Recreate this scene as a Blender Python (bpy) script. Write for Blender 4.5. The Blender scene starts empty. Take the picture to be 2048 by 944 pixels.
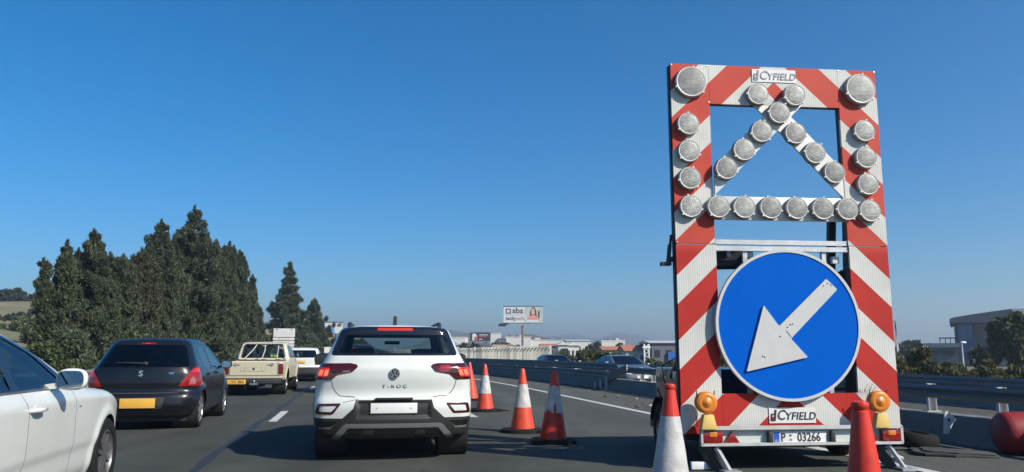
import bpy, bmesh, math, random
import numpy as np
from mathutils import Vector, Matrix, Euler

SC = bpy.context.scene
COL = SC.collection
R = math.radians

# ------------------------------------------------------------ camera, light, exposure
EYE = 1.22
PITCH = math.atan((705 - 472) / 1546)
cam = bpy.data.cameras.new('camera')
cam.sensor_width = 36.0
cam.lens = 1546 / 2048 * 36
cam.clip_start = 0.05
cam.clip_end = 60000
cam_o = bpy.data.objects.new('camera', cam)
COL.objects.link(cam_o)
cam_o.location = (0, 0, EYE)
cam_o.rotation_euler = (R(90) + PITCH, 0, 0)
SC.camera = cam_o

SUN_EL = R(36.0)
SUN_AZ = math.atan2(0.831, -0.556)          # clockwise from +Y
world = bpy.data.worlds.new('World')
SC.world = world
world.use_nodes = True
wn = world.node_tree
bg = wn.nodes['Background']
sky = wn.nodes.new('ShaderNodeTexSky')
sky.sky_type = 'NISHITA'
sky.sun_disc = False
sky.sun_elevation = SUN_EL
sky.sun_rotation = SUN_AZ
sky.altitude = 0
sky.air_density = 1.0
sky.dust_density = 0.65
sky.ozone_density = 9.0
hs_ = wn.nodes.new('ShaderNodeHueSaturation')
hs_.inputs['Saturation'].default_value = 1.23
hs_.inputs['Hue'].default_value = 0.495
wn.links.new(sky.outputs[0], hs_.inputs['Color'])
wn.links.new(hs_.outputs[0], bg.inputs[0])
bg.inputs[1].default_value = 0.085

sun = bpy.data.lights.new('sun', 'SUN')
sun.energy = 4.5
sun.angle = R(0.53)
sun.color = (1.0, 0.93, 0.82)
sun_o = bpy.data.objects.new('sun', sun)
COL.objects.link(sun_o)
sd = Vector((math.sin(SUN_AZ) * math.cos(SUN_EL), math.cos(SUN_AZ) * math.cos(SUN_EL), math.sin(SUN_EL)))
sun_o.rotation_euler = sd.to_track_quat('Z', 'Y').to_euler()
sun_o.location = sd * 60

SC.view_settings.view_transform = 'Standard'
SC.view_settings.look = 'None'
SC.view_settings.exposure = 0.7
SC.view_settings.gamma = 1.0
SC.view_settings.use_curve_mapping = False
SC.render.engine = 'CYCLES'
SC.cycles.max_bounces = 6
SC.cycles.transparent_max_bounces = 16
SC.cycles.volume_bounces = 0

# ------------------------------------------------------------ helpers
def lin(r, g, b):
    f = lambda c: (c / 255 / 12.92) if c / 255 <= 0.04045 else ((c / 255 + 0.055) / 1.055) ** 2.4
    return (f(r), f(g), f(b))

def at(px, py, Y):
    """world point that the photograph shows at pixel (px,py), Y metres ahead"""
    a = px - 1024; w = py - 472; f = 1546
    d = Vector((a, f * math.cos(PITCH) + w * math.sin(PITCH), f * math.sin(PITCH) - w * math.cos(PITCH)))
    return d * (Y / d.y) + Vector((0, 0, EYE))

def link(nt, a, b): nt.links.new(a, b)

def mat(name, col, rough=0.5, metal=0.0, var=0.0, vscale=4.0, bump=0.0, bscale=60.0, coat=0.0, spec=0.5,
        emit=None, estr=0.0, dirt=None, dscale=1.5, damt=0.4, isl=0.0, sss=0.0):
    m = bpy.data.materials.new(name)
    m.use_nodes = True
    nt = m.node_tree
    p = nt.nodes['Principled BSDF']
    p.inputs['Base Color'].default_value = (*col, 1)
    p.inputs['Roughness'].default_value = rough
    p.inputs['Metallic'].default_value = metal
    p.inputs['Specular IOR Level'].default_value = spec
    p.inputs['Coat Weight'].default_value = coat
    p.inputs['Coat Roughness'].default_value = 0.04
    if emit:
        p.inputs['Emission Color'].default_value = (*emit, 1)
        p.inputs['Emission Strength'].default_value = estr
    tc = nt.nodes.new('ShaderNodeTexCoord')
    src = None
    if var > 0 or dirt is not None or isl > 0:
        rgb = nt.nodes.new('ShaderNodeRGB'); rgb.outputs[0].default_value = (*col, 1)
        src = rgb.outputs[0]
    if var > 0:
        n = nt.nodes.new('ShaderNodeTexNoise'); n.inputs['Scale'].default_value = vscale
        n.inputs['Detail'].default_value = 6; n.inputs['Roughness'].default_value = 0.65
        link(nt, tc.outputs['Object'], n.inputs['Vector'])
        mr = nt.nodes.new('ShaderNodeMapRange')
        mr.inputs['From Min'].default_value = 0.25; mr.inputs['From Max'].default_value = 0.75
        mr.inputs['To Min'].default_value = 1 - var; mr.inputs['To Max'].default_value = 1 + var
        link(nt, n.outputs['Fac'], mr.inputs['Value'])
        vm = nt.nodes.new('ShaderNodeVectorMath'); vm.operation = 'SCALE'
        link(nt, src, vm.inputs[0]); link(nt, mr.outputs[0], vm.inputs['Scale'])
        src = vm.outputs[0]
    if isl > 0:
        g = nt.nodes.new('ShaderNodeNewGeometry')
        mr = nt.nodes.new('ShaderNodeMapRange')
        mr.inputs['To Min'].default_value = 1 - isl; mr.inputs['To Max'].default_value = 1 + isl
        link(nt, g.outputs['Random Per Island'], mr.inputs['Value'])
        vm = nt.nodes.new('ShaderNodeVectorMath'); vm.operation = 'SCALE'
        link(nt, src, vm.inputs[0]); link(nt, mr.outputs[0], vm.inputs['Scale'])
        src = vm.outputs[0]
    if dirt is not None:
        n = nt.nodes.new('ShaderNodeTexNoise'); n.inputs['Scale'].default_value = dscale
        n.inputs['Detail'].default_value = 8; n.inputs['Roughness'].default_value = 0.7
        link(nt, tc.outputs['Object'], n.inputs['Vector'])
        mr = nt.nodes.new('ShaderNodeMapRange')
        mr.inputs['From Min'].default_value = 0.48; mr.inputs['From Max'].default_value = 0.72
        mr.inputs['To Max'].default_value = damt
        link(nt, n.outputs['Fac'], mr.inputs['Value'])
        mx = nt.nodes.new('ShaderNodeMix'); mx.data_type = 'RGBA'
        link(nt, mr.outputs[0], mx.inputs['Factor']); link(nt, src, mx.inputs['A'])
        mx.inputs['B'].default_value = (*dirt, 1)
        src = mx.outputs['Result']
    if src is not None:
        link(nt, src, p.inputs['Base Color'])
    if bump > 0:
        n = nt.nodes.new('ShaderNodeTexNoise'); n.inputs['Scale'].default_value = bscale
        n.inputs['Detail'].default_value = 4
        link(nt, tc.outputs['Object'], n.inputs['Vector'])
        b = nt.nodes.new('ShaderNodeBump'); b.inputs['Strength'].default_value = bump
        b.inputs['Distance'].default_value = 0.02
        link(nt, n.outputs['Fac'], b.inputs['Height']); link(nt, b.outputs[0], p.inputs['Normal'])
    return m

def glass_mat(name, tint, refl=1.0, rough=0.0):
    m = bpy.data.materials.new(name); m.use_nodes = True
    nt = m.node_tree; nt.nodes.clear()
    o = nt.nodes.new('ShaderNodeOutputMaterial')
    t = nt.nodes.new('ShaderNodeBsdfTransparent'); t.inputs[0].default_value = (*tint, 1)
    g = nt.nodes.new('ShaderNodeBsdfGlossy'); g.inputs['Roughness'].default_value = rough
    g.inputs[0].default_value = (refl, refl, refl, 1)
    lf = nt.nodes.new('ShaderNodeLayerWeight'); lf.inputs['Blend'].default_value = 0.5
    pw = nt.nodes.new('ShaderNodeMath'); pw.operation = 'POWER'; pw.inputs[1].default_value = 4.0; link(nt, lf.outputs['Facing'], pw.inputs[0])
    lw = nt.nodes.new('ShaderNodeMapRange'); lw.inputs[3].default_value = 0.05; lw.inputs[4].default_value = 0.9; link(nt, pw.outputs[0], lw.inputs[0])
    mx = nt.nodes.new('ShaderNodeMixShader')
    link(nt, lw.outputs[0], mx.inputs[0]); link(nt, t.outputs[0], mx.inputs[1]); link(nt, g.outputs[0], mx.inputs[2])
    link(nt, mx.outputs[0], o.inputs[0])
    return m

def link_obj(name, me, parent=None):
    o = bpy.data.objects.new(name, me)
    COL.objects.link(o)
    if parent is not None: o.parent = parent
    return o

def mesh_np(name, V, F, mats, parent=None, smooth=False, mi=None):
    me = bpy.data.meshes.new(name)
    V = np.asarray(V, dtype=np.float32); F = np.asarray(F, dtype=np.int32)
    k = F.shape[1]
    me.vertices.add(len(V)); me.vertices.foreach_set('co', V.ravel())
    me.loops.add(F.size); me.loops.foreach_set('vertex_index', F.ravel())
    me.polygons.add(len(F))
    me.polygons.foreach_set('loop_start', np.arange(0, F.size, k, dtype=np.int32))
    me.polygons.foreach_set('loop_total', np.full(len(F), k, dtype=np.int32))
    if mi is not None: me.polygons.foreach_set('material_index', np.asarray(mi, dtype=np.int32))
    if smooth: me.polygons.foreach_set('use_smooth', np.ones(len(F), dtype=bool))
    for m in (mats if isinstance(mats, (list, tuple)) else [mats]): me.materials.append(m)
    me.update(calc_edges=True); me.validate()
    return link_obj(name, me, parent)

class MB:
    def __init__(s): s.v = []; s.f = []; s.m = []; s.sm = []
    def add(s, vs, fs, m=0, smooth=False):
        o = len(s.v); s.v += [tuple(v) for v in vs]
        for f in fs: s.f.append([i + o for i in f]); s.m.append(m); s.sm.append(smooth)
        return s
    def box(s, c, d, rot=None, m=0):
        x, y, z = d[0] / 2, d[1] / 2, d[2] / 2
        vs = [Vector((a, b, e)) for a in (-x, x) for b in (-y, y) for e in (-z, z)]
        if rot: 
            q = Euler(rot).to_matrix(); vs = [q @ v for v in vs]
        c = Vector(c); vs = [v + c for v in vs]
        return s.add(vs, [(0, 1, 3, 2), (4, 6, 7, 5), (0, 4, 5, 1), (2, 3, 7, 6), (0, 2, 6, 4), (1, 5, 7, 3)], m)
    def bar(s, a, b, w, h, m=0, up=(0, 0, 1)):
        a, b = Vector(a), Vector(b); d = (b - a).normalized(); u = Vector(up)
        if abs(d.dot(u)) > 0.98: u = Vector((0, 1, 0))
        r = d.cross(u).normalized(); u = r.cross(d)
        vs = [p + r * (i * w / 2) + u * (j * h / 2) for p in (a, b) for i, j in ((-1, -1), (1, -1), (1, 1), (-1, 1))]
        return s.add(vs, [(3, 2, 1, 0), (4, 5, 6, 7), (0, 1, 5, 4), (1, 2, 6, 5), (2, 3, 7, 6), (3, 0, 4, 7)], m)
    def prism(s, poly, y0, y1, m=0, axis='y'):
        """polygon in (x,z) extruded along y (axis y); in (y,z) along x (axis x); in (x,y) along z (axis z)"""
        mp = {'y': lambda p, t: (p[0], t, p[1]), 'x': lambda p, t: (t, p[0], p[1]), 'z': lambda p, t: (p[0], p[1], t)}[axis]
        n = len(poly)
        vs = [mp(p, y0) for p in poly] + [mp(p, y1) for p in poly]
        fs = [tuple(range(n)), tuple(range(2 * n - 1, n - 1, -1))] + [(i, i + n, (i + 1) % n + n, (i + 1) % n) for i in range(n)]
        return s.add(vs, fs, m)
    def ring(s, c, r0, r1, y0, y1, n=40, m=0, axis='y'):
        """annulus prism"""
        vs = []; fs = []
        for i in range(n):
            a = 2 * math.pi * i / n; ca, sa = math.cos(a), math.sin(a)
            for r, y in ((r0, y0), (r1, y0), (r1, y1), (r0, y1)):
                if axis == 'y': vs.append((c[0] + r * ca, c[1] + y, c[2] + r * sa))
                elif axis == 'x': vs.append((c[0] + y, c[1] + r * ca, c[2] + r * sa))
                else: vs.append((c[0] + r * ca, c[1] + r * sa, c[2] + y))
        for i in range(n):
            a = 4 * i; b = 4 * ((i + 1) % n)
            for k in range(4): fs.append((a + k, b + k, b + (k + 1) % 4, a + (k + 1) % 4))
        return s.add(vs, fs, m, True)
    def lathe(s, prof, c=(0, 0, 0), axis='z', n=32, m=0, smooth=True, cap=True):
        """prof: list of (radius, t) along the axis"""
        vs = []; fs = []
        for r, t in prof:
            for i in range(n):
                a = 2 * math.pi * i / n; x, y = r * math.cos(a), r * math.sin(a)
                q = {'z': (x, y, t), 'y': (x, t, y), 'x': (t, x, y)}[axis]
                vs.append((c[0] + q[0], c[1] + q[1], c[2] + q[2]))
        for k in range(len(prof) - 1):
            for i in range(n):
                j = (i + 1) % n
                fs.append((k * n + i, k * n + j, (k + 1) * n + j, (k + 1) * n + i))
        if cap:
            fs.append(tuple(range(n - 1, -1, -1))); fs.append(tuple((len(prof) - 1) * n + i for i in range(n)))
        return s.add(vs, fs, m, smooth)
    def tube(s, path, r, n=8, m=0, cap=True):
        P = [Vector(p) for p in path]; rr = r if isinstance(r, (list, tuple)) else [r] * len(P)
        vs = []; fs = []; u = None
        for i, p in enumerate(P):
            d = (P[min(i + 1, len(P) - 1)] - P[max(i - 1, 0)]).normalized()
            if u is None:
                u = d.orthogonal().normalized()
            else:
                u = (u - d * u.dot(d)).normalized()
            w = d.cross(u)
            for k in range(n):
                a = 2 * math.pi * k / n
                vs.append(p + (u * math.cos(a) + w * math.sin(a)) * rr[i])
        for i in range(len(P) - 1):
            for k in range(n):
                j = (k + 1) % n
                fs.append((i * n + k, i * n + j, (i + 1) * n + j, (i + 1) * n + k))
        if cap:
            fs.append(tuple(range(n - 1, -1, -1))); fs.append(tuple((len(P) - 1) * n + k for k in range(n)))
        return s.add(vs, fs, m, True)
    def ell(s, c, r, n=16, m=0, p=2.0):
        """(super)ellipsoid"""
        vs = []; fs = []
        sg = lambda v, e: math.copysign(abs(v) ** e, v)
        e = 2.0 / p
        for i in range(n + 1):
            t = -math.pi / 2 + math.pi * i / n
            for j in range(2 * n):
                a = math.pi * j / n
                vs.append((c[0] + r[0] * sg(math.cos(t), e) * sg(math.cos(a), e), c[1] + r[1] * sg(math.cos(t), e) * sg(math.sin(a), e), c[2] + r[2] * sg(math.sin(t), e)))
        for i in range(n):
            for j in range(2 * n):
                k = (j + 1) % (2 * n)
                fs.append((i * 2 * n + j, i * 2 * n + k, (i + 1) * 2 * n + k, (i + 1) * 2 * n + j))
        return s.add(vs, fs, m, True)
    def xf(s, M, start=0):
        for i in range(start, len(s.v)): s.v[i] = tuple(M @ Vector(s.v[i]))
        return s
    def build(s, name, mats, parent=None, bevel=0.0, seg=2, flat=False):
        me = bpy.data.meshes.new(name)
        me.from_pydata(s.v, [], s.f)
        for m in (mats if isinstance(mats, (list, tuple)) else [mats]): me.materials.append(m)
        me.polygons.foreach_set('material_index', s.m)
        me.polygons.foreach_set('use_smooth', [False if flat else q for q in s.sm])
        bm = bmesh.new(); bm.from_mesh(me)
        bmesh.ops.remove_doubles(bm, verts=bm.verts, dist=1e-6)
        bmesh.ops.recalc_face_normals(bm, faces=bm.faces)
        if bevel > 0:
            ed = [e for e in bm.edges if len(e.link_faces) == 2 and e.calc_face_angle(0) > 0.5]
            bmesh.ops.bevel(bm, geom=ed, offset=bevel, segments=seg, affect='EDGES', profile=0.6, clamp_overlap=True)
            for f in bm.faces: f.smooth = True
        bm.to_mesh(me); bm.free()
        if bevel > 0:
            try: me.set_sharp_from_angle(angle=R(50))
            except Exception: pass
        elif any(s.sm):
            try: me.set_sharp_from_angle(angle=R(45))
            except Exception: pass
        return link_obj(name, me, parent)

def thing(name, label, cat, loc=(0, 0, 0), rz=0.0, group=None):
    o = bpy.data.objects.new(name, None)
    COL.objects.link(o); o.location = loc; o.rotation_euler = (0, 0, rz); o.empty_display_size = 0.2
    return tag(o, label, cat, group)

def tag(o, label, cat, group=None, kind=None):
    if label: o['label'] = label
    if cat: o['category'] = cat
    if group: o['group'] = group
    if kind: o['kind'] = kind
    return o

def struct(o): o['kind'] = 'structure'; return o

def dup(o, parent=None):
    c = o.copy(); COL.objects.link(c)
    if parent is not None: c.parent = parent
    for ch in list(o.children): dup(ch, c)
    return c

def text(s, size, material, parent, loc, rot=(R(90), 0, 0), ext=0.002, shear=0.0, off=0.0, name='lettering', align='CENTER', sx=1.0, spacing=1.0):
    cu = bpy.data.curves.new('t', 'FONT')
    cu.body = s; cu.size = size; cu.extrude = ext; cu.shear = shear; cu.offset = off
    cu.align_x = align; cu.align_y = 'CENTER'; cu.space_character = spacing; cu.resolution_u = 3
    t = bpy.data.objects.new('t', cu); COL.objects.link(t)
    dg = bpy.context.evaluated_depsgraph_get()
    me = bpy.data.meshes.new_from_object(t.evaluated_get(dg))
    bpy.data.objects.remove(t); bpy.data.curves.remove(cu)
    me.name = name
    me.materials.clear(); me.materials.append(material)
    o = link_obj(name, me, parent); o.location = loc; o.rotation_euler = rot; o.scale = (sx, 1, 1)
    return o

# road frame: X of the right-hand edge line as a function of the distance ahead
def XE(Y):
    c = 4.28 - 0.2 * (Y - 8.39)
    if Y > 25:
        q = min(Y, 95) - 25
        c -= 0.003 * q * q
        if Y > 95: c -= 0.006 * 70 * (Y - 95)
    return c
HEAD = math.atan(0.2)                        # the road bears left by this much

# ------------------------------------------------------------ common materials
M = {}
M['rubber'] = mat('rubber', (0.011, 0.011, 0.0115), 0.85, spec=0.2, var=0.3, vscale=12)
M['black_plastic'] = mat('black_plastic', (0.02, 0.02, 0.021), 0.55, var=0.25, vscale=8)
M['dark_metal'] = mat('dark_metal', (0.025, 0.026, 0.03), 0.5, 0.3, var=0.3, vscale=10)
M['black_gloss'] = mat('black_gloss', (0.008, 0.008, 0.01), 0.12, coat=0.5)
M['interior'] = mat('interior', (0.025, 0.025, 0.027), 0.85)
M['interior_grey'] = mat('interior_grey', (0.06, 0.06, 0.06), 0.8)
M['seam'] = mat('seam', (0.03, 0.03, 0.03), 0.8)
M['chrome'] = mat('chrome', (0.75, 0.75, 0.76), 0.15, 1.0)
M['alu'] = mat('alu', (0.5, 0.5, 0.5), 0.38, 1.0, var=0.15, vscale=12)
M['galv'] = mat('galv', (0.42, 0.43, 0.43), 0.5, 0.6, var=0.2, vscale=7, bump=0.1, bscale=30)
M['wheel_silver'] = mat('wheel_silver', (0.42, 0.42, 0.43), 0.35, 0.7, var=0.1)
M['wheel_dark'] = mat('wheel_dark', (0.2, 0.2, 0.205), 0.35, 0.7, var=0.1)
M['glass'] = glass_mat('window_glass', (0.50, 0.58, 0.56))
M['glass_dark'] = glass_mat('tinted_glass', (0.22, 0.27, 0.28))
M['glass_rear'] = glass_mat('rear_glass', (0.50, 0.60, 0.58))
M['glass_smoke'] = glass_mat('smoked_glass', (0.05, 0.06, 0.07))
M['glass_clear'] = glass_mat('clear_glass', (0.80, 0.86, 0.84))
M['mirror'] = mat('mirror_glass', (0.55, 0.6, 0.6), 0.03, 1.0)
M['mirror_dark'] = mat('dim_mirror', (0.10, 0.11, 0.12), 0.05, 1.0)
M['tail_red'] = mat('tail_red', (0.22, 0.008, 0.008), 0.12, coat=0.6, var=0.25, vscale=30)
M['tail_dark'] = mat('tail_dark', (0.045, 0.003, 0.004), 0.12, coat=0.6, var=0.3, vscale=25)
M['tail_clear'] = mat('tail_clear', (0.26, 0.09, 0.09), 0.15, coat=0.6)
M['tail_dull'] = mat('tail_dull', (0.10, 0.010, 0.012), 0.3)
M['brake_lit'] = mat('brake_lit', (0.32, 0.012, 0.008), 0.3, emit=(1.0, 0.03, 0.015), estr=0.22)
M['brake_hot'] = mat('brake_hot', (0.8, 0.1, 0.05), 0.2, emit=(1.0, 0.16, 0.07), estr=0.62)
M['brake_dim'] = mat('brake_dim', (0.5, 0.02, 0.02), 0.2, emit=(0.9, 0.03, 0.02), estr=0.12)
M['plate_white'] = mat('plate_white', (0.62, 0.62, 0.6), 0.4, var=0.05)
M['plate_yellow'] = mat('plate_yellow', (0.62, 0.34, 0.05), 0.4, var=0.08)
M['ink'] = mat('ink', (0.02, 0.02, 0.022), 0.6)
M['white_paint'] = mat('white_paint', (0.54, 0.56, 0.53), 0.32, coat=0.6, var=0.03, vscale=2, dirt=(0.36, 0.35, 0.30), dscale=1.6, damt=0.22)
M['cream_paint'] = mat('cream_paint', (0.46, 0.42, 0.30), 0.38, coat=0.25, var=0.06, vscale=3, dirt=(0.3, 0.26, 0.18), dscale=3, damt=0.35)
M['navy_paint'] = mat('navy_paint', (0.005, 0.006, 0.009), 0.30, spec=0.35, coat=0.35, dirt=(0.016, 0.016, 0.016), dscale=2.5, damt=0.4)
M['dark_paint'] = mat('dark_paint', (0.02, 0.025, 0.035), 0.3, coat=0.6)
M['silver_paint'] = mat('silver_paint', (0.13, 0.145, 0.16), 0.3, 0.5, coat=0.6)
M['grey_clad'] = mat('grey_clad', (0.013, 0.0133, 0.0133), 0.6, var=0.1, vscale=6)
M['silver_clad'] = mat('silver_clad', (0.16, 0.16, 0.155), 0.5, 0.3)
M['lamp_white'] = mat('lamp_white', (0.7, 0.7, 0.7), 0.15, coat=0.5)
# ------------------------------------------------------------ cars: implicit hulls cut into panels
def table(pts, lo, hi, sig):
    n = 900
    xs = np.linspace(lo, hi, n)
    ys = np.interp(xs, [p[0] for p in pts], [p[1] for p in pts])
    if sig > 0:
        dx = (hi - lo) / n; k = int(max(1, 3 * sig / dx)); g = np.exp(-0.5 * (np.arange(-k, k + 1) * dx / sig) ** 2); g /= g.sum()
        ys = np.convolve(np.pad(ys, k, mode='edge'), g, mode='valid')
    return xs, ys

def smax(a, b, k):
    h = np.maximum(k - np.abs(a - b), 0) / k
    return np.maximum(a, b) + h * h * k * 0.25

class Hull:
    def __init__(s, L, T, Rp, Fp, W, plan, zb=0.25, crown=0.05, rk=0.10, fk=0.16, ks=0.16, kt=0.10, kb=0.06, sT=0.05, sR=0.025, sW=0.035,
                 arches=(), ar=0.36, flare=0.015, bumps=()):
        s.L = L; s.zb = zb; s.crown = crown; s.rk = rk; s.fk = fk; s.ks = ks; s.kt = kt; s.kb = kb
        s.T = table(T, -0.5, L + 0.5, sT); s.dT = np.gradient(s.T[1], s.T[0])
        s.Rp = table(Rp, 0, 2.2, sR); s.dR = np.gradient(s.Rp[1], s.Rp[0])
        s.Fp = table(Fp, 0, 2.2, 0.05); s.W = table(W, 0, 2.2, sW); s.P = table(plan, -0.5, L + 0.5, 0.12)
        s.arches = arches; s.ar = ar; s.flare = flare; s.bumps = bumps
    def F(s, p):
        x, y, z = p[:, 0], p[:, 1], p[:, 2]
        w = np.interp(z, *s.W) - np.interp(y, *s.P)
        for cy, cz in s.arches:
            d = np.hypot(y - cy, z - cz)
            w = w + s.flare * np.exp(-((d - s.ar - 0.02) / 0.06) ** 2) * (z < 0.95)
        side = np.abs(x) - w
        t = np.interp(y, *s.T); dt = np.interp(y, s.T[0], s.dT)
        top = (z + s.crown * x * x - t) / np.sqrt(1 + dt * dt)
        r = np.interp(z, *s.Rp); dr = np.interp(z, s.Rp[0], s.dR)
        for (x0, x1, z0, z1, d, soft) in s.bumps:       # rectangular dents / bulges on the rear face
            q = 1 / (1 + np.exp(-(np.minimum(np.minimum(x - x0, x1 - x), np.minimum(z - z0, z1 - z))) / soft))
            r = r + d * q
        rear = (r + s.rk * np.abs(x) ** 2.5 - y) / np.sqrt(1 + dr * dr)
        front = y - (np.interp(z, *s.Fp) - s.fk * np.abs(x) ** 2.5)
        a = smax(rear, front, 0.05)
        b = smax(side, a, s.ks)
        c = smax(b, top, s.kt)
        return smax(c, s.zb - z, s.kb)
    def N(s, p, e=0.004):
        g = np.stack([s.F(p + e * np.eye(3)[i]) - s.F(p - e * np.eye(3)[i]) for i in range(3)], 1)
        return g / np.maximum(np.linalg.norm(g, axis=1, keepdims=True), 1e-9)
    def rear_y(s, x, z):
        lo, hi = -0.4, 0.9
        ys = np.linspace(lo, hi, 700)
        f = s.F(np.stack([np.full(700, x), ys, np.full(700, z)], 1))
        k = np.argmax(f < 0); return float(ys[k])
    def mesh(s, nth=168, nph=56, ny=120, zc=0.72, a=0.75):
        th = np.linspace(0, 2 * np.pi, nth, endpoint=False)
        rings = []
        for ph in np.linspace(np.pi / 2, 0, nph)[1:]: rings.append((a, -math.sin(ph), math.cos(ph)))
        for y in np.linspace(a, s.L - a, ny)[1:]: rings.append((y, 0.0, 1.0))
        for ph in np.linspace(0, np.pi / 2, nph)[1:-1]: rings.append((s.L - a, math.sin(ph), math.cos(ph)))
        O = np.array([[0, r[0], zc] for r in rings for _ in th])
        D = np.array([[math.cos(t) * r[2], r[1], math.sin(t) * r[2]] for r in rings for t in th])
        O = np.vstack([O, [[0, a, zc], [0, s.L - a, zc]]]); D = np.vstack([D, [[0, -1, 0], [0, 1, 0]]])
        lo = np.zeros(len(O)); hi = np.full(len(O), -1.0)
        t = 0.08
        while t < 2.6:
            u = hi < 0
            if not u.any(): break
            f = s.F(O[u] + D[u] * t)
            idx = np.where(u)[0]
            hi[idx[f > 0]] = t; lo[idx[f <= 0]] = t
            t += 0.03
        hi[hi < 0] = 2.6
        for _ in range(16):
            m = (lo + hi) / 2; f = s.F(O + D * m[:, None])
            hi = np.where(f > 0, m, hi); lo = np.where(f > 0, lo, m)
        V = O + D * ((lo + hi) / 2)[:, None]
        F = []
        nr = len(rings)
        for i in range(nr - 1):
            for j in range(nth):
                k = (j + 1) % nth
                F.append((i * nth + j, i * nth + k, (i + 1) * nth + k, (i + 1) * nth + j))
        p0, p1 = nr * nth, nr * nth + 1
        for j in range(nth):
            k = (j + 1) % nth
            F.append((p0, k, j)); F.append((p1, (nr - 1) * nth + j, (nr - 1) * nth + k))
        bm = bmesh.new()
        vs = [bm.verts.new(v) for v in V]
        for f in F:
            try: bm.faces.new([vs[i] for i in f])
            except ValueError: pass
        bm.normal_update()
        if sum(f.normal.dot(f.calc_center_median() - Vector((0, s.L / 2, 0.7))) for f in list(bm.faces)[::97]) < 0:
            bmesh.ops.reverse_faces(bm, faces=bm.faces[:])
        return bm

def inpoly(pt, poly):
    x, y = pt; c = False; n = len(poly)
    for i in range(n):
        x1, y1 = poly[i]; x2, y2 = poly[i - 1]
        if (y1 > y) != (y2 > y) and x < (x2 - x1) * (y - y1) / (y2 - y1) + x1: c = not c
    return c

AX = {'rear': (0, 2), 'front': (0, 2), 'side': (1, 2), 'top': (0, 1)}

def carve(bm, lay, poly, view, pid, side=1, xmin=0.2, ylim=(-9, 99), only=None, zlim=None):
    """cut the outline into the hull and mark the faces inside it as panel pid (-1 deletes them)"""
    i, j = AX[view]
    x0, x1 = min(p[0] for p in poly), max(p[0] for p in poly); z0, z1 = min(p[1] for p in poly), max(p[1] for p in poly)
    def ok(f):
        c = f.calc_center_median(); n = f.normal
        if not (ylim[0] < c.y < ylim[1]): return False
        if zlim and not (zlim[0] < c.z < zlim[1]): return False
        if view == 'rear' and n.y > -0.05: return False
        if view == 'front' and n.y < 0.05: return False
        if view == 'side' and (c.x * side < xmin or (pid >= 0 and n.x * side < 0.02)): return False
        if view == 'top' and n.z < 0.05: return False
        if only is not None and f[lay] not in only: return False
        return True
    def bb(f): 
        xs = [v.co[i] for v in f.verts]; zs = [v.co[j] for v in f.verts]
        return min(xs), max(xs), min(zs), max(zs)
    cand = set()
    for f in bm.faces:
        q0 = f.verts[0].co
        if not (x0 - 0.16 < q0[i] < x1 + 0.16 and z0 - 0.16 < q0[j] < z1 + 0.16): continue
        a, b, c, d = bb(f)
        if b > x0 and a < x1 and d > z0 and c < z1 and ok(f): cand.add(f)
    n = len(poly)
    for k in range(n):
        p, q = poly[k], poly[(k + 1) % n]
        d = (q[0] - p[0], q[1] - p[1])
        if abs(d[0]) + abs(d[1]) < 1e-6: continue
        co = [0, 0, 0]; no = [0, 0, 0]
        co[i], co[j] = p; no[i], no[j] = d[1], -d[0]
        ex0, ex1 = min(p[0], q[0]) - 0.004, max(p[0], q[0]) + 0.004; ez0, ez1 = min(p[1], q[1]) - 0.004, max(p[1], q[1]) + 0.004
        sel = []
        for f in cand:
            a, b, c, e = bb(f)
            if b > ex0 and a < ex1 and e > ez0 and c < ez1:
                s0 = [(v.co[i] - p[0]) * no[i] + (v.co[j] - p[1]) * no[j] for v in f.verts]
                if min(s0) < 0 < max(s0): sel.append(f)
        if not sel: continue
        for f in sel: cand.discard(f)
        geom = sel + list({e for f in sel for e in f.edges}) + list({v for f in sel for v in f.verts})
        ret = bmesh.ops.bisect_plane(bm, geom=geom, dist=1e-5, plane_co=co, plane_no=no)
        for g in ret['geom']:
            if isinstance(g, bmesh.types.BMFace) and g.is_valid: cand.add(g)
        for f in sel:
            if f.is_valid: cand.add(f)
    bm.normal_update()
    hit = []
    for f in cand:
        if not f.is_valid: continue
        c = f.calc_center_median()
        if inpoly((c[i], c[j]), poly):
            hit.append(f)
    if pid == -1:
        bmesh.ops.delete(bm, geom=hit, context='FACES')
    else:
        for f in hit: f[lay] = pid

def ribbon(pts, w):
    out = []
    for a, b in zip(pts, pts[1:]):
        d = Vector((b[0] - a[0], b[1] - a[1])); 
        if d.length < 1e-6: continue
        d.normalize(); n = Vector((-d.y, d.x)) * (w / 2); e = d * (w * 0.3)
        out.append([(a[0] - e.x + n.x, a[1] - e.y + n.y), (a[0] - e.x - n.x, a[1] - e.y - n.y), (b[0] + e.x - n.x, b[1] + e.y - n.y), (b[0] + e.x + n.x, b[1] + e.y + n.y)])
    return out

def mirx(poly): return [(-a, b) for a, b in reversed(poly)]

def circ(c, r, n=22): return [(c[0] + r * math.cos(2 * math.pi * k / n), c[1] + r * math.sin(2 * math.pi * k / n)) for k in range(n)]

def rnd(poly, r=0.03, k=3):
    """round the corners of a polygon"""
    out = []; n = len(poly)
    for i in range(n):
        a, b, c = Vector(poly[i - 1]), Vector(poly[i]), Vector(poly[(i + 1) % n])
        q = min(r, (a - b).length * 0.45, (c - b).length * 0.45)
        p0 = b + (a - b).normalized() * q; p1 = b + (c - b).normalized() * q
        for t in range(k + 1):
            u = t / k; out.append(tuple(p0 * (1 - u) ** 2 + b * 2 * u * (1 - u) + p1 * u * u))
    return out

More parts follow.
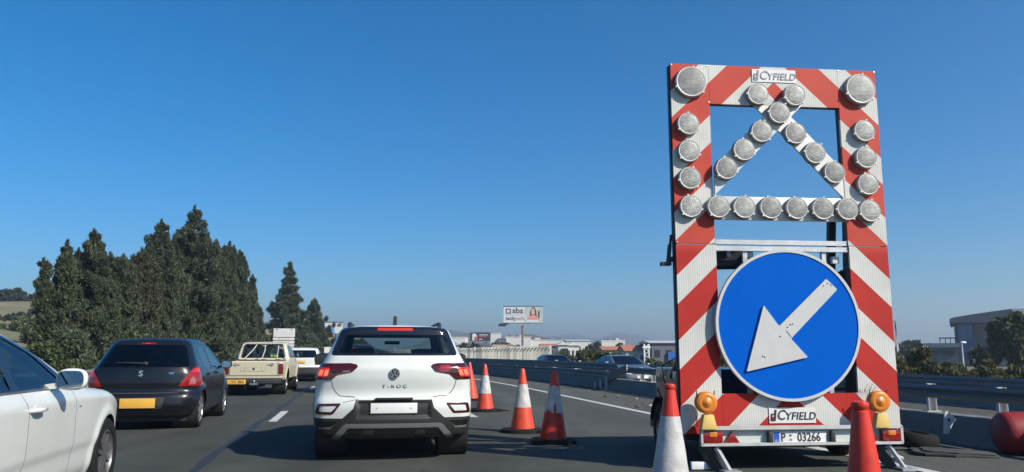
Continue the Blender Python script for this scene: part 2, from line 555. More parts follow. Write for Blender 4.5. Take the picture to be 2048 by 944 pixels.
class Car:
    def __init__(s, root, hull, paint, res=1.0, lining=True):
        s.root = root; s.h = hull; s.bm = hull.mesh(nth=int(168 * res), nph=int(56 * res), ny=int(120 * res))
        s.lay = s.bm.faces.layers.int.new('panel')
        s.parts = {0: ('body', paint, 0.0)}; s.n = 0; s.lining = lining; s.inbody = {}
    def cut(s, poly, view, name, material, off=0.0, body=False, **k):
        s.n += 1
        s.parts[s.n] = (name, material, off)
        if body: s.inbody[s.n] = material
        if view == 'side' and k.get('side') is None:
            carve(s.bm, s.lay, poly, view, s.n, side=1, **k)
            s.n += 1; s.parts[s.n] = (name, material, off)
            if body: s.inbody[s.n] = material
            carve(s.bm, s.lay, poly, view, s.n, side=-1, **k)
        else:
            carve(s.bm, s.lay, poly, view, s.n, **k)
        return s.n
    def seam(s, pts, view, w=0.008, **k):
        for q in ribbon(pts, w): s.cut(q, view, 'seam', M['seam'], 0, True, only={0}, **k)
    def hole(s, poly, view, both=True, **k):
        for sd in ((1, -1) if both else (1,)): carve(s.bm, s.lay, poly, view, -1, side=sd, **k)
    def finish(s):
        groups = {}
        for f in s.bm.faces:
            p = f[s.lay]
            groups.setdefault(0 if p in s.inbody else p, []).append(f)
        made = {}
        for p, fs in groups.items():
            name, material, off = s.parts[p]
            idx = {}; V = []; F = []; mi = []
            mats = [material]
            for f in fs:
                row = []
                for v in f.verts:
                    if v not in idx: idx[v] = len(V); V.append(v.co[:])
                    row.append(idx[v])
                F.append(row)
                if p == 0 and f[s.lay] in s.inbody:
                    mm = s.inbody[f[s.lay]]
                    if mm not in mats: mats.append(mm)
                    mi.append(mats.index(mm))
                else: mi.append(0)
            VA = np.array(V); NN = s.h.N(VA)
            if off: VA = VA + NN * off
            me = bpy.data.meshes.new(name)
            me.from_pydata(VA.tolist(), [], F)
            for m in mats: me.materials.append(m)
            me.polygons.foreach_set('material_index', mi)
            me.polygons.foreach_set('use_smooth', [True] * len(F))
            me.update()
            me.normals_split_custom_set_from_vertices([tuple(n) for n in NN])
            o = link_obj(name, me, s.root)
            made.setdefault(name, []).append(o)
            if p == 0 and s.lining:
                # trimmed inner skin of the cabin
                keep = [k for k, f in enumerate(F) if VA[f[0], 2] > 0.55]
                V2 = VA - NN * 0.045
                me = bpy.data.meshes.new('cabin_lining')
                me.from_pydata(V2.tolist(), [], [list(reversed(F[k])) for k in keep])
                me.materials.append(M['interior']); me.polygons.foreach_set('use_smooth', [True] * len(keep))
                link_obj('cabin_lining', me, s.root)
        s.bm.free()
        return made

def wheel(root, x, y, r, w, rim_r, rim_mat, style=5, side=1, name='wheel'):
    """tyre with a rim as its sub-part; outer face towards side"""
    mb = MB()
    o = w / 2
    prof = [(rim_r * 0.99, -o * 0.85), (rim_r * 1.06, -o), (r * 0.93, -o), (r * 0.985, -o * 0.82), (r, -o * 0.5), (r, -o * 0.27), (r * 0.982, -o * 0.25), (r * 0.982, -o * 0.17), (r, -o * 0.15), (r, o * 0.15), (r * 0.982, o * 0.17), (r * 0.982, o * 0.25), (r, o * 0.27), (r, o * 0.5), (r * 0.985, o * 0.82), (r * 0.93, o), (rim_r * 1.06, o), (rim_r * 0.99, o * 0.85)]
    mb.lathe(prof, (0, 0, 0), 'x', 40, cap=False)
    t = mb.build(name, M['rubber'], root); t.location = (x, y, r)
    rb = MB()
    q = side
    rb.lathe([(rim_r * 1.03, q * o * 0.9), (rim_r * 0.97, q * o * 0.93), (rim_r * 0.92, q * o * 0.7), (rim_r * 0.9, -q * o * 0.6)], (0, 0, 0), 'x', 36, cap=False)
    rb.lathe([(0.005, -q * o * 0.1), (rim_r * 0.9, -q * o * 0.1)], (0, 0, 0), 'x', 24, m=1, cap=False)
    if style > 0:
        for k in range(style):
            a = 2 * math.pi * k / style + 0.3
            for da in ((-0.13, 0.13) if style <= 6 else (0,)):
                c0 = Vector((q * o * 0.78, math.cos(a) * rim_r * 0.16, math.sin(a) * rim_r * 0.16))
                c1 = Vector((q * o * 0.72, math.cos(a + da) * rim_r * 0.95, math.sin(a + da) * rim_r * 0.95))
                rb.bar(c0, c1, rim_r * (0.13 if style <= 6 else 0.15), 0.02, up=(1, 0, 0))
        rb.lathe([(rim_r * 0.24, q * o * 0.5), (rim_r * 0.24, q * o * 0.85), (rim_r * 0.1, q * o * 0.92), (0.003, q * o * 0.92)], (0, 0, 0), 'x', 20, cap=False)
    else:
        # hub cap: dished disc with holes drawn as dark slots
        rb.lathe([(rim_r * 0.95, q * o * 0.82), (rim_r * 0.6, q * o * 0.9), (rim_r * 0.3, q * o * 0.84), (0.003, q * o * 0.86)], (0, 0, 0), 'x', 30, cap=False)
        for k in range(7):
            a = 2 * math.pi * k / 7
            rb.box((q * o * 0.9, math.cos(a) * rim_r * 0.66, math.sin(a) * rim_r * 0.66), (0.012, rim_r * 0.34, rim_r * 0.13), rot=(a, 0, 0), m=1)
    rb.build('rim', [rim_mat, M['black_plastic']], t)
    return t

def wells(root, hull_w, ys, r):
    for y in ys:
        for sd in (1, -1):
            MB().lathe([(r, sd * (hull_w - 0.015)), (r, sd * (hull_w - 0.36)), (0.01, sd * (hull_w - 0.36))], (0, y, r * 0.92), 'x', 28, cap=False).build('wheel_well', M['black_plastic'], root)

def seats(root, rows, zb=0.45, h=0.62, dx=0.36):
    for k, (y, xs) in enumerate(rows):
        for x in xs:
            mb = MB()
            mb.box((x, y, zb + h / 2 + 0.1), (0.42, 0.14, h), rot=(0.2, 0, 0)); mb.box((x, y - 0.16 - 0.02, zb + h + 0.19), (0.22, 0.09, 0.14), rot=(0.15, 0, 0))
            mb.box((x, y + 0.25, zb + 0.08), (0.48, 0.5, 0.16))
            mb.tube([(x - 0.05, y - 0.13, zb + h), (x - 0.05, y - 0.17, zb + h + 0.15)], 0.008, 6)
            mb.build('seat', M['interior'], root, bevel=0.035, seg=3)

def mirror_pod(root, x, y, z, sx, sy, sz, paint, side=1, glass=True, gm='mirror'):
    """door mirror: rounded shell, stalk, glass in the rear face"""
    mb = MB()
    mb.ell((x, y, z), (sx, sy, sz), 14, p=2.6)
    mb.bar((x - side * sx * 0.8, y, z - sz * 0.55), (x - side * (sx + 0.09), y + 0.02, z - sz * 0.75), 0.06, 0.04)
    o = mb.build('mirror', paint, root)
    if glass:
        g = MB()
        poly = rnd([(x - sx * 0.84, z - sz * 0.78), (x + sx * 0.84, z - sz * 0.78), (x + sx * 0.84, z + sz * 0.78), (x - sx * 0.84, z + sz * 0.78)], 0.05)
        g.prism(poly, y - sy * 1.03, y - sy * 0.8)
        g.build('mirror_glass', M[gm], o)
    return o

def slab(root, name, material, c, d, bevel=0.0, rot=None):
    return MB().box(c, d, rot).build(name, material, root, bevel)

def belly(root, w, y0, y1, z=0.2):
    return slab(root, 'underbody', M['black_plastic'], (0, (y0 + y1) / 2, z), (w, y1 - y0, 0.12))
# ------------------------------------------------------------ setting: ground, roads, markings, barriers
rng = random.Random(7)
nrg = np.random.default_rng(11)

def asphalt(name, base, warm=1.0, tracks=False):
    m = bpy.data.materials.new(name); m.use_nodes = True; nt = m.node_tree
    p = nt.nodes['Principled BSDF']; p.inputs['Roughness'].default_value = 0.88; p.inputs['Specular IOR Level'].default_value = 0.25
    tc = nt.nodes.new('ShaderNodeTexCoord')
    def noise(sc, det=5, st=None):
        n = nt.nodes.new('ShaderNodeTexNoise'); n.inputs['Scale'].default_value = sc; n.inputs['Detail'].default_value = det; n.inputs['Roughness'].default_value = 0.6
        if st:
            mp = nt.nodes.new('ShaderNodeMapping'); mp.inputs['Scale'].default_value = st; mp.inputs['Rotation'].default_value = (0, 0, -HEAD)
            link(nt, tc.outputs['Object'], mp.inputs[0]); link(nt, mp.outputs[0], n.inputs['Vector'])
        else: link(nt, tc.outputs['Object'], n.inputs['Vector'])
        return n
    def mr(n, a, b, c, d):
        q = nt.nodes.new('ShaderNodeMapRange'); q.inputs[1].default_value = a; q.inputs[2].default_value = b; q.inputs[3].default_value = c; q.inputs[4].default_value = d
        link(nt, n.outputs['Fac'], q.inputs[0]); return q
    def mul(a, b):
        q = nt.nodes.new('ShaderNodeMath'); q.operation = 'MULTIPLY'; link(nt, a.outputs[0], q.inputs[0]); link(nt, b.outputs[0], q.inputs[1]); return q
    a = mr(noise(0.45), 0.3, 0.7, 0.82, 1.18)
    b = mr(noise(1.2, 4, (1.0, 0.06, 1)), 0.3, 0.7, 0.80, 1.20)     # wear along the wheel tracks
    c = mr(noise(220, 2), 0.3, 0.7, 0.62, 1.38)
    d = mr(noise(45, 3), 0.35, 0.7, 0.85, 1.15)
    e = mr(noise(1.7, 8), 0.60, 0.72, 1.0, 0.72)                  # oil and rubber stains
    f = mul(mul(mul(a, b), mul(c, d)), e)
    if tracks:
        sx = nt.nodes.new('ShaderNodeSeparateXYZ'); link(nt, tc.outputs['Object'], sx.inputs[0])
        def mth(op, u, v=0.0, w=None):
            q = nt.nodes.new('ShaderNodeMath'); q.operation = op
            for k_, t_ in enumerate((u, v)):
                if isinstance(t_, (int, float)): q.inputs[k_].default_value = t_
                else: link(nt, t_, q.inputs[k_])
            return q
        xo = mth('SUBTRACT', mth('ADD', sx.outputs[0], mth('MULTIPLY', sx.outputs[1], 0.2).outputs[0]).outputs[0], 5.958)   # metres from the edge line
        wv = mth('COSINE', mth('MULTIPLY', mth('ADD', xo.outputs[0], 4.6).outputs[0], 2 * math.pi / 1.85).outputs[0])
        tr_ = mth('ADD', mth('MULTIPLY', wv.outputs[0], -0.07).outputs[0], 1.0)       # wheel tracks, polished darker
        lane = nt.nodes.new('ShaderNodeMapRange'); lane.interpolation_type = 'SMOOTHSTEP'
        lane.inputs[1].default_value = -4.3; lane.inputs[2].default_value = -2.6; lane.inputs[3].default_value = 1.0; lane.inputs[4].default_value = 1.38
        link(nt, xo.outputs[0], lane.inputs[0])                                        # the closed lane is older and paler
        f = mul(mul(f, tr_), lane)
        vo = nt.nodes.new('ShaderNodeTexVoronoi'); vo.feature = 'DISTANCE_TO_EDGE'; vo.inputs['Scale'].default_value = 0.33
        nd = noise(1.3, 4); av = nt.nodes.new('ShaderNodeVectorMath'); av.operation = 'ADD'
        sc_ = nt.nodes.new('ShaderNodeVectorMath'); sc_.operation = 'SCALE'; sc_.inputs['Scale'].default_value = 1.6
        link(nt, nd.outputs['Color'], sc_.inputs[0]); link(nt, tc.outputs['Object'], av.inputs[0]); link(nt, sc_.outputs[0], av.inputs[1]); link(nt, av.outputs[0], vo.inputs['Vector'])
        ck = nt.nodes.new('ShaderNodeMapRange'); ck.inputs[1].default_value = 0.0; ck.inputs[2].default_value = 0.006; ck.inputs[3].default_value = 0.62; ck.inputs[4].default_value = 1.0
        link(nt, vo.outputs['Distance'], ck.inputs[0])
        f = mul(f, ck)
    rgb = nt.nodes.new('ShaderNodeRGB'); rgb.outputs[0].default_value = (base * warm, base, base * 0.88, 1)
    vm = nt.nodes.new('ShaderNodeVectorMath'); vm.operation = 'SCALE'; link(nt, rgb.outputs[0], vm.inputs[0]); link(nt, f.outputs[0], vm.inputs['Scale'])
    link(nt, vm.outputs[0], p.inputs['Base Color'])
    bp = nt.nodes.new('ShaderNodeBump'); bp.inputs['Strength'].default_value = 0.5; bp.inputs['Distance'].default_value = 0.006
    link(nt, c.outputs[0], bp.inputs['Height']); link(nt, bp.outputs[0], p.inputs['Normal'])
    return m

M['asphalt'] = asphalt('asphalt', 0.050, 0.93, True)
M['asphalt2'] = asphalt('asphalt_far', 0.066)
M['shoulder'] = asphalt('dusty_shoulder', 0.078, 1.0)
M['line'] = mat('road_paint', (0.45, 0.45, 0.42), 0.7, var=0.12, vscale=5, dirt=(0.2, 0.2, 0.18), dscale=9, damt=0.5)
M['tar'] = mat('tar', (0.02, 0.02, 0.021), 0.6, var=0.3)
M['verge'] = mat('verge', (0.09, 0.085, 0.045), 0.95, var=0.4, vscale=0.7, bump=0.4, bscale=6)
M['field'] = mat('field', (0.11, 0.105, 0.055), 0.95, var=0.35, vscale=0.05)
M['concrete'] = mat('concrete', (0.15, 0.148, 0.142), 0.85, var=0.15, vscale=1.2, dirt=(0.07, 0.07, 0.068), dscale=1.1, damt=0.6, bump=0.15, bscale=40)

def ys_range(a, b, st):
    n = max(1, int(round((b - a) / st)))
    return [a + (b - a) * k / n for k in range(n + 1)]

def strip(name, o0, o1, y0, y1, z, material, st=3.0, kind=True):
    mb = MB(); Y = ys_range(y0, y1, st)
    vs = []
    for y in Y:
        x = XE(y); vs += [(x + o0, y, z), (x + o1, y, z)]
    mb.add(vs, [(2 * k, 2 * k + 1, 2 * k + 3, 2 * k + 2) for k in range(len(Y) - 1)])
    o = mb.build(name, material)
    return struct(o) if kind else o

# one sheet to the horizon
g = MB()
S = 9500
g.add([(-S, -200, -0.62), (S, -200, -0.62), (S, S, -0.62), (-S, S, -0.62)], [(0, 1, 2, 3)])
struct(g.build('ground', M['field']))
strip('road', -13.6, 2.5, -14, 260, 0.0, M['asphalt'])
strip('hard_shoulder', 0.15, 2.45, -14, 260, 0.004, M['shoulder'])
strip('opposite_carriageway', 2.5, 12.6, -14, 260, -0.30, M['asphalt2'])
strip('left_verge', -45, -13.6, -14, 200, -0.03, M['verge'])
strip('right_verge', 12.6, 60, -14, 200, -0.33, M['verge'])
strip('edge_line', -0.09, 0.09, -14, 260, 0.008, M['line'], 2)
for y0 in [2.2 - 11.9, 2.2, 14.05, 26.0, 38, 50, 62, 74, 86]:
    for off in (-7.40,):
        strip('lane_dash', off - 0.075, off + 0.075, y0, y0 + 2.5, 0.008, M['line'], 1)
for y0 in [3.4 - 12, 3.4, 15.0, 27.0, 39, 51, 63, 75, 87]:
    strip('lane_dash', -3.74, -3.59, y0, y0 + 2.5, 0.008, M['line'], 1)
# tarred joint beside the lane dashes
mb = MB(); Y = ys_range(-10, 60, 0.5); vs = []
for y in Y:
    x = XE(y) - 7.58 - 0.004 * max(0, 20 - y) + 0.02 * math.sin(y * 1.7); w = 0.055 + 0.018 * math.sin(y * 2.9)
    vs += [(x - w, y, 0.005), (x + w, y, 0.005)]
mb.add(vs, [(2 * k, 2 * k + 1, 2 * k + 3, 2 * k + 2) for k in range(len(Y) - 1)])
struct(mb.build('tar_joint', M['tar']))
for o2, w in ((7.2, 0.12), (11.4, 0.12)):
    for y0 in range(4, 80, 6):
        strip('far_lane_dash', o2 - w / 2, o2 + w / 2, y0, y0 + (3 if o2 < 9 else 5.6), -0.292, M['line'], 1)

def wall_run(mb, off, ys, h0, h1, w_bot, w_top, z0=0.0, m=0):
    """wall of trapezoid section along the road"""
    vs = []
    for y in ys:
        x = XE(y) + off
        vs += [(x - w_bot / 2, y, z0 + h0), (x + w_bot / 2, y, z0 + h0), (x + w_top / 2, y, z0 + h1), (x - w_top / 2, y, z0 + h1)]
    n = len(ys); fs = [(0, 1, 2, 3), tuple(4 * (n - 1) + k for k in (3, 2, 1, 0))]
    for k in range(n - 1):
        for q in range(4):
            r = (q + 1) % 4
            fs.append((4 * k + q, 4 * k + 4 + q, 4 * k + 4 + r, 4 * k + r))
    mb.add(vs, fs, m)

def w_beam(mb, off, ys, zc, h, face=-1, th=0.004, m=0, waves=2, slope=None):
    """corrugated guardrail beam; face -1 bulges to the left"""
    prof = []
    n = 6 * waves
    for k in range(n + 1):
        t = k / n
        d = 0.042 * (0.5 - 0.5 * math.cos(2 * math.pi * waves * t))
        prof.append((face * d, zc + h * (t - 0.5)))
    vs = []
    for y in ys:
        x = XE(y) + off
        dz = slope(y) if slope else 0
        for (d, z) in prof: vs.append((x + d, y, z + dz))
        for (d, z) in prof: vs.append((x + d - face * th, y, z + dz))
    q = len(prof); fs = []
    for k in range(len(ys) - 1):
        a, b = k * 2 * q, (k + 1) * 2 * q
        for i in range(q - 1):
            fs.append((a + i, b + i, b + i + 1, a + i + 1)); fs.append((a + q + i, a + q + i + 1, b + q + i + 1, b + q + i))
        fs.append((a, a + q, b + q, b)); fs.append((a + q - 1, b + q - 1, b + 2 * q - 1, a + 2 * q - 1))
    mb.add(vs, fs, m, True)

M['rail'] = mat('rail_steel', (0.15, 0.155, 0.16), 0.6, 0.3, var=0.15, vscale=3, dirt=(0.14, 0.13, 0.12), dscale=2, damt=0.5)
def moff(y):                                   # median barrier offset from the edge line
    return 2.42 + 0.25 * min(1, max(0, (y - 12) / 9))
def med(y): return moff(y)
# median wall: low concrete plinth
ysm = ys_range(-8, 24.4, 1.2) + ys_range(25, 130, 2.5)
mb = MB(); vs = []
for y in ysm:
    x = XE(y) + med(y)
    for (dx, z) in ((-0.26, -0.02), (-0.22, 0.08), (-0.13, 0.37), (0.13, 0.37), (0.24, -0.32)): vs.append((x + dx, y, z))
fs = []
for k in range(len(ysm) - 1):
    for q in range(4): fs.append((5 * k + q, 5 * k + 5 + q, 5 * k + 6 + q, 5 * k + 1 + q))
fs += [(0, 1, 2, 3, 4)]
mb.add(vs, fs)
o = mb.build('median_wall', M['concrete']); tag(o, 'low grey concrete median wall running along the right shoulder under the guardrail', 'wall')
# near rail with single beam on posts (right of the trailer) up to the transition
gr_ = thing('guardrail', 'dark steel guardrail on spaced posts above the low concrete median wall beside the trailer', 'guardrail', (XE(12) + med(12), 12, 0.43))
def rel(o, base):
    for v in o.data.vertices: v.co -= base
    return o
base = Vector(gr_.location)
def med_beam(mb, ys, zc, h, dx=0.0, waves=2):
    n = 6 * waves; prof = [(-0.042 * (0.5 - 0.5 * math.cos(2 * math.pi * waves * k / n)), zc + h * (k / n - 0.5)) for k in range(n + 1)]
    vs = []; q = len(prof)
    for y in ys:
        x = XE(y) + med(y) + dx
        vs += [(x + d, y, z) for d, z in prof] + [(x + d + 0.005, y, z) for d, z in prof]
    fs = []
    for k in range(len(ys) - 1):
        a, b = k * 2 * q, (k + 1) * 2 * q
        for i in range(q - 1):
            fs.append((a + i, b + i, b + i + 1, a + i + 1)); fs.append((a + q + i, a + q + i + 1, b + q + i + 1, b + q + i))
        fs.append((a, a + q, b + q, b)); fs.append((a + q - 1, b + q - 1, b + 2 * q - 1, a + 2 * q - 1))
    mb.add(vs, fs, 0, True)
mb = MB(); med_beam(mb, ys_range(-6, 25.5, 1.0), 0.665, 0.19); rel(mb.build('beam', M['rail'], gr_), base)
M['post'] = mat('post_galv', (0.42, 0.42, 0.40), 0.65, 0.0, var=0.2, vscale=6)
def c_post(x, y, z0, z1, w=0.11, d=0.06, t=0.008):
    mb = MB()
    mb.box((x - w / 2, y, (z0 + z1) / 2), (t, d, z1 - z0)); mb.box((x + w / 2, y, (z0 + z1) / 2), (t, d, z1 - z0)); mb.box((x, y + d / 2, (z0 + z1) / 2), (w, t, z1 - z0))
    mb.box((x, y, z0 + 0.006), (w * 1.9, d * 2.4, 0.012))
    return mb
for y in [6.55, 7.8, 9.05, 10.3, 11.55, 12.8, 14.2, 15.6, 17.0, 18.6, 20.2, 21.1, 22.0, 22.9, 23.8]:
    x = XE(y) + med(y) + 0.075
    rel(c_post(x, y, 0.37, 0.77).build('post', M['post'], gr_), base)
# stacked beams further on
g2 = thing('guardrail', 'stacked corrugated guardrail beams on the median wall in the distance behind the cones', 'guardrail', (XE(40) + med(40), 40, 0.43))
base = Vector(g2.location)
ysf = ys_range(25.6, 130, 1.8)
mb = MB(); med_beam(mb, ysf, 0.745, 0.27, -0.05); med_beam(mb, ysf, 0.465, 0.27, -0.05); rel(mb.build('beam', M['rail'], g2), base)
for y in ys_range(27, 127, 3.0):
    x = XE(y) + med(y) + 0.06
    rel(MB().box((x, y, 0.66), (0.10, 0.06, 0.50)).build('post', M['post'], g2), base)
# terminal that slants down to the wall foot
mb = MB(); q0 = (XE(24.6) + med(24.6) - 0.10, 24.6, 0.72); q1 = (XE(27.4) + med(27.4) - 0.34, 27.4, 0.10)
for k in range(3): mb.bar((q0[0], q0[1], q0[2] + 0.09 - 0.09 * k), (q1[0], q1[1], q1[2] + 0.09 - 0.09 * k), 0.05, 0.075)
rel(mb.build('terminal', M['rail'], g2), base)
for k, t in enumerate((0.55, 0.72, 0.88)):
    p = Vector(q0).lerp(Vector(q1), t)
    rel(MB().box((p.x - 0.03, p.y - 0.05, p.z / 2 + 0.02), (0.09, 0.05, p.z + 0.06)).build('post', M['post'], g2), base)
# reflector plate on the wall
# far barrier of the other carriageway
FO = 11.9
def wall_obj(name, label, cat, off, y0, y1, z0, h, st=2.0, wb=0.5, wt=0.24, material=None):
    mb = MB(); wall_run(mb, off, ys_range(y0, y1, st), 0, h, wb, wt, z0)
    o = mb.build(name, material or M['concrete']); tag(o, label, cat); return o
wall_obj('concrete_barrier', 'long grey concrete barrier on the far side of the opposite carriageway below the hedge', 'barrier', FO, -6, 130, -0.32, 0.55)
fb = thing('guardrail', 'guardrail beam topping the far concrete barrier of the opposite carriageway', 'guardrail', (XE(20) + FO, 20, 0.25))
base = Vector(fb.location)
mb = MB(); w_beam(mb, FO - 0.06, ys_range(-6, 130, 2.0), 0.385, 0.29, -1); rel(mb.build('beam', M['rail'], fb), base)
for y in ys_range(4, 60, 4.0): rel(MB().box((XE(y) + FO + 0.02, y, 0.36), (0.09, 0.05, 0.27)).build('post', M['post'], fb), base)
# glare screen standing on the far barrier, curving away
M['screen'] = mat('screen_slat', (0.42, 0.41, 0.35), 0.7, var=0.12, vscale=3)
M['screen_rail'] = mat('screen_frame', (0.16, 0.16, 0.14), 0.7, var=0.2)
sc = thing('slatted_screen', 'pale slatted glare screen along the far side of the carriageway below the big billboard', 'fence', (XE(64) + FO, 64, 0.24))
base = Vector(sc.location)
mb = MB(); rr = random.Random(3)
for k, y in enumerate(ys_range(59.2, 92, 0.62)):
    x = XE(y) + FO + 0.35; h = 1.42 + 0.04 * rr.random() - 0.006 * (y - 60)
    mb.box((x, y, 0.30 + h / 2), (0.30, 0.05, h), rot=(0, rr.uniform(-0.025, 0.025), rr.uniform(-0.25, 0.25)))
rel(mb.build('slats', M['screen'], sc), base)
mb = MB()
for z in (0.36, 1.58):
    ys = ys_range(59, 92.2, 2.0)
    for a, b in zip(ys, ys[1:]): mb.bar((XE(a) + FO + 0.41, a, z - 0.006 * (a - 60)), (XE(b) + FO + 0.41, b, z - 0.006 * (b - 60)), 0.05, 0.07)
rel(mb.build('rail', M['screen_rail'], sc), base)
for y in ys_range(59.0, 92.2, 5.0):
    rel(MB().box((XE(y) + FO + 0.30, y - 0.05, 0.98), (0.12, 0.08, 1.56)).build('post', M['white_paint'], sc), base)
# left guardrail
lg = thing('guardrail', 'light grey guardrail on the left of the road in front of the cypress row', 'guardrail', (XE(20) - 13.3, 20, 0))
base = Vector(lg.location)
mb = MB(); w_beam(mb, -13.3, ys_range(-6, 120, 2.0), 0.60, 0.31, 1)
rel(mb.build('beam', M['rail'], lg), base)
for y in ys_range(6, 110, 4.0): rel(MB().box((XE(y) - 13.38, y, 0.33), (0.09, 0.12, 0.72)).build('post', M['post'], lg), base)
# ------------------------------------------------------------ vehicles
def car_root(name, label, x, y, rz, z=0.0, group=None, cat='car'):
    return thing(name, label, cat, (x, y, z), rz, group)

# ---- white compact SUV straight ahead
def build_suv():
    L = 4.23
    h = Hull(L,
        T=[(-0.2, 1.50), (0.28, 1.53), (0.6, 1.555), (1.2, 1.575), (2.0, 1.565), (2.45, 1.50), (3.2, 1.10), (3.35, 1.06), (4.0, 0.97), (4.25, 0.86)],
        Rp=[(0.2, 0.16), (0.28, 0.07), (0.42, 0.02), (0.6, 0.0), (0.68, 0.015), (0.725, 0.07), (0.80, 0.075), (0.93, 0.05), (1.055, 0.050), (1.078, 0.082), (1.18, 0.115), (1.44, 0.31), (1.49, 0.30), (1.56, 0.33)],
        Fp=[(0.2, L - 0.15), (0.5, L), (0.8, L - 0.05), (1.0, L - 0.3)],
        W=[(0.2, 0.83), (0.3, 0.87), (0.45, 0.90), (0.62, 0.915), (0.8, 0.91), (0.95, 0.90), (1.02, 0.885), (1.10, 0.835), (1.18, 0.79), (1.45, 0.665), (1.6, 0.61)],
        plan=[(-0.2, 0.05), (0.0, 0.025), (0.6, 0), (3.2, 0), (3.8, 0.05), (4.25, 0.16)],
        zb=0.26, crown=0.10, rk=0.20, ks=0.13, kt=0.06, arches=((0.82, 0.33), (3.41, 0.33)), ar=0.36,
        bumps=((-0.40, 0.40, 0.50, 0.67, 0.03, 0.008),))
    root = car_root('suv', 'white compact suv with lit brake lights straight ahead in the queue', -1.325, 8.88, 0.168)
    c = Car(root, h, M['white_paint'], res=1.3)
    # lower grey cladding and silver arch
    clad = [(-1.0, 0.1), (-1.0, 0.49), (-0.57, 0.49), (-0.45, 0.60), (-0.425, 0.69), (0.425, 0.69), (0.45, 0.60), (0.57, 0.49), (1.0, 0.49), (1.0, 0.1)]
    c.cut(clad, 'rear', 'bumper_cladding', M['grey_clad'], 0.003, ylim=(-1, 0.55))
    ar = [(-0.73, 0.22), (-0.56, 0.415), (-0.52, 0.435), (0.52, 0.435), (0.56, 0.415), (0.73, 0.22), (0.64, 0.22), (0.50, 0.385), (-0.50, 0.385), (-0.64, 0.22)]
    c.cut(ar, 'rear', 'diffuser_trim', M['silver_clad'], 0.012, ylim=(-1, 0.6))
    for x0, x1 in ((-0.56, -0.34), (0.34, 0.56), (-0.26, 0.26)):
        c.cut(rnd([(x0 + 0.03, 0.272), (x1 - 0.03 if x0 > 0 or x0 == -0.26 else x1, 0.272), (x1 - 0.04 if x0 > 0 else x1, 0.365), (x0 + 0.05 if x0 < 0 else x0, 0.365)], 0.012), 'rear', 'diffuser_insert', M['black_gloss'], 0.004, ylim=(-1, 0.6))
    for s in (-1, 1):
        p = [(-0.86, 0.445), (-0.83, 0.40), (-0.72, 0.395), (-0.64, 0.445), (-0.66, 0.41), (-0.72, 0.36), (-0.83, 0.365)]
        p = [(-0.865, 0.455), (-0.62, 0.455), (-0.70, 0.395), (-0.82, 0.395)]
        c.cut(p if s < 0 else mirx(p), 'rear', 'air_slot', M['black_gloss'], -0.004, ylim=(-1, 0.6))
        p = [(-0.84, 0.393), (-0.70, 0.393), (-0.665, 0.42), (-0.70, 0.37), (-0.83, 0.37)]
        c.cut(p if s < 0 else mirx(p), 'rear', 'diffuser_trim', M['silver_clad'], 0.004, ylim=(-1, 0.6))
    for s in (-1, 1):
        fr = rnd([(-0.878, 0.535), (-0.85, 0.648), (-0.585, 0.655), (-0.675, 0.535)], 0.02)
        inn = rnd([(-0.842, 0.56), (-0.822, 0.626), (-0.63, 0.632), (-0.69, 0.56)], 0.012)
        c.cut(fr if s < 0 else mirx(fr), 'rear', 'reflector', M['tail_dark'], 0.006, ylim=(-1, 0.6))
        c.cut(inn if s < 0 else mirx(inn), 'rear', 'body', M['white_paint'], -0.002, ylim=(-1, 0.6))
        lamp = rnd([(-0.93, 0.915), (-0.93, 1.02), (-0.84, 1.092), (-0.50, 1.096), (-0.43, 1.082), (-0.412, 1.06), (-0.47, 1.005), (-0.63, 0.978), (-0.70, 0.918)], 0.012)
        c.cut(lamp if s < 0 else mirx(lamp), 'rear', 'tail_light', M['tail_dark'], 0.012, ylim=(-1, 0.75))
        if s > 0:
            gl = [(-0.60, 1.0), (-0.66, 1.04), (-0.62, 1.075), (-0.53, 1.075), (-0.50, 1.03), (-0.53, 1.005)]
            c.cut(mirx(gl), 'rear', 'tail_light', M['tail_red'], 0.012, ylim=(-1, 0.75))
        lit = rnd([(-0.868, 0.945), (-0.848, 1.045), (-0.72, 1.045), (-0.755, 0.945)], 0.018)
        c.cut(lit if s < 0 else mirx(lit), 'rear', 'brake_light', M['brake_dim'], 0.014, ylim=(-1, 0.75))
        for a in (0.0, 0.058):
            hot = [(-0.848 + a, 0.962), (-0.828 + a, 1.022), (-0.788 + a, 1.022), (-0.806 + a, 0.962)]
            c.cut(hot if s < 0 else mirx(hot), 'rear', 'brake_light', M['brake_hot'], 0.016, ylim=(-1, 0.75))
        if s < 0:
            c.cut([(-0.60, 0.996), (-0.57, 1.016), (-0.50, 1.02), (-0.50, 1.006)], 'rear', 'tail_light', M['tail_clear'], 0.013, ylim=(-1, 0.75))
    # rear window with black surround
    trim = rnd([(-0.735, 1.185), (0.735, 1.185), (0.645, 1.44), (0.60, 1.522), (-0.60, 1.522), (-0.645, 1.44)], 0.05)
    c.cut(trim, 'rear', 'window_surround', M['black_gloss'], 0.0, ylim=(-1, 0.6))
    gls = rnd([(-0.655, 1.212), (0.655, 1.212), (0.575, 1.425), (-0.575, 1.425)], 0.05)
    c.cut(gls, 'rear', 'rear_window', M['glass_rear'], -0.004, ylim=(-1, 0.6))
    c.cut(rnd([(-0.205, 1.475), (0.205, 1.475), (0.205, 1.503), (-0.205, 1.503)], 0.008), 'rear', 'brake_light', M['brake_lit'], 0.004, ylim=(-1, 0.6))
    # hatch seams
    hs = [(-0.712, 0.918), (-0.69, 0.83), (-0.655, 0.775), (-0.61, 0.735), (-0.44, 0.722)]
    c.seam(hs, 'rear', 0.009, ylim=(-1, 0.7)); c.seam([(-a, b) for a, b in hs], 'rear', 0.009, ylim=(-1, 0.7))
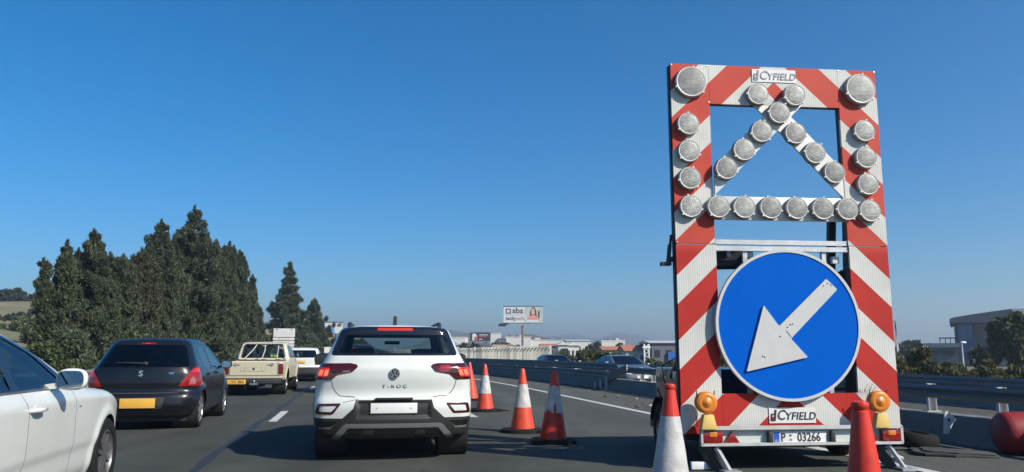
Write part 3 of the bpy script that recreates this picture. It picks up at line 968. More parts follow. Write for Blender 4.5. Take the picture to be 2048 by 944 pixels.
    c.seam([(-0.57, 0.665), (-0.40, 0.70)], 'rear', 0.006, ylim=(-1, 0.7))
    # sides
    for q in ([(0.62, 1.07), (1.05, 1.075), (1.0, 1.38), (0.86, 1.37)], [(1.12, 1.075), (1.98, 1.08), (1.93, 1.46), (1.1, 1.44)], [(2.06, 1.08), (3.0, 1.07), (2.45, 1.38), (2.0, 1.46)]):
        c.cut(rnd(q, 0.03), 'side', 'side_window', M['glass_clear'], -0.003)
    c.cut([(-0.64, 1.12), (0.64, 1.12), (0.54, 1.47), (-0.54, 1.47)], 'front', 'windshield', M['glass_clear'], -0.003, ylim=(2, 4))
    sill = [(-0.2, 0.1), (-0.2, 0.42), (0.40, 0.46), (0.52, 0.72), (0.82, 0.80), (1.12, 0.72), (1.28, 0.44), (2.95, 0.44), (3.1, 0.72), (3.41, 0.80), (3.72, 0.72), (3.9, 0.42), (4.4, 0.42), (4.4, 0.1)]
    c.cut(sill, 'side', 'side_cladding', M['grey_clad'], 0.004, only={0}, ylim=(0.3, 9))
    c.seam([(1.08, 1.06), (1.10, 0.8), (1.3, 0.5)], 'side'); c.seam([(2.05, 1.06), (2.05, 0.5)], 'side')
    for y in (0.82, 3.41): c.hole(circ((y, 0.32), 0.355), 'side', xmin=0.5)
    made = c.finish()
    wells(root, 0.90, (0.82, 3.41), 0.36)
    for y in (0.82, 3.41):
        for s in (-1, 1): wheel(root, s * 0.79, y, 0.335, 0.215, 0.215, M['wheel_silver'], 5, s)
    belly(root, 1.4, 0.7, 4.0, 0.25)
    # exhaust boxes, plate, emblem, lettering
    mb = MB(); mb.box((0, h.rear_y(0, 0.6) - 0.006, 0.600), (0.52, 0.012, 0.112)); npl = mb.build('number_plate', M['plate_white'], root, 0.004)
    yp_ = h.rear_y(0, 0.6) - 0.014
    mb = MB(); mb.box((0, yp_ + 0.012, 0.6), (0.536, 0.010, 0.128)); mb.build('plate_frame', M['black_plastic'], npl)
    for sx_ in (-0.19, 0.19): MB().lathe([(0.007, 0.0), (0.006, -0.004), (0.001, -0.005)], (sx_, yp_, 0.6), 'y', 10).build('screw', M['alu'], npl)
    slab(root, 'plate_lamp', M['grey_clad'], (0, 0.02, 0.705), (0.42, 0.05, 0.022), 0.006)
    em = MB(); em.lathe([(0.058, 0.0), (0.058, -0.012), (0.05, -0.018), (0.003, -0.018)], (0, 0, 0), 'y', 36)
    e = em.build('emblem', M['black_gloss'], root); e.location = (0, h.rear_y(0, 0.985) + 0.004, 0.985)
    rb = MB(); rb.ring((0, 0, 0), 0.049, 0.057, -0.024, -0.016)
    def stroke(a, b, w=0.009): rb.bar((a[0], -0.021, a[1]), (b[0], -0.021, b[1]), 0.006, w, up=(0, 0, 1) if abs(a[0] - b[0]) > abs(a[1] - b[1]) else (1, 0, 0))
    for s in (-1, 1):
        stroke((s * 0.020, 0.045), (s * 0.001, 0.006)); stroke((s * 0.041, 0.030), (s * 0.020, -0.040)); stroke((s * 0.020, -0.040), (s * 0.001, 0.0))
    rb.build('emblem_ring', M['chrome'], e)
    text('T-ROC', 0.048, M['dark_metal'], root, (0, h.rear_y(0.15, 0.838) - 0.003, 0.838), sx=1.45, spacing=1.5, off=0.0004, ext=0.003)
    # bootlid ledge shadow line, roof fin, rails, mirrors
    mb = MB(); mb.prism([(0.50, 1.535), (0.80, 1.555), (0.62, 1.615), (0.54, 1.655), (0.50, 1.63)], -0.022, 0.022, axis='x'); mb.build('roof_fin', M['black_plastic'], root, 0.004)
    for s in (-1, 1):
        mb = MB(); mb.tube([(s * 0.54, 0.62, 1.525), (s * 0.54, 0.66, 1.56), (s * 0.54, 0.9, 1.578), (s * 0.54, 2.1, 1.578), (s * 0.53, 2.4, 1.52)], [0.022, 0.028, 0.018, 0.018, 0.014], 8)
        mb.build('roof_rail', M['black_plastic'], root)
        mirror_pod(root, s * 1.0, 2.80, 1.125, 0.115, 0.06, 0.085, M['black_gloss'], s, gm='mirror_dark')
    mb = MB(); mb.bar((-0.02, 0.17, 1.225), (0.02, 0.17, 1.225), 0.03, 0.05)
    seats(root, [(0.95, (-0.40, 0.40)), (1.95, (-0.36, 0.36))], zb=0.50, h=0.50)
    slab(root, 'dashboard', M['interior'], (0, 2.85, 0.98), (1.4, 0.5, 0.16), 0.05)
    slab(root, 'parcel_shelf', M['interior'], (0, 0.55, 1.06), (1.2, 0.5, 0.03))
    slab(root, 'interior_mirror', M['interior'], (0, 2.5, 1.36), (0.22, 0.03, 0.05), 0.01)
    return root
build_suv()

# ---- dark blue-black hatchback in the left lane
def build_hatch(label, x, y, detail=True):
    L = 3.72
    h = Hull(L,
        T=[(-0.2, 1.36), (0.30, 1.40), (0.6, 1.445), (1.2, 1.475), (1.8, 1.465), (2.3, 1.36), (2.95, 1.03), (3.1, 0.99), (3.5, 0.88), (3.75, 0.74)],
        Rp=[(0.15, 0.16), (0.24, 0.06), (0.38, 0.0), (0.52, 0.01), (0.585, 0.045), (0.60, 0.085), (0.75, 0.075), (0.9, 0.095), (1.0, 0.135), (1.36, 0.46), (1.42, 0.50), (1.5, 0.55)],
        Fp=[(0.2, L - 0.12), (0.45, L), (0.75, L - 0.06), (1.0, L - 0.4)],
        W=[(0.15, 0.75), (0.25, 0.80), (0.45, 0.845), (0.65, 0.855), (0.82, 0.845), (0.93, 0.81), (1.0, 0.775), (1.30, 0.645), (1.5, 0.56)],
        plan=[(-0.2, 0.09), (0.0, 0.05), (0.5, 0.0), (2.8, 0.0), (3.3, 0.05), (3.75, 0.18)],
        zb=0.2, crown=0.05, rk=0.26, ks=0.18, kt=0.10, arches=((0.62, 0.29), (3.01, 0.29)), ar=0.33, flare=0.03)
    root = car_root('hatchback', label, x, y, HEAD)
    c = Car(root, h, M['navy_paint'], res=1.0)
    # glass
    sur = rnd([(-0.70, 0.985), (0.70, 0.985), (0.56, 1.345), (-0.56, 1.345)], 0.06)
    c.cut(sur, 'rear', 'rear_window', M['glass_smoke'], 0.0, ylim=(-1, 0.9))
    c.cut(rnd([(-0.11, 1.352), (0.11, 1.352), (0.11, 1.375), (-0.11, 1.375)], 0.006), 'rear', 'brake_light', M['tail_red'], 0.006, ylim=(-1, 0.9))
    c.cut([(-0.045, 1.356), (0.03, 1.356), (0.03, 1.373), (-0.045, 1.373)], 'rear', 'brake_light', M['brake_lit'], 0.007, ylim=(-1, 0.9))
    for s in (-1, 1):
        lamp = rnd([(0.56, 0.685), (0.95, 0.685), (0.95, 0.98), (0.79, 1.0), (0.735, 0.96), (0.66, 0.84)], 0.02)
        c.cut(lamp if s > 0 else mirx(lamp), 'rear', 'tail_light', M['tail_red'], 0.012, ylim=(-1, 0.55))
        if s < 0:
            lit = rnd([(0.70, 0.84), (0.93, 0.84), (0.93, 0.955), (0.80, 0.975), (0.745, 0.93)], 0.02)
            c.cut(mirx(lit), 'rear', 'brake_light', M['brake_lit'], 0.013, ylim=(-1, 0.55))
        else:
            lit = rnd([(0.72, 0.90), (0.86, 0.90), (0.87, 0.965), (0.80, 0.97), (0.755, 0.95)], 0.02)
            c.cut(lit, 'rear', 'brake_light', M['brake_dim'], 0.013, ylim=(-1, 0.55))
        cl = rnd([(0.70, 0.71), (0.79, 0.71), (0.79, 0.79), (0.755, 0.84), (0.735, 0.81)], 0.02)
        c.cut(cl if s > 0 else mirx(cl), 'rear', 'tail_light', M['tail_clear'] if s > 0 else M['tail_red'], 0.013, ylim=(-1, 0.55))
    hs = [(-0.62, 0.685), (-0.575, 0.60), (-0.54, 0.585), (0.54, 0.585), (0.575, 0.60), (0.62, 0.685)]
    c.seam(hs, 'rear', 0.012, ylim=(-1, 0.5))
    c.cut(rnd([(-0.36, 0.33), (0.36, 0.33), (0.40, 0.53), (-0.40, 0.53)], 0.03), 'rear', 'plate_recess', M['black_plastic'], -0.012, ylim=(-1, 0.5))
    c.cut([(-0.75, 0.1), (-0.75, 0.265), (0.75, 0.265), (0.75, 0.1)], 'rear', 'valance', M['black_plastic'], -0.004, ylim=(-1, 0.5))
    # sides
    c.cut(rnd([(0.70, 1.0), (0.93, 0.97), (0.93, 1.27), (0.86, 1.25)], 0.02), 'side', 'side_window', M['glass_smoke'], -0.002)
    c.cut(rnd([(0.99, 0.965), (1.66, 0.955), (1.62, 1.34), (1.1, 1.325), (1.0, 1.28)], 0.03), 'side', 'side_window', M['glass_smoke'], -0.003)
    c.cut(rnd([(1.72, 0.955), (2.72, 0.955), (2.2, 1.24), (1.95, 1.335), (1.70, 1.345)], 0.03), 'side', 'side_window', M['glass_dark'], -0.003)
    c.cut([(-0.60, 1.0), (0.60, 1.0), (0.50, 1.37), (-0.50, 1.37)], 'front', 'windshield', M['glass_dark'], -0.003, ylim=(2, 3.4))
    for p in ([(0.96, 0.95), (0.97, 0.75), (1.1, 0.5), (1.12, 0.3), (2.62, 0.3)], [(1.69, 0.95), (1.69, 0.3)], [(2.74, 0.95), (2.68, 0.6), (2.62, 0.3)]): c.seam(p, 'side', 0.008)
    for y in (0.62, 3.01): c.hole(circ((y, 0.29), 0.325), 'side', xmin=0.45)
    c.finish()
    wells(root, 0.83, (0.62, 3.01), 0.335)
    for y in (0.62, 3.01):
        for s in (-1, 1): wheel(root, s * 0.745, y, 0.30, 0.19, 0.205, M['wheel_silver'], 0, s)
    belly(root, 1.35, 0.3, 3.5, 0.19)
    slab(root, 'number_plate', M['plate_yellow'], (0.0, h.rear_y(0.1, 0.43), 0.43), (0.52, 0.012, 0.15), 0.003)
    for sd in (-1, 1): mirror_pod(root, sd * 0.93, 2.45, 1.0, 0.10, 0.06, 0.075, M['dark_paint'] if sd < 0 else M['black_gloss'], sd)
    for s in (-1, 1):
        for y in (1.15, 1.95): slab(root, 'door_handle', M['navy_paint'], (s * 0.85, y, 0.86), (0.03, 0.16, 0.035), 0.01)
    # wiper
    mb = MB(); mb.tube([(0.03, 0.17, 1.045), (-0.10, 0.155, 1.055), (-0.40, 0.19, 1.06)], [0.016, 0.011, 0.006], 8)
    mb.ell((0.04, 0.175, 1.045), (0.04, 0.03, 0.03)); mb.build('wiper', M['black_plastic'], root)
    if detail:
        text('S', 0.125, M['chrome'], root, (0, h.rear_y(0, 0.885) - 0.002, 0.885), rot=(R(90) - 0.12, 0, 0), off=0.003, ext=0.005, sx=1.15, name='emblem').data.materials[0] = M['wheel_silver']
        text('SWIFT', 0.042, M['chrome'], root, (0.42, h.rear_y(0.45, 0.885) - 0.002, 0.885), rot=(R(90) - 0.1, 0, R(6)), shear=0.25, off=0.001, ext=0.004, sx=1.15)
        mb = MB(); mb.tube([(0.0, 0.8, 1.46), (0.0, 0.62, 1.60)], 0.005, 6); mb.build('aerial', M['black_plastic'], root)
    seats(root, [(0.85, (-0.35, 0.35)), (1.65, (-0.34, 0.34))], zb=0.42, h=0.58)
    return root
hatch = build_hatch('dark hatchback with dirty tailgate and amber number plate in the left lane', -5.88, 12.38)

# ---- white saloon at the left edge, front half in view
def build_saloon():
    L = 4.70
    h = Hull(L,
        T=[(-0.2, 0.95), (0.1, 1.03), (0.4, 1.07), (0.6, 1.14), (1.1, 1.36), (1.5, 1.43), (1.9, 1.435), (2.25, 1.39), (2.7, 1.215), (3.08, 1.03), (3.3, 0.975), (3.9, 0.925), (4.4, 0.82), (4.75, 0.6)],
        Rp=[(0.2, 0.1), (0.5, 0.0), (0.9, 0.05), (1.1, 0.12)],
        Fp=[(0.15, L - 0.12), (0.4, L), (0.6, L - 0.02), (0.8, L - 0.12), (1.0, L - 0.4)],
        W=[(0.15, 0.80), (0.28, 0.865), (0.33, 0.875), (0.45, 0.885), (0.49, 0.902), (0.62, 0.908), (0.86, 0.912), (0.885, 0.902), (0.92, 0.885), (0.955, 0.865), (1.0, 0.83), (1.2, 0.72), (1.35, 0.62), (1.5, 0.55)],
        plan=[(-0.2, 0.12), (0.6, 0.0), (3.4, 0.0), (4.0, 0.025), (4.4, 0.09), (4.75, 0.24)],
        zb=0.17, crown=0.05, rk=0.16, fk=0.30, ks=0.14, kt=0.085, sT=0.07, sW=0.02, arches=((1.02, 0.325), (3.83, 0.325)), ar=0.35, flare=0.018)
    root = car_root('saloon_car', 'white saloon car at the left edge with its door mirror and front wheel in view', -3.745, 3.16, HEAD)
    c = Car(root, h, M['white_paint'], res=1.3)
    trim = rnd([(0.5, 0.985), (1.03, 0.955), (2.97, 0.955), (2.83, 1.04), (2.51, 1.235), (2.19, 1.345), (1.83, 1.385), (1.43, 1.38), (0.98, 1.28), (0.63, 1.10)], 0.04)
    c.cut(trim, 'side', 'window_surround', M['black_gloss'], 0.002)
    c.cut(rnd([(1.97, 0.972), (2.79, 0.972), (2.72, 1.045), (2.46, 1.215), (2.17, 1.32), (2.02, 1.352)], 0.025), 'side', 'side_window', M['glass_dark'], -0.004)
    c.cut(rnd([(0.95, 0.972), (1.86, 0.972), (1.91, 1.355), (1.48, 1.355), (1.15, 1.275)], 0.03), 'side', 'side_window', M['glass_dark'], -0.004)
    c.cut([(-0.64, 1.03), (0.64, 1.03), (0.53, 1.36), (-0.53, 1.36)], 'front', 'windshield', M['glass'], -0.003, ylim=(1.9, 3.6))
    c.cut([(-0.55, 1.05), (0.55, 1.05), (0.48, 1.34), (-0.48, 1.34)], 'rear', 'rear_window', M['glass_dark'], -0.003, ylim=(0.3, 1.7))
    for p in ([(2.87, 0.945), (2.93, 0.85), (2.95, 0.6), (2.95, 0.30), (2.88, 0.225), (2.0, 0.225)], [(1.96, 0.945), (2.03, 0.80), (2.04, 0.55), (2.02, 0.225)]): c.seam(p, 'side', 0.007)
    c.cut([(0.0, 0.1), (0.0, 0.205), (4.9, 0.205), (4.9, 0.1)], 'side', 'sill', M['grey_clad'], 0.0, ylim=(1.2, 3.6))
    for y in (1.02, 3.83): c.hole(circ((y, 0.325), 0.352, 30), 'side', xmin=0.5)
    c.cut([(-0.78, 0.62), (-0.50, 0.62), (-0.52, 0.78), (-0.85, 0.80)], 'front', 'headlight', M['lamp_white'], 0.004, ylim=(3.5, 5)); c.cut([(0.85, 0.80), (0.52, 0.78), (0.50, 0.62), (0.78, 0.62)], 'front', 'headlight', M['lamp_white'], 0.004, ylim=(3.5, 5))
    c.finish()
    wells(root, 0.89, (1.02, 3.83), 0.36)
    for y in (1.02, 3.83):
        for s in (-1, 1): wheel(root, s * 0.79, y, 0.322, 0.225, 0.215, M['wheel_dark'], 10, s)
    belly(root, 1.5, 0.4, 4.3, 0.17)
    for s in (-1, 1):
        hb = MB()
        hb.ell((s * 0.905, 2.14, 0.825), (0.012, 0.075, 0.042), 10)
        hb.tube([(s * 0.90, 2.03, 0.827), (s * 0.945, 2.06, 0.831), (s * 0.952, 2.14, 0.831), (s * 0.945, 2.21, 0.831), (s * 0.90, 2.24, 0.829)], [0.015, 0.017, 0.018, 0.017, 0.015], 10)
        hb.build('door_handle', M['white_paint'], root)
        slab(root, 'side_badge', M['dark_metal'], (s * 0.905, 3.03, 0.80), (0.012, 0.055, 0.022), 0.003)
        mirror_pod(root, s * 1.01, 2.48, 1.025, 0.108, 0.042, 0.080, M['white_paint'], s)
        mb = MB(); mb.bar((s * 0.868, 1.0, 0.958), (s * 0.868, 2.9, 0.958), 0.008, 0.012); mb.build('window_trim', M['alu'], root)
    seats(root, [(1.15, (-0.4, 0.4)), (1.9, (-0.37, 0.37))], zb=0.38, h=0.56)
    # steering wheel, right-hand drive
    mb = MB(); pts = [(0.37 + 0.18 * math.cos(a), 2.45 + 0.06 * math.sin(a), 0.92 + 0.17 * math.sin(a)) for a in [2 * math.pi * k / 24 for k in range(25)]]
    mb.tube(pts, 0.016, 8, cap=False); mb.build('steering_wheel', M['interior_grey'], root)
    slab(root, 'dashboard', M['interior_grey'], (0, 2.8, 0.88), (1.4, 0.5, 0.15), 0.05)
    return root
build_saloon()

# ---- pickups
def build_pickup(name, label, x, y, rz, paint, detail=True, z=0.0):
    L = 4.85
    h = Hull(L,
        T=[(-0.2, 0.985), (1.55, 0.99), (1.70, 1.02), (1.80, 1.46), (1.95, 1.535), (2.6, 1.56), (3.05, 1.50), (3.55, 1.08), (3.7, 1.03), (4.5, 0.95), (4.9, 0.8)],
        Rp=[(0.2, 0.05), (0.45, 0.03), (0.5, 0.02), (1.0, 0.0), (1.6, 0.0)],
        Fp=[(0.2, L - 0.1), (0.5, L), (0.8, L - 0.03), (1.0, L - 0.2)],
        W=[(0.2, 0.76), (0.42, 0.80), (0.6, 0.815), (0.8, 0.815), (1.0, 0.79), (1.05, 0.775), (1.45, 0.66), (1.6, 0.62)],
        plan=[(-0.2, 0.03), (0.2, 0.01), (0.5, 0.0), (4.0, 0.0), (4.5, 0.05), (4.9, 0.14)],
        zb=0.42, crown=0.03, rk=0.03, ks=0.06, kt=0.05, sT=0.03, arches=((0.98, 0.36), (3.95, 0.36)), ar=0.40, flare=0.035)
    root = thing(name, label, 'pickup', (x, y, z), rz)
    c = Car(root, h, paint, res=1.0)
    if detail:
        c.cut([(-0.9, 0.1), (-0.9, 0.50), (0.9, 0.50), (0.9, 0.1)], 'rear', 'valance', M['black_plastic'], -0.02, ylim=(-1, 0.5))
    c.cut(rnd([(-0.665, 1.05), (0.665, 1.05), (0.585, 1.475), (-0.585, 1.475)], 0.07), 'rear', 'window_surround', M['black_plastic'], 0.0, ylim=(1.2, 2.3))
    c.cut(rnd([(-0.63, 1.075), (0.63, 1.075), (0.555, 1.455), (-0.555, 1.455)], 0.06), 'rear', 'rear_window', M['glass_clear'], -0.003, ylim=(1.2, 2.3))
    for s in (-1, 1):
        p = [(0.675, 0.60), (0.86, 0.60), (0.86, 0.90), (0.675, 0.90)]
        c.cut(p if s > 0 else mirx(p), 'rear', 'tail_light', M['tail_dull'], 0.006, ylim=(-1, 0.4))
    for p in ([(-0.655, 0.975), (-0.655, 0.57), (0.655, 0.57), (0.655, 0.975)],): c.seam(p, 'rear', 0.014, ylim=(-1, 0.4))
    c.cut([(-0.9, 0.555), (-0.9, 0.575), (0.9, 0.575), (0.9, 0.555)], 'rear', 'seam', M['seam'], 0, True, only={0}, ylim=(-1, 0.4))
    for q in ([(1.93, 1.07), (2.55, 1.06), (2.55, 1.45), (1.96, 1.43)], [(2.62, 1.06), (3.42, 1.06), (3.05, 1.38), (2.62, 1.46)]):
        c.cut(rnd(q, 0.03), 'side', 'side_window', M['glass'], -0.003)
    c.cut([(-0.62, 1.10), (0.62, 1.10), (0.54, 1.46), (-0.54, 1.46)], 'front', 'windshield', M['glass'], -0.003, ylim=(2.7, 3.9))
    for p in ([(1.90, 1.0), (1.90, 0.5)], [(2.58, 1.05), (2.58, 0.48)], [(3.48, 1.0), (3.42, 0.5)], [(1.72, 0.98), (1.72, 0.45)]): c.seam(p, 'side', 0.01)
    for y in (0.98, 3.95): c.hole(circ((y, 0.36), 0.40), 'side', xmin=0.45)
    carve(c.bm, c.lay, [(-0.70, 0.09), (0.70, 0.09), (0.70, 1.62), (-0.70, 1.62)], 'top', -1, zlim=(0.9, 1.03))
    c.finish()
    mb = MB()
    for s in (-1, 1): mb.box((s * 0.70, 0.85, 0.79), (0.02, 1.55, 0.36))
    mb.box((0, 0.085, 0.79), (1.38, 0.02, 0.36)); mb.box((0, 1.63, 0.79), (1.38, 0.02, 0.36)); mb.box((0, 0.85, 0.60), (1.38, 1.52, 0.02))
    mb.build('cargo_bed', paint, root)
    wells(root, 0.80, (0.98, 3.95), 0.41)
    for y in (0.98, 3.95):
        for s in (-1, 1): wheel(root, s * 0.71, y, 0.35, 0.19, 0.20, M['wheel_silver'], 0, s)
    mb = MB(); mb.box((0, 2.4, 0.38), (1.0, 4.3, 0.14)); mb.box((0, 0.35, 0.34), (0.5, 0.5, 0.18)); mb.build('chassis', M['black_plastic'], root)
    bp = slab(root, 'bumper', M['black_plastic'], (0.0, -0.06, 0.42), (1.56, 0.14, 0.15), 0.02)
    mb = MB(); mb.tube([(0.05, -0.05, 0.36), (0.05, -0.2, 0.36)], 0.03, 8); mb.ell((0.05, -0.2, 0.42), (0.03, 0.03, 0.03)); mb.box((0.05, -0.12, 0.34), (0.22, 0.2, 0.05)); mb.build('tow_bar', M['alu'], bp)
    for s in (-1, 1):
        slab(root, 'mud_flap', M['rubber'], (s * 0.70, 0.55, 0.40), (0.22, 0.012, 0.16))
        mirror_pod(root, s * 0.93, 3.28, 1.16, 0.09, 0.05, 0.085, M['black_plastic'], s)
    seats(root, [(2.0, (-0.35, 0.35)), (2.75, (-0.34, 0.34))], zb=0.55, h=0.52)
    if detail:
        pl = slab(root, 'number_plate', M['plate_yellow'], (-0.43, -0.145, 0.40), (0.50, 0.012, 0.125), 0.003)
        text('VC 862', 0.11, M['ink'], pl, (-0.40, -0.153, 0.40), ext=0.001, off=0.002)
        for s in (-1, 1):
            mb = MB(); mb.ring((s * 0.50, -0.004, 0.885), 0.03, 0.042, -0.006, 0.006); mb.box((s * 0.46, -0.006, 0.885), (0.16, 0.014, 0.025)); mb.build('tailgate_handle', M['galv'], root)
        t = text('ISUZU', 0.20, paint, root, (0, 0.004, 0.755), sx=1.25, ext=0.0015, off=0.001, spacing=1.1)
        mb = MB(); mb.ell((0.0, 0.0, 0.76), (0.03, 0.012, 0.035)); mb.build('tailgate_latch', M['dark_metal'], root)
        # ropes over the bed and the roof rail
        mb = MB()
        mb.tube([(-0.33, 0.1, 1.0), (-0.27, 1.5, 1.3), (-0.20, 1.72, 1.46)], 0.012, 6); mb.tube([(0.18, 0.1, 1.0), (0.08, 1.5, 1.3), (0.04, 1.72, 1.46)], 0.012, 6)
        mb.tube([(0.42, 1.66, 1.05), (0.45, 1.70, 1.44)], 0.012, 6)
        mb.tube([(-0.08 + 0.0, 1.75, 1.47), (0.0, 1.74, 1.42), (0.06, 1.74, 1.42), (0.12, 1.75, 1.47)], 0.014, 6)
        mb.build('rope', mat('rope', (0.55, 0.5, 0.4), 0.9), root)
        mb = MB(); r2 = random.Random(5); pts = [(-0.76, 0.03, 1.005)]
        for k in range(1, 16): pts.append((-0.76 + 1.52 * k / 15, 0.04 + 0.02 * r2.random(), 1.0 + 0.022 * r2.random()))
        mb.tube(pts, 0.016, 6); mb.build('tarp_cord', M['black_plastic'], root)
        mb = MB()
        mb.tube([(-0.70, 1.60, 1.0), (-0.58, 1.70, 1.49), (0.58, 1.70, 1.49), (0.70, 1.60, 1.0)], 0.018, 8)
        mb.build('roll_bar', paint, root)
    return root
build_pickup('pickup_truck', 'cream pickup with cord along its tailgate and a yellow number plate', -7.36, 22.35, HEAD - 0.03, M['cream_paint'])
# reflective jackets hung inside the cars
M['vest'] = mat('vest', (0.28, 0.5, 0.06), 0.8, emit=None)
def vest(x, y, z, label, s=1.0):
    mb = MB(); mb.prism(rnd([(-0.16, -0.2), (0.16, -0.2), (0.17, 0.05), (0.09, 0.2), (0.03, 0.14), (-0.03, 0.14), (-0.09, 0.2), (-0.17, 0.05)], 0.03), -0.03, 0.03)
    mb.box((0, -0.035, -0.06), (0.31, 0.008, 0.045), m=1)
    o = mb.build('reflective_vest', [M['vest'], M['lamp_white']]); o.location = (x, y, z); o.scale = (s, s, s); o.rotation_euler = (0, 0, HEAD)
    tag(o, label, 'vest', 'reflective vests hung inside the vehicles'); return o
vest(-7.36, 24.22, 1.22, 'yellow green reflective vest hanging behind the pickup rear window', 0.68)

# ---- white estate further up the lane
def build_estate():
    L = 4.1
    h = Hull(L,
        T=[(-0.2, 1.33), (0.15, 1.38), (0.5, 1.42), (1.5, 1.445), (2.2, 1.40), (3.0, 1.03), (3.2, 0.98), (3.9, 0.86), (4.1, 0.74)],
        Rp=[(0.2, 0.08), (0.35, 0.0), (0.6, 0.01), (0.65, 0.05), (0.98, 0.07), (1.35, 0.26), (1.5, 0.3)],
        Fp=[(0.2, L - 0.1), (0.5, L), (0.8, L - 0.05), (1.0, L - 0.4)],
        W=[(0.2, 0.78), (0.45, 0.85), (0.7, 0.86), (0.95, 0.83), (1.3, 0.68), (1.5, 0.6)],
        plan=[(-0.2, 0.05), (0.4, 0.0), (3.3, 0.0), (4.1, 0.16)], zb=0.24, crown=0.05, rk=0.12, ks=0.12, kt=0.08, arches=((0.75, 0.31), (3.3, 0.31)), ar=0.35)
    root = car_root('estate_car', 'white car with grey lower bumper beside the pickup further up the lane', -8.93, 33.2, HEAD + 0.02)
    c = Car(root, h, M['white_paint'], res=0.7)
    c.cut([(-1, 0.1), (-1, 0.60), (1, 0.60), (1, 0.1)], 'rear', 'bumper', M['grey_clad'], 0.004, ylim=(-1, 0.5))
    c.cut([(-0.2, 0.1), (-0.2, 0.42), (4.4, 0.42), (4.4, 0.1)], 'side', 'bumper', M['grey_clad'], 0.003, only={0})
    c.cut(rnd([(-0.66, 1.0), (0.66, 1.0), (0.56, 1.32), (-0.56, 1.32)], 0.05), 'rear', 'rear_window', M['glass_smoke'], 0.0, ylim=(-1, 0.6))
    for s in (-1, 1):
        p = rnd([(0.55, 0.70), (0.9, 0.70), (0.9, 0.97), (0.66, 0.99), (0.56, 0.85)], 0.02); c.cut(p if s > 0 else mirx(p), 'rear', 'tail_light', M['tail_red'], 0.008, ylim=(-1, 0.5))
        p = [(0.62, 0.76), (0.72, 0.76), (0.72, 0.90), (0.64, 0.90)]; c.cut(p if s > 0 else mirx(p), 'rear', 'tail_light', M['tail_clear'], 0.01, ylim=(-1, 0.5))
    for q in ([(0.45, 1.0), (0.95, 0.98), (0.95, 1.28), (0.6, 1.27)], [(1.02, 0.98), (1.75, 0.97), (1.75, 1.32), (1.02, 1.30)], [(1.82, 0.97), (2.85, 0.97), (2.2, 1.28), (1.82, 1.32)]): c.cut(q, 'side', 'side_window', M['glass_dark'], -0.002)
    c.cut([(-0.6, 1.02), (0.6, 1.02), (0.5, 1.34), (-0.5, 1.34)], 'front', 'windshield', M['glass_dark'], -0.002, ylim=(2, 3.6))
    for y in (0.75, 3.3): c.hole(circ((y, 0.31), 0.34, 16), 'side', xmin=0.45)
    c.finish(); wells(root, 0.84, (0.75, 3.3), 0.35)
    for y in (0.75, 3.3):
        for s in (-1, 1): wheel(root, s * 0.74, y, 0.31, 0.2, 0.2, M['wheel_silver'], 0, s)
    belly(root, 1.4, 0.3, 3.8, 0.2)
    slab(root, 'number_plate', M['plate_yellow'], (-0.05, 0.03, 0.83), (0.42, 0.012, 0.11), 0.002)
    for s in (-1, 1): mirror_pod(root, s * 0.95, 2.7, 1.0, 0.09, 0.05, 0.07, M['black_plastic'], s)
    return root
build_estate()
vest(-8.95, 33.7, 1.13, 'yellow green reflective vest in the back window of the white car', 0.6)

# ---- dark cars further ahead (copies of the hatchback)
a = dup(hatch); a.location = (-13.6, 51.0, -0.10); a.rotation_euler = (0, 0, HEAD + 0.12)
a['label'] = 'dark car far ahead showing just its roof between the white car and the suv'; a['group'] = 'dark hatchbacks in the queue'; hatch['group'] = 'dark hatchbacks in the queue'
b = dup(hatch); b.location = (-4.75, 23.6, 0.0); b.rotation_euler = (0, 0, HEAD + 0.02)
b['label'] = 'dark car hidden ahead of the white suv, seen through its rear window'; b['group'] = 'dark hatchbacks in the queue'

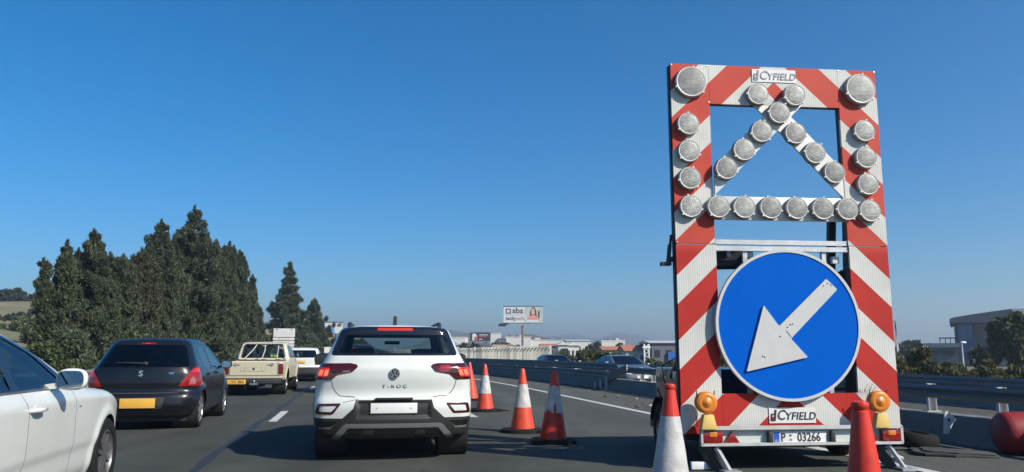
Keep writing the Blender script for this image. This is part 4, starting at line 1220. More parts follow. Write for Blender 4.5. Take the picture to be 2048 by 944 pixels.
# ---- oncoming cars on the other carriageway
def build_oncoming(label, x, y, paint, z=-0.3):
    L = 4.4
    h = Hull(L,
        T=[(-0.2, 0.95), (0.4, 1.03), (0.7, 1.08), (1.3, 1.34), (1.8, 1.42), (2.3, 1.40), (3.15, 1.0), (3.3, 0.96), (4.1, 0.82), (4.45, 0.65)],
        Rp=[(0.2, 0.1), (0.5, 0.0), (1.0, 0.08)], Fp=[(0.2, L - 0.1), (0.45, L), (0.7, L - 0.06), (0.9, L - 0.3)],
        W=[(0.2, 0.78), (0.5, 0.87), (0.75, 0.875), (0.95, 0.84), (1.3, 0.66), (1.5, 0.58)], plan=[(-0.2, 0.1), (0.5, 0), (3.5, 0.0), (4.4, 0.15)],
        zb=0.2, crown=0.05, rk=0.14, fk=0.2, ks=0.13, kt=0.09, arches=((0.95, 0.31), (3.55, 0.31)), ar=0.34)
    root = car_root('oncoming_car', label, x, y, math.pi + HEAD + 0.06, z)
    c = Car(root, h, paint, res=0.75)
    c.cut([(-0.66, 1.0), (0.66, 1.0), (0.54, 1.36), (-0.54, 1.36)], 'front', 'windshield', M['glass_smoke'], -0.002, ylim=(2, 3.6))
    for q in ([(0.85, 0.98), (1.7, 0.97), (1.72, 1.33), (1.35, 1.27)], [(1.78, 0.97), (2.95, 0.97), (2.3, 1.27), (1.8, 1.33)]): c.cut(q, 'side', 'side_window', M['glass_dark'], -0.002)
    for s in (-1, 1):
        p = rnd([(0.45, 0.62), (0.82, 0.66), (0.86, 0.76), (0.50, 0.72)], 0.02); c.cut(p if s > 0 else mirx(p), 'front', 'headlight', M['lamp_white'], 0.004, ylim=(3, 5))
        p = rnd([(0.50, 0.32), (0.72, 0.32), (0.72, 0.42), (0.50, 0.42)], 0.02); c.cut(p if s > 0 else mirx(p), 'front', 'fog_light', M['black_plastic'], 0.0, ylim=(3, 5))
    c.cut(rnd([(-0.40, 0.60), (0.40, 0.60), (0.42, 0.70), (-0.42, 0.70)], 0.02), 'front', 'grille', M['black_plastic'], 0.0, ylim=(3, 5))
    c.cut(rnd([(-0.42, 0.30), (0.42, 0.30), (0.42, 0.42), (-0.42, 0.42)], 0.02), 'front', 'grille', M['black_plastic'], 0.0, ylim=(3, 5))
    for y2 in (0.95, 3.55): c.hole(circ((y2, 0.31), 0.34, 16), 'side', xmin=0.45)
    c.finish(); wells(root, 0.85, (0.95, 3.55), 0.35)
    for y2 in (0.95, 3.55):
        for s in (-1, 1): wheel(root, s * 0.76, y2, 0.31, 0.2, 0.2, M['wheel_silver'], 0, s)
    slab(root, 'number_plate', M['plate_white'], (0, L + 0.0, 0.50), (0.5, 0.02, 0.11), 0.002)
    for s in (-1, 1): mirror_pod(root, s * 0.96, 2.85, 1.0, 0.09, 0.05, 0.065, paint, s, False)
    seats(root, [(1.9, (-0.35, 0.35))], zb=0.4, h=0.56)
    return root
build_oncoming('silver oncoming car behind the median guardrail posts', 4.35, 37.1, M['silver_paint'])
build_oncoming('dark oncoming car with just its roof above the stacked guardrail', 1.85, 46.5, M['dark_paint'])

# ------------------------------------------------------------ arrow board trailer
def stripes_mat():
    m = bpy.data.materials.new('red_white_sheeting'); m.use_nodes = True; nt = m.node_tree
    p = nt.nodes['Principled BSDF']; p.inputs['Roughness'].default_value = 0.6; p.inputs['Specular IOR Level'].default_value = 0.2
    tc = nt.nodes.new('ShaderNodeTexCoord'); sx = nt.nodes.new('ShaderNodeSeparateXYZ'); link(nt, tc.outputs['Object'], sx.inputs[0])
    def mth(op, a, b=None):
        q = nt.nodes.new('ShaderNodeMath'); q.operation = op
        for i, v in enumerate((a, b)):
            if v is None: continue
            if isinstance(v, (int, float)): q.inputs[i].default_value = v
            else: link(nt, v, q.inputs[i])
        return q.outputs[0]
    d = mth('ABSOLUTE', mth('SUBTRACT', sx.outputs['X'], 1.1))
    c = mth('ADD', mth('SUBTRACT', mth('SUBTRACT', sx.outputs['Z'], 0.446), 1.045 + 3.15), mth('MULTIPLY', d, 0.95))
    fr = mth('FRACT', mth('DIVIDE', c, 0.635))
    red = mth('GREATER_THAN', fr, 0.45)
    rib = mth('GREATER_THAN', mth('FRACT', mth('MULTIPLY', sx.outputs['X'], 1 / 0.0235)), 0.72)
    n = nt.nodes.new('ShaderNodeTexNoise'); n.inputs['Scale'].default_value = 3; n.inputs['Detail'].default_value = 8; link(nt, tc.outputs['Object'], n.inputs['Vector'])
    mr = nt.nodes.new('ShaderNodeMapRange'); mr.inputs[1].default_value = 0.3; mr.inputs[2].default_value = 0.7; mr.inputs[3].default_value = 0.9; mr.inputs[4].default_value = 1.08; link(nt, n.outputs['Fac'], mr.inputs[0])
    wmix = nt.nodes.new('ShaderNodeMix'); wmix.data_type = 'RGBA'; wmix.inputs['A'].default_value = (0.54, 0.54, 0.50, 1); wmix.inputs['B'].default_value = (0.41, 0.41, 0.38, 1); link(nt, rib, wmix.inputs['Factor'])
    rmix = nt.nodes.new('ShaderNodeMix'); rmix.data_type = 'RGBA'; rmix.inputs['A'].default_value = (0.38, 0.022, 0.016, 1); rmix.inputs['B'].default_value = (0.33, 0.019, 0.014, 1); link(nt, rib, rmix.inputs['Factor'])
    # upper part is sun-bleached
    ble = nt.nodes.new('ShaderNodeMapRange'); ble.inputs[1].default_value = 2.2; ble.inputs[2].default_value = 2.3; ble.inputs[3].default_value = 0; ble.inputs[4].default_value = 0.35
    link(nt, sx.outputs['Z'], ble.inputs[0])
    r2 = nt.nodes.new('ShaderNodeMix'); r2.data_type = 'RGBA'; link(nt, ble.outputs[0], r2.inputs['Factor']); link(nt, rmix.outputs['Result'], r2.inputs['A']); r2.inputs['B'].default_value = (0.56, 0.11, 0.065, 1)
    mx = nt.nodes.new('ShaderNodeMix'); mx.data_type = 'RGBA'; link(nt, red, mx.inputs['Factor']); link(nt, wmix.outputs['Result'], mx.inputs['A']); link(nt, r2.outputs['Result'], mx.inputs['B'])
    vm = nt.nodes.new('ShaderNodeVectorMath'); vm.operation = 'SCALE'; link(nt, mx.outputs['Result'], vm.inputs[0]); link(nt, mr.outputs[0], vm.inputs['Scale'])
    link(nt, vm.outputs[0], p.inputs['Base Color'])
    return m
M['stripes'] = stripes_mat()
M['alu_matt'] = mat('alu_matt', (0.50, 0.50, 0.48), 0.5, 0.35, var=0.15, vscale=9, dirt=(0.28, 0.28, 0.26), dscale=5, damt=0.5)
M['white_sheet'] = mat('white_sheet', (0.47, 0.47, 0.45), 0.45, var=0.05, vscale=6)
M['sign_white'] = mat('sign_white', (0.60, 0.60, 0.58), 0.4, var=0.03)
M['lamp_case'] = mat('lamp_case', (0.20, 0.20, 0.19), 0.55, 0.2, var=0.2, vscale=20)
M['lamp_rim'] = mat('lamp_rim', (0.56, 0.56, 0.53), 0.45, var=0.1)
M['amber'] = mat('amber_lens', (0.56, 0.17, 0.012), 0.45, coat=0.08, var=0.12, vscale=25)
M['lamp_yellow'] = mat('lamp_yellow', (0.62, 0.43, 0.12), 0.55, var=0.08)
M['grey_sheet'] = mat('grey_sheet', (0.46, 0.50, 0.46), 0.55, var=0.1, vscale=4, dirt=(0.25, 0.26, 0.25), dscale=4, damt=0.4)

def blue_mat():
    m = mat('sign_blue', (0.0, 0.092, 0.47), 0.6, spec=0.03, var=0.05, vscale=2.0)
    nt = m.node_tree; p = nt.nodes['Principled BSDF']
    src = p.inputs['Base Color'].links[0].from_socket
    tc = nt.nodes.new('ShaderNodeTexCoord'); sx = nt.nodes.new('ShaderNodeSeparateXYZ'); link(nt, tc.outputs['Object'], sx.inputs[0])
    a = nt.nodes.new('ShaderNodeMath'); a.operation = 'MULTIPLY'; a.inputs[1].default_value = 1 / 0.0235; link(nt, sx.outputs['X'], a.inputs[0])
    b = nt.nodes.new('ShaderNodeMath'); b.operation = 'FRACT'; link(nt, a.outputs[0], b.inputs[0])
    c = nt.nodes.new('ShaderNodeMath'); c.operation = 'GREATER_THAN'; c.inputs[1].default_value = 0.75; link(nt, b.outputs[0], c.inputs[0])
    k = nt.nodes.new('ShaderNodeMapRange'); k.inputs[3].default_value = 1.0; k.inputs[4].default_value = 0.82; link(nt, c.outputs[0], k.inputs[0])
    vm = nt.nodes.new('ShaderNodeVectorMath'); vm.operation = 'SCALE'; link(nt, src, vm.inputs[0]); link(nt, k.outputs[0], vm.inputs['Scale'])
    # scuffs
    n = nt.nodes.new('ShaderNodeTexNoise'); n.inputs['Scale'].default_value = 5.5; n.inputs['Detail'].default_value = 9; n.inputs['Roughness'].default_value = 0.75; n.inputs['Distortion'].default_value = 1.5
    mp = nt.nodes.new('ShaderNodeMapping'); mp.inputs['Rotation'].default_value = (0, 0.7, 0); mp.inputs['Scale'].default_value = (0.6, 1, 1.6); mp.inputs['Location'].default_value = (0.37, 0, 0.12)
    link(nt, tc.outputs['Object'], mp.inputs[0]); link(nt, mp.outputs[0], n.inputs['Vector'])
    q = nt.nodes.new('ShaderNodeMapRange'); q.inputs[1].default_value = 0.70; q.inputs[2].default_value = 0.78; link(nt, n.outputs['Fac'], q.inputs[0])
    mx = nt.nodes.new('ShaderNodeMix'); mx.data_type = 'RGBA'; link(nt, q.outputs[0], mx.inputs['Factor']); link(nt, vm.outputs[0], mx.inputs['A']); mx.inputs['B'].default_value = (0.35, 0.45, 0.62, 1)
    link(nt, mx.outputs['Result'], p.inputs['Base Color'])
    return m
M['sign_blue'] = blue_mat()

def lens_mat():
    m = bpy.data.materials.new('ribbed_lens'); m.use_nodes = True; nt = m.node_tree
    p = nt.nodes['Principled BSDF']; p.inputs['Roughness'].default_value = 0.45; p.inputs['Coat Weight'].default_value = 0.1; p.inputs['Coat Roughness'].default_value = 0.15
    tc = nt.nodes.new('ShaderNodeTexCoord'); oi = nt.nodes.new('ShaderNodeObjectInfo')
    mp = nt.nodes.new('ShaderNodeMapping'); link(nt, tc.outputs['Object'], mp.inputs[0])
    mp.inputs['Rotation'].default_value = (R(90), 0, 0)
    rr_ = nt.nodes.new('ShaderNodeVectorMath'); rr_.operation = 'SCALE'; link(nt, mp.outputs[0], rr_.inputs[0]); rr_.inputs['Scale'].default_value = 36
    br = nt.nodes.new('ShaderNodeTexBrick'); link(nt, rr_.outputs[0], br.inputs['Vector'])
    br.inputs['Color1'].default_value = (0.38, 0.38, 0.345, 1); br.inputs['Color2'].default_value = (0.23, 0.23, 0.21, 1); br.inputs['Mortar'].default_value = (0.05, 0.05, 0.047, 1)
    br.inputs['Mortar Size'].default_value = 0.055; br.inputs['Brick Width'].default_value = 0.9; br.inputs['Row Height'].default_value = 0.55; br.inputs['Scale'].default_value = 1.0
    vr = nt.nodes.new('ShaderNodeMapRange'); vr.inputs[3].default_value = 0.75; vr.inputs[4].default_value = 1.35; link(nt, oi.outputs['Random'], vr.inputs[0])
    gr2 = nt.nodes.new('ShaderNodeTexNoise'); gr2.inputs['Scale'].default_value = 9; gr2.inputs['Detail'].default_value = 5; link(nt, tc.outputs['Object'], gr2.inputs['Vector'])
    g3 = nt.nodes.new('ShaderNodeMapRange'); g3.inputs[1].default_value = 0.3; g3.inputs[2].default_value = 0.7; g3.inputs[3].default_value = 0.7; g3.inputs[4].default_value = 1.25; link(nt, gr2.outputs['Fac'], g3.inputs[0])
    ml = nt.nodes.new('ShaderNodeMath'); ml.operation = 'MULTIPLY'; link(nt, vr.outputs[0], ml.inputs[0]); link(nt, g3.outputs[0], ml.inputs[1])
    vs_ = nt.nodes.new('ShaderNodeVectorMath'); vs_.operation = 'SCALE'; link(nt, br.outputs['Color'], vs_.inputs[0]); link(nt, ml.outputs[0], vs_.inputs['Scale'])
    link(nt, vs_.outputs[0], p.inputs['Base Color'])
    bp = nt.nodes.new('ShaderNodeBump'); bp.inputs['Strength'].default_value = 0.6; bp.inputs['Distance'].default_value = 0.004
    link(nt, br.outputs['Color'], bp.inputs['Height']); link(nt, bp.outputs[0], p.inputs['Normal'])
    return m
M['lens'] = lens_mat()

TR_ANG = 0.1
V0 = 0.446
tr = thing('arrow_trailer', 'tall red and white striped arrow board trailer with a round blue sign', 'trailer', (1.795, 8.38, -0.122), TR_ANG)
tr.scale = (1.1, 1.1, 1.1)
FL = 0.111                                  # road level in the trailer's own frame
def panel(x0, x1, v0, v1, name='striped_panel', y=0.0, d=0.03, material=None):
    o = MB().box(((x0 + x1) / 2, y + d / 2, V0 + (v0 + v1) / 2), (x1 - x0, d, v1 - v0)).build(name, material or M['stripes'], tr); return o
W2 = 2.222
panel(0.0, 0.402, 1.850, 3.722); panel(1.802, W2, 1.850, 3.722)
panel(0.4045, 1.7995, 3.305, 3.722)
panel(0.0, 0.41, 0.0, 1.842); panel(1.808, W2, 0.0, 1.842)
panel(0.4125, 1.8055, 0.068, 0.378)
# black edge frames behind the panels
mb = MB()
for x in (0.006, 0.385, 1.82, W2 - 0.006):
    mb.box((x, 0.062, V0 + 1.86), (0.035, 0.06, 3.70))
mb.box((1.1, 0.062, V0 + 3.69), (2.2, 0.06, 0.035)); mb.box((1.1, 0.062, V0 + 3.325), (1.4, 0.06, 0.03)); mb.box((1.1, 0.062, V0 + 0.36), (2.2, 0.06, 0.03)); mb.box((1.1, 0.062, V0 + 0.03), (2.2, 0.06, 0.04))
mb.build('frame', M['dark_metal'], tr)
# aluminium bars carrying the lamps
def diag(a, b, w, name='lamp_bar', y=-0.012):
    mb = MB(); a = Vector((a[0], y, V0 + a[1])); b = Vector((b[0], y, V0 + b[1]))
    mb.bar(a, b, w, 0.028, up=(0, 1, 0)); return mb.build(name, M['alu_matt'], tr, 0.003)
def poly_bar(pts, y0, y1):
    mb = MB(); mb.prism([(u, V0 + v) for u, v in pts], y0, y1); return mb.build('lamp_bar', M['alu_matt'], tr)
poly_bar([(0.413, 2.345), (0.413, 2.632), (1.262, 3.485), (1.405, 3.335)], -0.028, -0.002)
poly_bar([(1.793, 2.335), (1.793, 2.645), (0.972, 3.50), (0.825, 3.355)], 0.0, 0.024)
diag((0.404, 2.212), (1.80, 2.212), 0.24, y=-0.008)
for z in (1.872, 1.808): panel(0.412, 1.80, z - 0.024, z + 0.024, 'cross_rail', 0.012, 0.045, M['galv'])
# lamps
def make_lamp(r):
    rim = r * 0.86
    mb = MB(); mb.lathe([(r, 0.0), (r * 1.0, -0.015), (r * 0.985, -0.032), (r * 0.94, -0.042)], (0, 0, 0), 'y', 36, cap=True)
    o = mb.build('lamp', M['lamp_case'], tr)
    rb = MB(); rb.lathe([(r * 0.96, -0.030), (r * 0.965, -0.048), (r * 0.92, -0.058), (r * 0.86, -0.055)], (0, 0, 0), 'y', 36, cap=False)
    for k in range(3):
        a = R(80 + 120 * k); rb.box((r * 0.975 * math.cos(a), -0.042, r * 0.975 * math.sin(a)), (0.02, 0.03, 0.016), rot=(0, -a, 0))
    rb.build('lamp_rim', M['lamp_rim'], o)
    lb = MB(); lb.lathe([(r * 0.865, -0.054), (r * 0.7, -0.058), (r * 0.4, -0.061), (0.003, -0.062)], (0, 0, 0), 'y', 36, cap=False)
    lb.build('lens', M['lens'], o)
    return o
small = make_lamp(0.118); first = True
spots = [(0.166, 3.071, 0), (0.163, 2.787, 0), (0.162, 2.507, 0), (0.162, 2.219, 0), (2.056, 3.052, 0), (2.054, 2.767, 0), (2.054, 2.486, 0), (2.056, 2.208, 0)]
spots += [(u, 2.214, 1) for u in (0.437, 0.705, 0.982, 1.257, 1.534, 1.797)]
spots += [(0.537, 2.609, 1), (0.731, 2.807, 1), (0.926, 3.003, 1), (1.125, 3.207, 1), (1.303, 3.401, 1), (1.699, 2.60, 2), (1.501, 2.801, 2), (1.302, 3.003, 2), (0.919, 3.41, 2)]
for (u, v, k) in spots:
    o = small if first else dup(small, tr); first = False
    o.location = (u * 0.994 - 0.010, (-0.002, -0.03, -0.002)[k] , V0 + v)
    o.rotation_euler = (0, rng.uniform(-0.5, 0.5), 0)
big = make_lamp(0.168); big.location = (0.198, -0.002, V0 + 3.515)
b2 = dup(big, tr); b2.location = (2.022, -0.002, V0 + 3.503)
# round blue sign with the arrow
CX, CV, RS = 1.096, 1.047, 0.745
mb = MB(); mb.ring((0, 0, 0), RS - 0.028, RS, -0.012, 0.03, 72); sg_ = mb.build('sign_rim', M['white_sheet'], tr); sg_.location = (CX, -0.06, V0 + CV)
mb = MB(); mb.lathe([(RS - 0.026, 0.02), (RS - 0.026, -0.004), (0.01, -0.004)], (0, 0, 0), 'y', 72, cap=False)
sb_ = mb.build('sign_face', M['sign_blue'], tr); sb_.location = (CX, -0.06, V0 + CV)
arrow = [(0.866, 1.232), (1.016, 1.029), (1.535, 1.501), (1.645, 1.395), (1.131, 0.908), (1.296, 0.728), (0.662, 0.591)]
arrow = [(u * 0.9885 - 0.0188, v) for u, v in arrow]
mb = MB(); mb.prism([(u - CX, v - CV) for u, v in rnd(arrow, 0.012, 2)], -0.028, -0.005)
ao = mb.build('arrow', M['white_sheet'], tr); ao.location = (CX, -0.06, V0 + CV)
for u, v in ((1.50, 1.43), (1.545, 1.455), (1.58, 1.44), (1.10, 1.02), (1.13, 1.045), (1.155, 1.05), (1.02, 0.93), (0.83, 0.74), (0.85, 0.73)):
    MB().lathe([(0.0065, 0.0), (0.0065, -0.004), (0.002, -0.004)], (u * 0.9885 - 0.0188 - CX, -0.028, v - CV), 'y', 10).build('bolt', M['dark_metal'], ao)

mb = MB(); mb.bar((1.085 * 0.9885 - 0.0188 - CX, -0.029, 0.985 - CV), (1.135 * 0.9885 - 0.0188 - CX, -0.029, 0.925 - CV), 0.003, 0.004); mb.build('shaft_joint', M['dark_metal'], ao)
# lettered plates
def brand_plate(u0, u1, v0, v1, ink, y):
    o = panel(u0, u1, v0, v1, 'name_plate', y, 0.004, M['sign_white'])
    h = v1 - v0; cz = V0 + (v0 + v1) / 2; y2 = y - 0.003
    text('C', 0.135, ink, o, (u0 + 0.118, y2, cz), shear=0.2, off=0.0008, name='lettering', sx=0.9)
    text('YFIELD', 0.104, ink, o, (u0 + 0.315, y2, cz - 0.010), shear=0.2, off=0.0008, sx=0.95, spacing=1.04)
    mb = MB(); a = u0 + 0.022
    mb.bar((a, y2, cz + 0.012), (a + 0.033, y2, cz + 0.014), 0.006, 0.012); mb.bar((a + 0.004, y2, cz + 0.014), (a - 0.002, y2, cz - 0.045), 0.006, 0.012, up=(1, 0, 0))
    mb.bar((a - 0.004, y2, cz - 0.045), (a + 0.037, y2, cz - 0.045), 0.006, 0.014); mb.bar((a + 0.046, y2, cz + 0.055), (a + 0.034, y2, cz - 0.048), 0.006, 0.016, up=(1, 0, 0))
    mb.build('logo', ink, o)
    MB().box((a + 0.017, y2 - 0.001, cz - 0.024), (0.026, 0.005, 0.022)).build('logo_square', M['tail_red'] if ink is M['ink'] else ink, o)
    return o
M['ink_faded'] = mat('ink_faded', (0.22, 0.22, 0.24), 0.6)
brand_plate(0.866, 1.338, 3.556, 3.692, M['ink_faded'], -0.008)
brand_plate(0.874, 1.347, 0.094, 0.242, M['ink'], -0.008)
# lower light bar
yb = -0.115
U_ = lambda u: u * 0.985 - 0.0246
mb = MB()
mb.box((U_(1.19), yb, V0 + 0.064), (2.01, 0.05, 0.032)); mb.box((U_(1.19), yb, V0 - 0.088), (2.01, 0.05, 0.026))
mb.box((U_(0.180), yb, V0 - 0.013), (0.025, 0.05, 0.155)); mb.box((U_(2.205), yb, V0 - 0.013), (0.025, 0.05, 0.155))
mb.build('light_bar', M['alu_matt'], tr)
panel(U_(0.195), U_(2.19), -0.083, 0.052, 'back_plate', yb + 0.03, 0.012, M['grey_sheet'])
for u in (U_(0.285), U_(2.095)):
    s = 1 if u < 1 else -1
    bx = MB().box((u, yb + 0.0, V0 - 0.018), (0.19, 0.06, 0.105)).build('tail_lamp', M['tail_red'], tr, 0.008)
    MB().box((u - 0.0, yb - 0.032, V0 + 0.008), (0.075, 0.008, 0.045)).build('turn_lens', M['amber'], bx, 0.003)
for u in (U_(0.485), U_(1.90)):
    mb = MB(); mb.prism([(u - 0.078, V0 - 0.082), (u + 0.078, V0 - 0.082), (u, V0 + 0.032)], yb - 0.004, yb + 0.024); mb.build('triangle_reflector', M['tail_red'], tr, 0.004)
for u in (U_(0.862), U_(1.497)):
    MB().box((u, yb + 0.0, V0 - 0.028), (0.045, 0.05, 0.115)).build('plate_lamp', M['black_plastic'], tr, 0.012)
np_ = MB().box((U_(1.172), yb + 0.018, V0 - 0.034), (0.535, 0.012, 0.118)).build('number_plate', M['plate_white'], tr, 0.003)
yp = yb + 0.011
MB().box((U_(0.935), yp, V0 - 0.034), (0.052, 0.006, 0.108)).build('plate_band', mat('plate_blue', (0.02, 0.08, 0.42), 0.4), np_)
text('CY', 0.028, M['plate_white'], np_, (U_(0.935), yp - 0.004, V0 - 0.062), ext=0.001)
text('P', 0.112, M['ink'], np_, (U_(1.000), yp, V0 - 0.034), ext=0.001, off=0.0025, sx=0.86)
text('08', 0.030, M['ink'], np_, (U_(1.074), yp, V0 - 0.013), ext=0.001, sx=0.9); text('18', 0.030, M['ink'], np_, (U_(1.074), yp, V0 - 0.055), ext=0.001, sx=0.9)
text('03266', 0.112, M['ink'], np_, (U_(1.263), yp, V0 - 0.034), ext=0.001, off=0.0025, sx=0.84)
# two battery flashers on the light bar
def flasher(u, lean):
    o = MB()
    o.prism([(u - 0.06, V0 + 0.055), (u + 0.10, V0 + 0.055), (u + 0.066, V0 + 0.195), (u - 0.03, V0 + 0.195)], -0.18, -0.10)
    body = o.build('flasher', M['lamp_yellow'], tr, 0.012)
    yy = -0.155
    lz = MB(); c = (u, yy, V0 + 0.305)
    lz.lathe([(0.098, 0.05), (0.102, 0.03), (0.102, -0.03), (0.097, -0.035)], c, 'y', 36, cap=True); rim = lz.build('flasher_lens', M['amber'], body)
    l2 = MB(); l2.lathe([(0.094, -0.034), (0.088, -0.040), (0.07, -0.044), (0.05, -0.042), (0.045, -0.047), (0.022, -0.049), (0.018, -0.053), (0.002, -0.054)], c, 'y', 36, cap=False)
    l2.build('flasher_lens', M['amber'], body)
    for pth in ([(u - 0.09, yy, V0 + 0.37), (u - 0.088, yy - 0.01, V0 + 0.415)], [(u + 0.08, yy, V0 + 0.37), (u + 0.084, yy - 0.01, V0 + 0.415)], [(u - 0.09, yy + 0.02, V0 + 0.17), (u - 0.10, yy - 0.02, V0 + 0.13), (u - 0.09, yy, V0 + 0.08)]):
        MB().tube(pth, 0.005, 6).build('bracket', M['dark_metal'], body)
flasher(0.192, 0); flasher(1.918, 0)
# support posts, chassis, hitch, legs
for u in (0.72, 1.55): MB().box((u, 0.05, V0 + 1.1), (0.045, 0.04, 1.45)).build('sign_post', M['galv'], tr)
mb = MB(); mb.box((1.1, 1.2, V0 - 0.09), (1.5, 2.3, 0.10)); mb.box((1.1, 0.25, V0 - 0.03), (2.0, 0.10, 0.10)); mb.bar((1.1, 1.9, V0 - 0.05), (1.35, 3.1, V0 - 0.03), 0.1, 0.1)
mb.build('chassis', M['dark_metal'], tr)
for u in (0.15, 2.08):
    wh_ = wheel(tr, u, 0.95, 0.29, 0.17, 0.18, M['wheel_dark'], 5, -1 if u < 1 else 1); wh_.location.z += FL
for u in (0.15, 2.08):
    mb = MB(); mb.lathe([(0.345, -0.10), (0.345, 0.10)], (u, 0.95, 0.29 + FL), 'x', 28, cap=False); o = mb.build('mudguard', M['black_plastic'], tr)
    bm = bmesh.new(); bm.from_mesh(o.data); bmesh.ops.delete(bm, geom=[v for v in bm.verts if v.co.z < 0.33 + FL], context='VERTS'); bm.to_mesh(o.data); bm.free()
for u, s in ((0.30, 1), (2.03, 1)):
    mb = MB(); mb.bar((u, -0.09, V0 - 0.12), (u + 0.09, -0.20, FL), 0.05, 0.03); mb.box((u + 0.09, -0.20, FL + 0.012), (0.16, 0.16, 0.024)); mb.build('support_leg', M['galv'], tr)
    mb = MB(); mb.bar((u - 0.10, 0.02, V0 - 0.10), (u + 0.04, -0.05, FL), 0.13, 0.10); mb.build('support_leg', M['black_plastic'], tr)
MB().box((0.17, -0.02, FL + 0.045), (0.20, 0.05, 0.07)).build('side_marker', M['lamp_white'], tr, 0.006)
bx = MB().box((1.12, 1.55, 0.76), (1.46, 1.3, 0.56)).build('equipment_box', M['dark_paint'], tr, 0.02)
MB().box((1.12, 0.888, 0.80), (1.5, 0.012, 0.012)).build('lid_seam', M['seam'], bx)
MB().box((0.55, 0.885, 0.90), (0.05, 0.03, 0.035)).build('box_lamp', M['tail_red'], bx)
for u in (0.16, 2.06):
    mb = MB(); mb.bar((u + 0.12, 1.2, 0.95), (u + 0.06, 0.12, V0 + 1.05), 0.045, 0.045); mb.build('back_stay', M['dark_metal'], tr)
mb = MB(); mb.box((0.34, 0.75, 0.82), (0.22, 0.5, 0.40)); mb.build('battery_case', M['dark_paint'], tr, 0.02)
# lifting gear behind the board
mb = MB()
mb.bar((0.36, 0.35, V0 + 1.73), (0.80, 0.25, V0 + 1.73), 0.10, 0.16); mb.tube([(0.3, 0.26, V0 + 1.66), (0.75, 0.22, V0 + 1.67)], 0.05, 10)
mb.bar((0.80, 0.2, V0 + 1.78), (0.80, 0.2, V0 + 0.1), 0.07, 0.07); mb.bar((1.45, 0.2, V0 + 1.78), (1.45, 0.2, V0 + 0.1), 0.07, 0.07)
mb.build('lifting_frame', M['dark_metal'], tr)
mb = MB(); mb.box((0.60, 0.16, V0 + 1.77), (0.035, 0.03, 0.06)); mb.box((0.78, 0.1, V0 + 1.76), (0.09, 0.05, 0.07)); mb.box((1.70, 0.1, V0 + 1.71), (0.07, 0.05, 0.07)); mb.build('clamp', M['galv'], tr)
mb = MB()
mb.bar((1.80, 0.28, V0 + 2.30), (1.70, 0.40, V0 + 0.2), 0.075, 0.06); mb.bar((1.96, 0.3, V0 + 2.25), (1.90, 0.36, V0 + 0.2), 0.05, 0.05)
for k in range(5): mb.bar((1.78 - 0.02 * k, 0.3, V0 + 1.60 - 0.3 * k), (1.93 - 0.015 * k, 0.32, V0 + 1.60 - 0.3 * k), 0.03, 0.03)
mb.bar((1.74, 0.3, V0 + 1.35), (1.90, 0.3, V0 + 1.62), 0.06, 0.05); mb.box((1.86, 0.3, V0 + 1.42), (0.10, 0.12, 0.38))
mb.build('lattice_mast', M['dark_metal'], tr)
mb = MB()
mb.box((-0.075, 0.12, V0 + 1.655), (0.10, 0.08, 0.035)); mb.bar((-0.055, 0.11, V0 + 1.64), (-0.03, 0.11, V0 + 1.85), 0.035, 0.03); mb.bar((-0.03, 0.11, V0 + 1.82), (-0.015, 0.1, V0 + 1.95), 0.02, 0.025)
mb.box((-0.03, 0.1, V0 + 1.70), (0.06, 0.05, 0.05)); mb.build('latch', M['dark_metal'], tr)
mb = MB(); mb.tube([(0.05, 0.12, V0 + 0.75), (-0.12, 0.2, V0 + 0.64), (-0.10, 0.2, V0 + 0.50), (-0.05, 0.2, V0 + 0.38)], 0.006, 6)
mb.tube([(-0.14, 0.3, V0 + 0.42), (-0.12, 0.25, V0 + 0.32), (0.02, 0.2, V0 + 0.22)], 0.008, 6); mb.build('cable', M['rubber'], tr)
mb = MB()
for k in range(2): mb.tube([(1.86 + 0.05 * k, -0.03, V0 + 0.40), (1.88 + 0.05 * k, -0.05, V0 + 0.47), (1.91 + 0.05 * k, -0.05, V0 + 0.43), (1.88 + 0.05 * k, -0.04, V0 + 0.40)], 0.0022, 5)
mb.build('wire_clip', M['dark_metal'], tr)
for x, v in [(0.01, 3.71), (0.395, 3.71), (0.395, 3.32), (1.81, 3.71), (W2 - 0.01, 3.71), (0.01, 1.86), (0.395, 1.86), (0.42, 0.37), (1.79, 0.37), (1.81, 1.83)]:
    MB().lathe([(0.008, 0.002), (0.008, -0.004), (0.002, -0.005)], (x, 0.0, V0 + v), 'y', 8).build('rivet', M['alu'], tr)

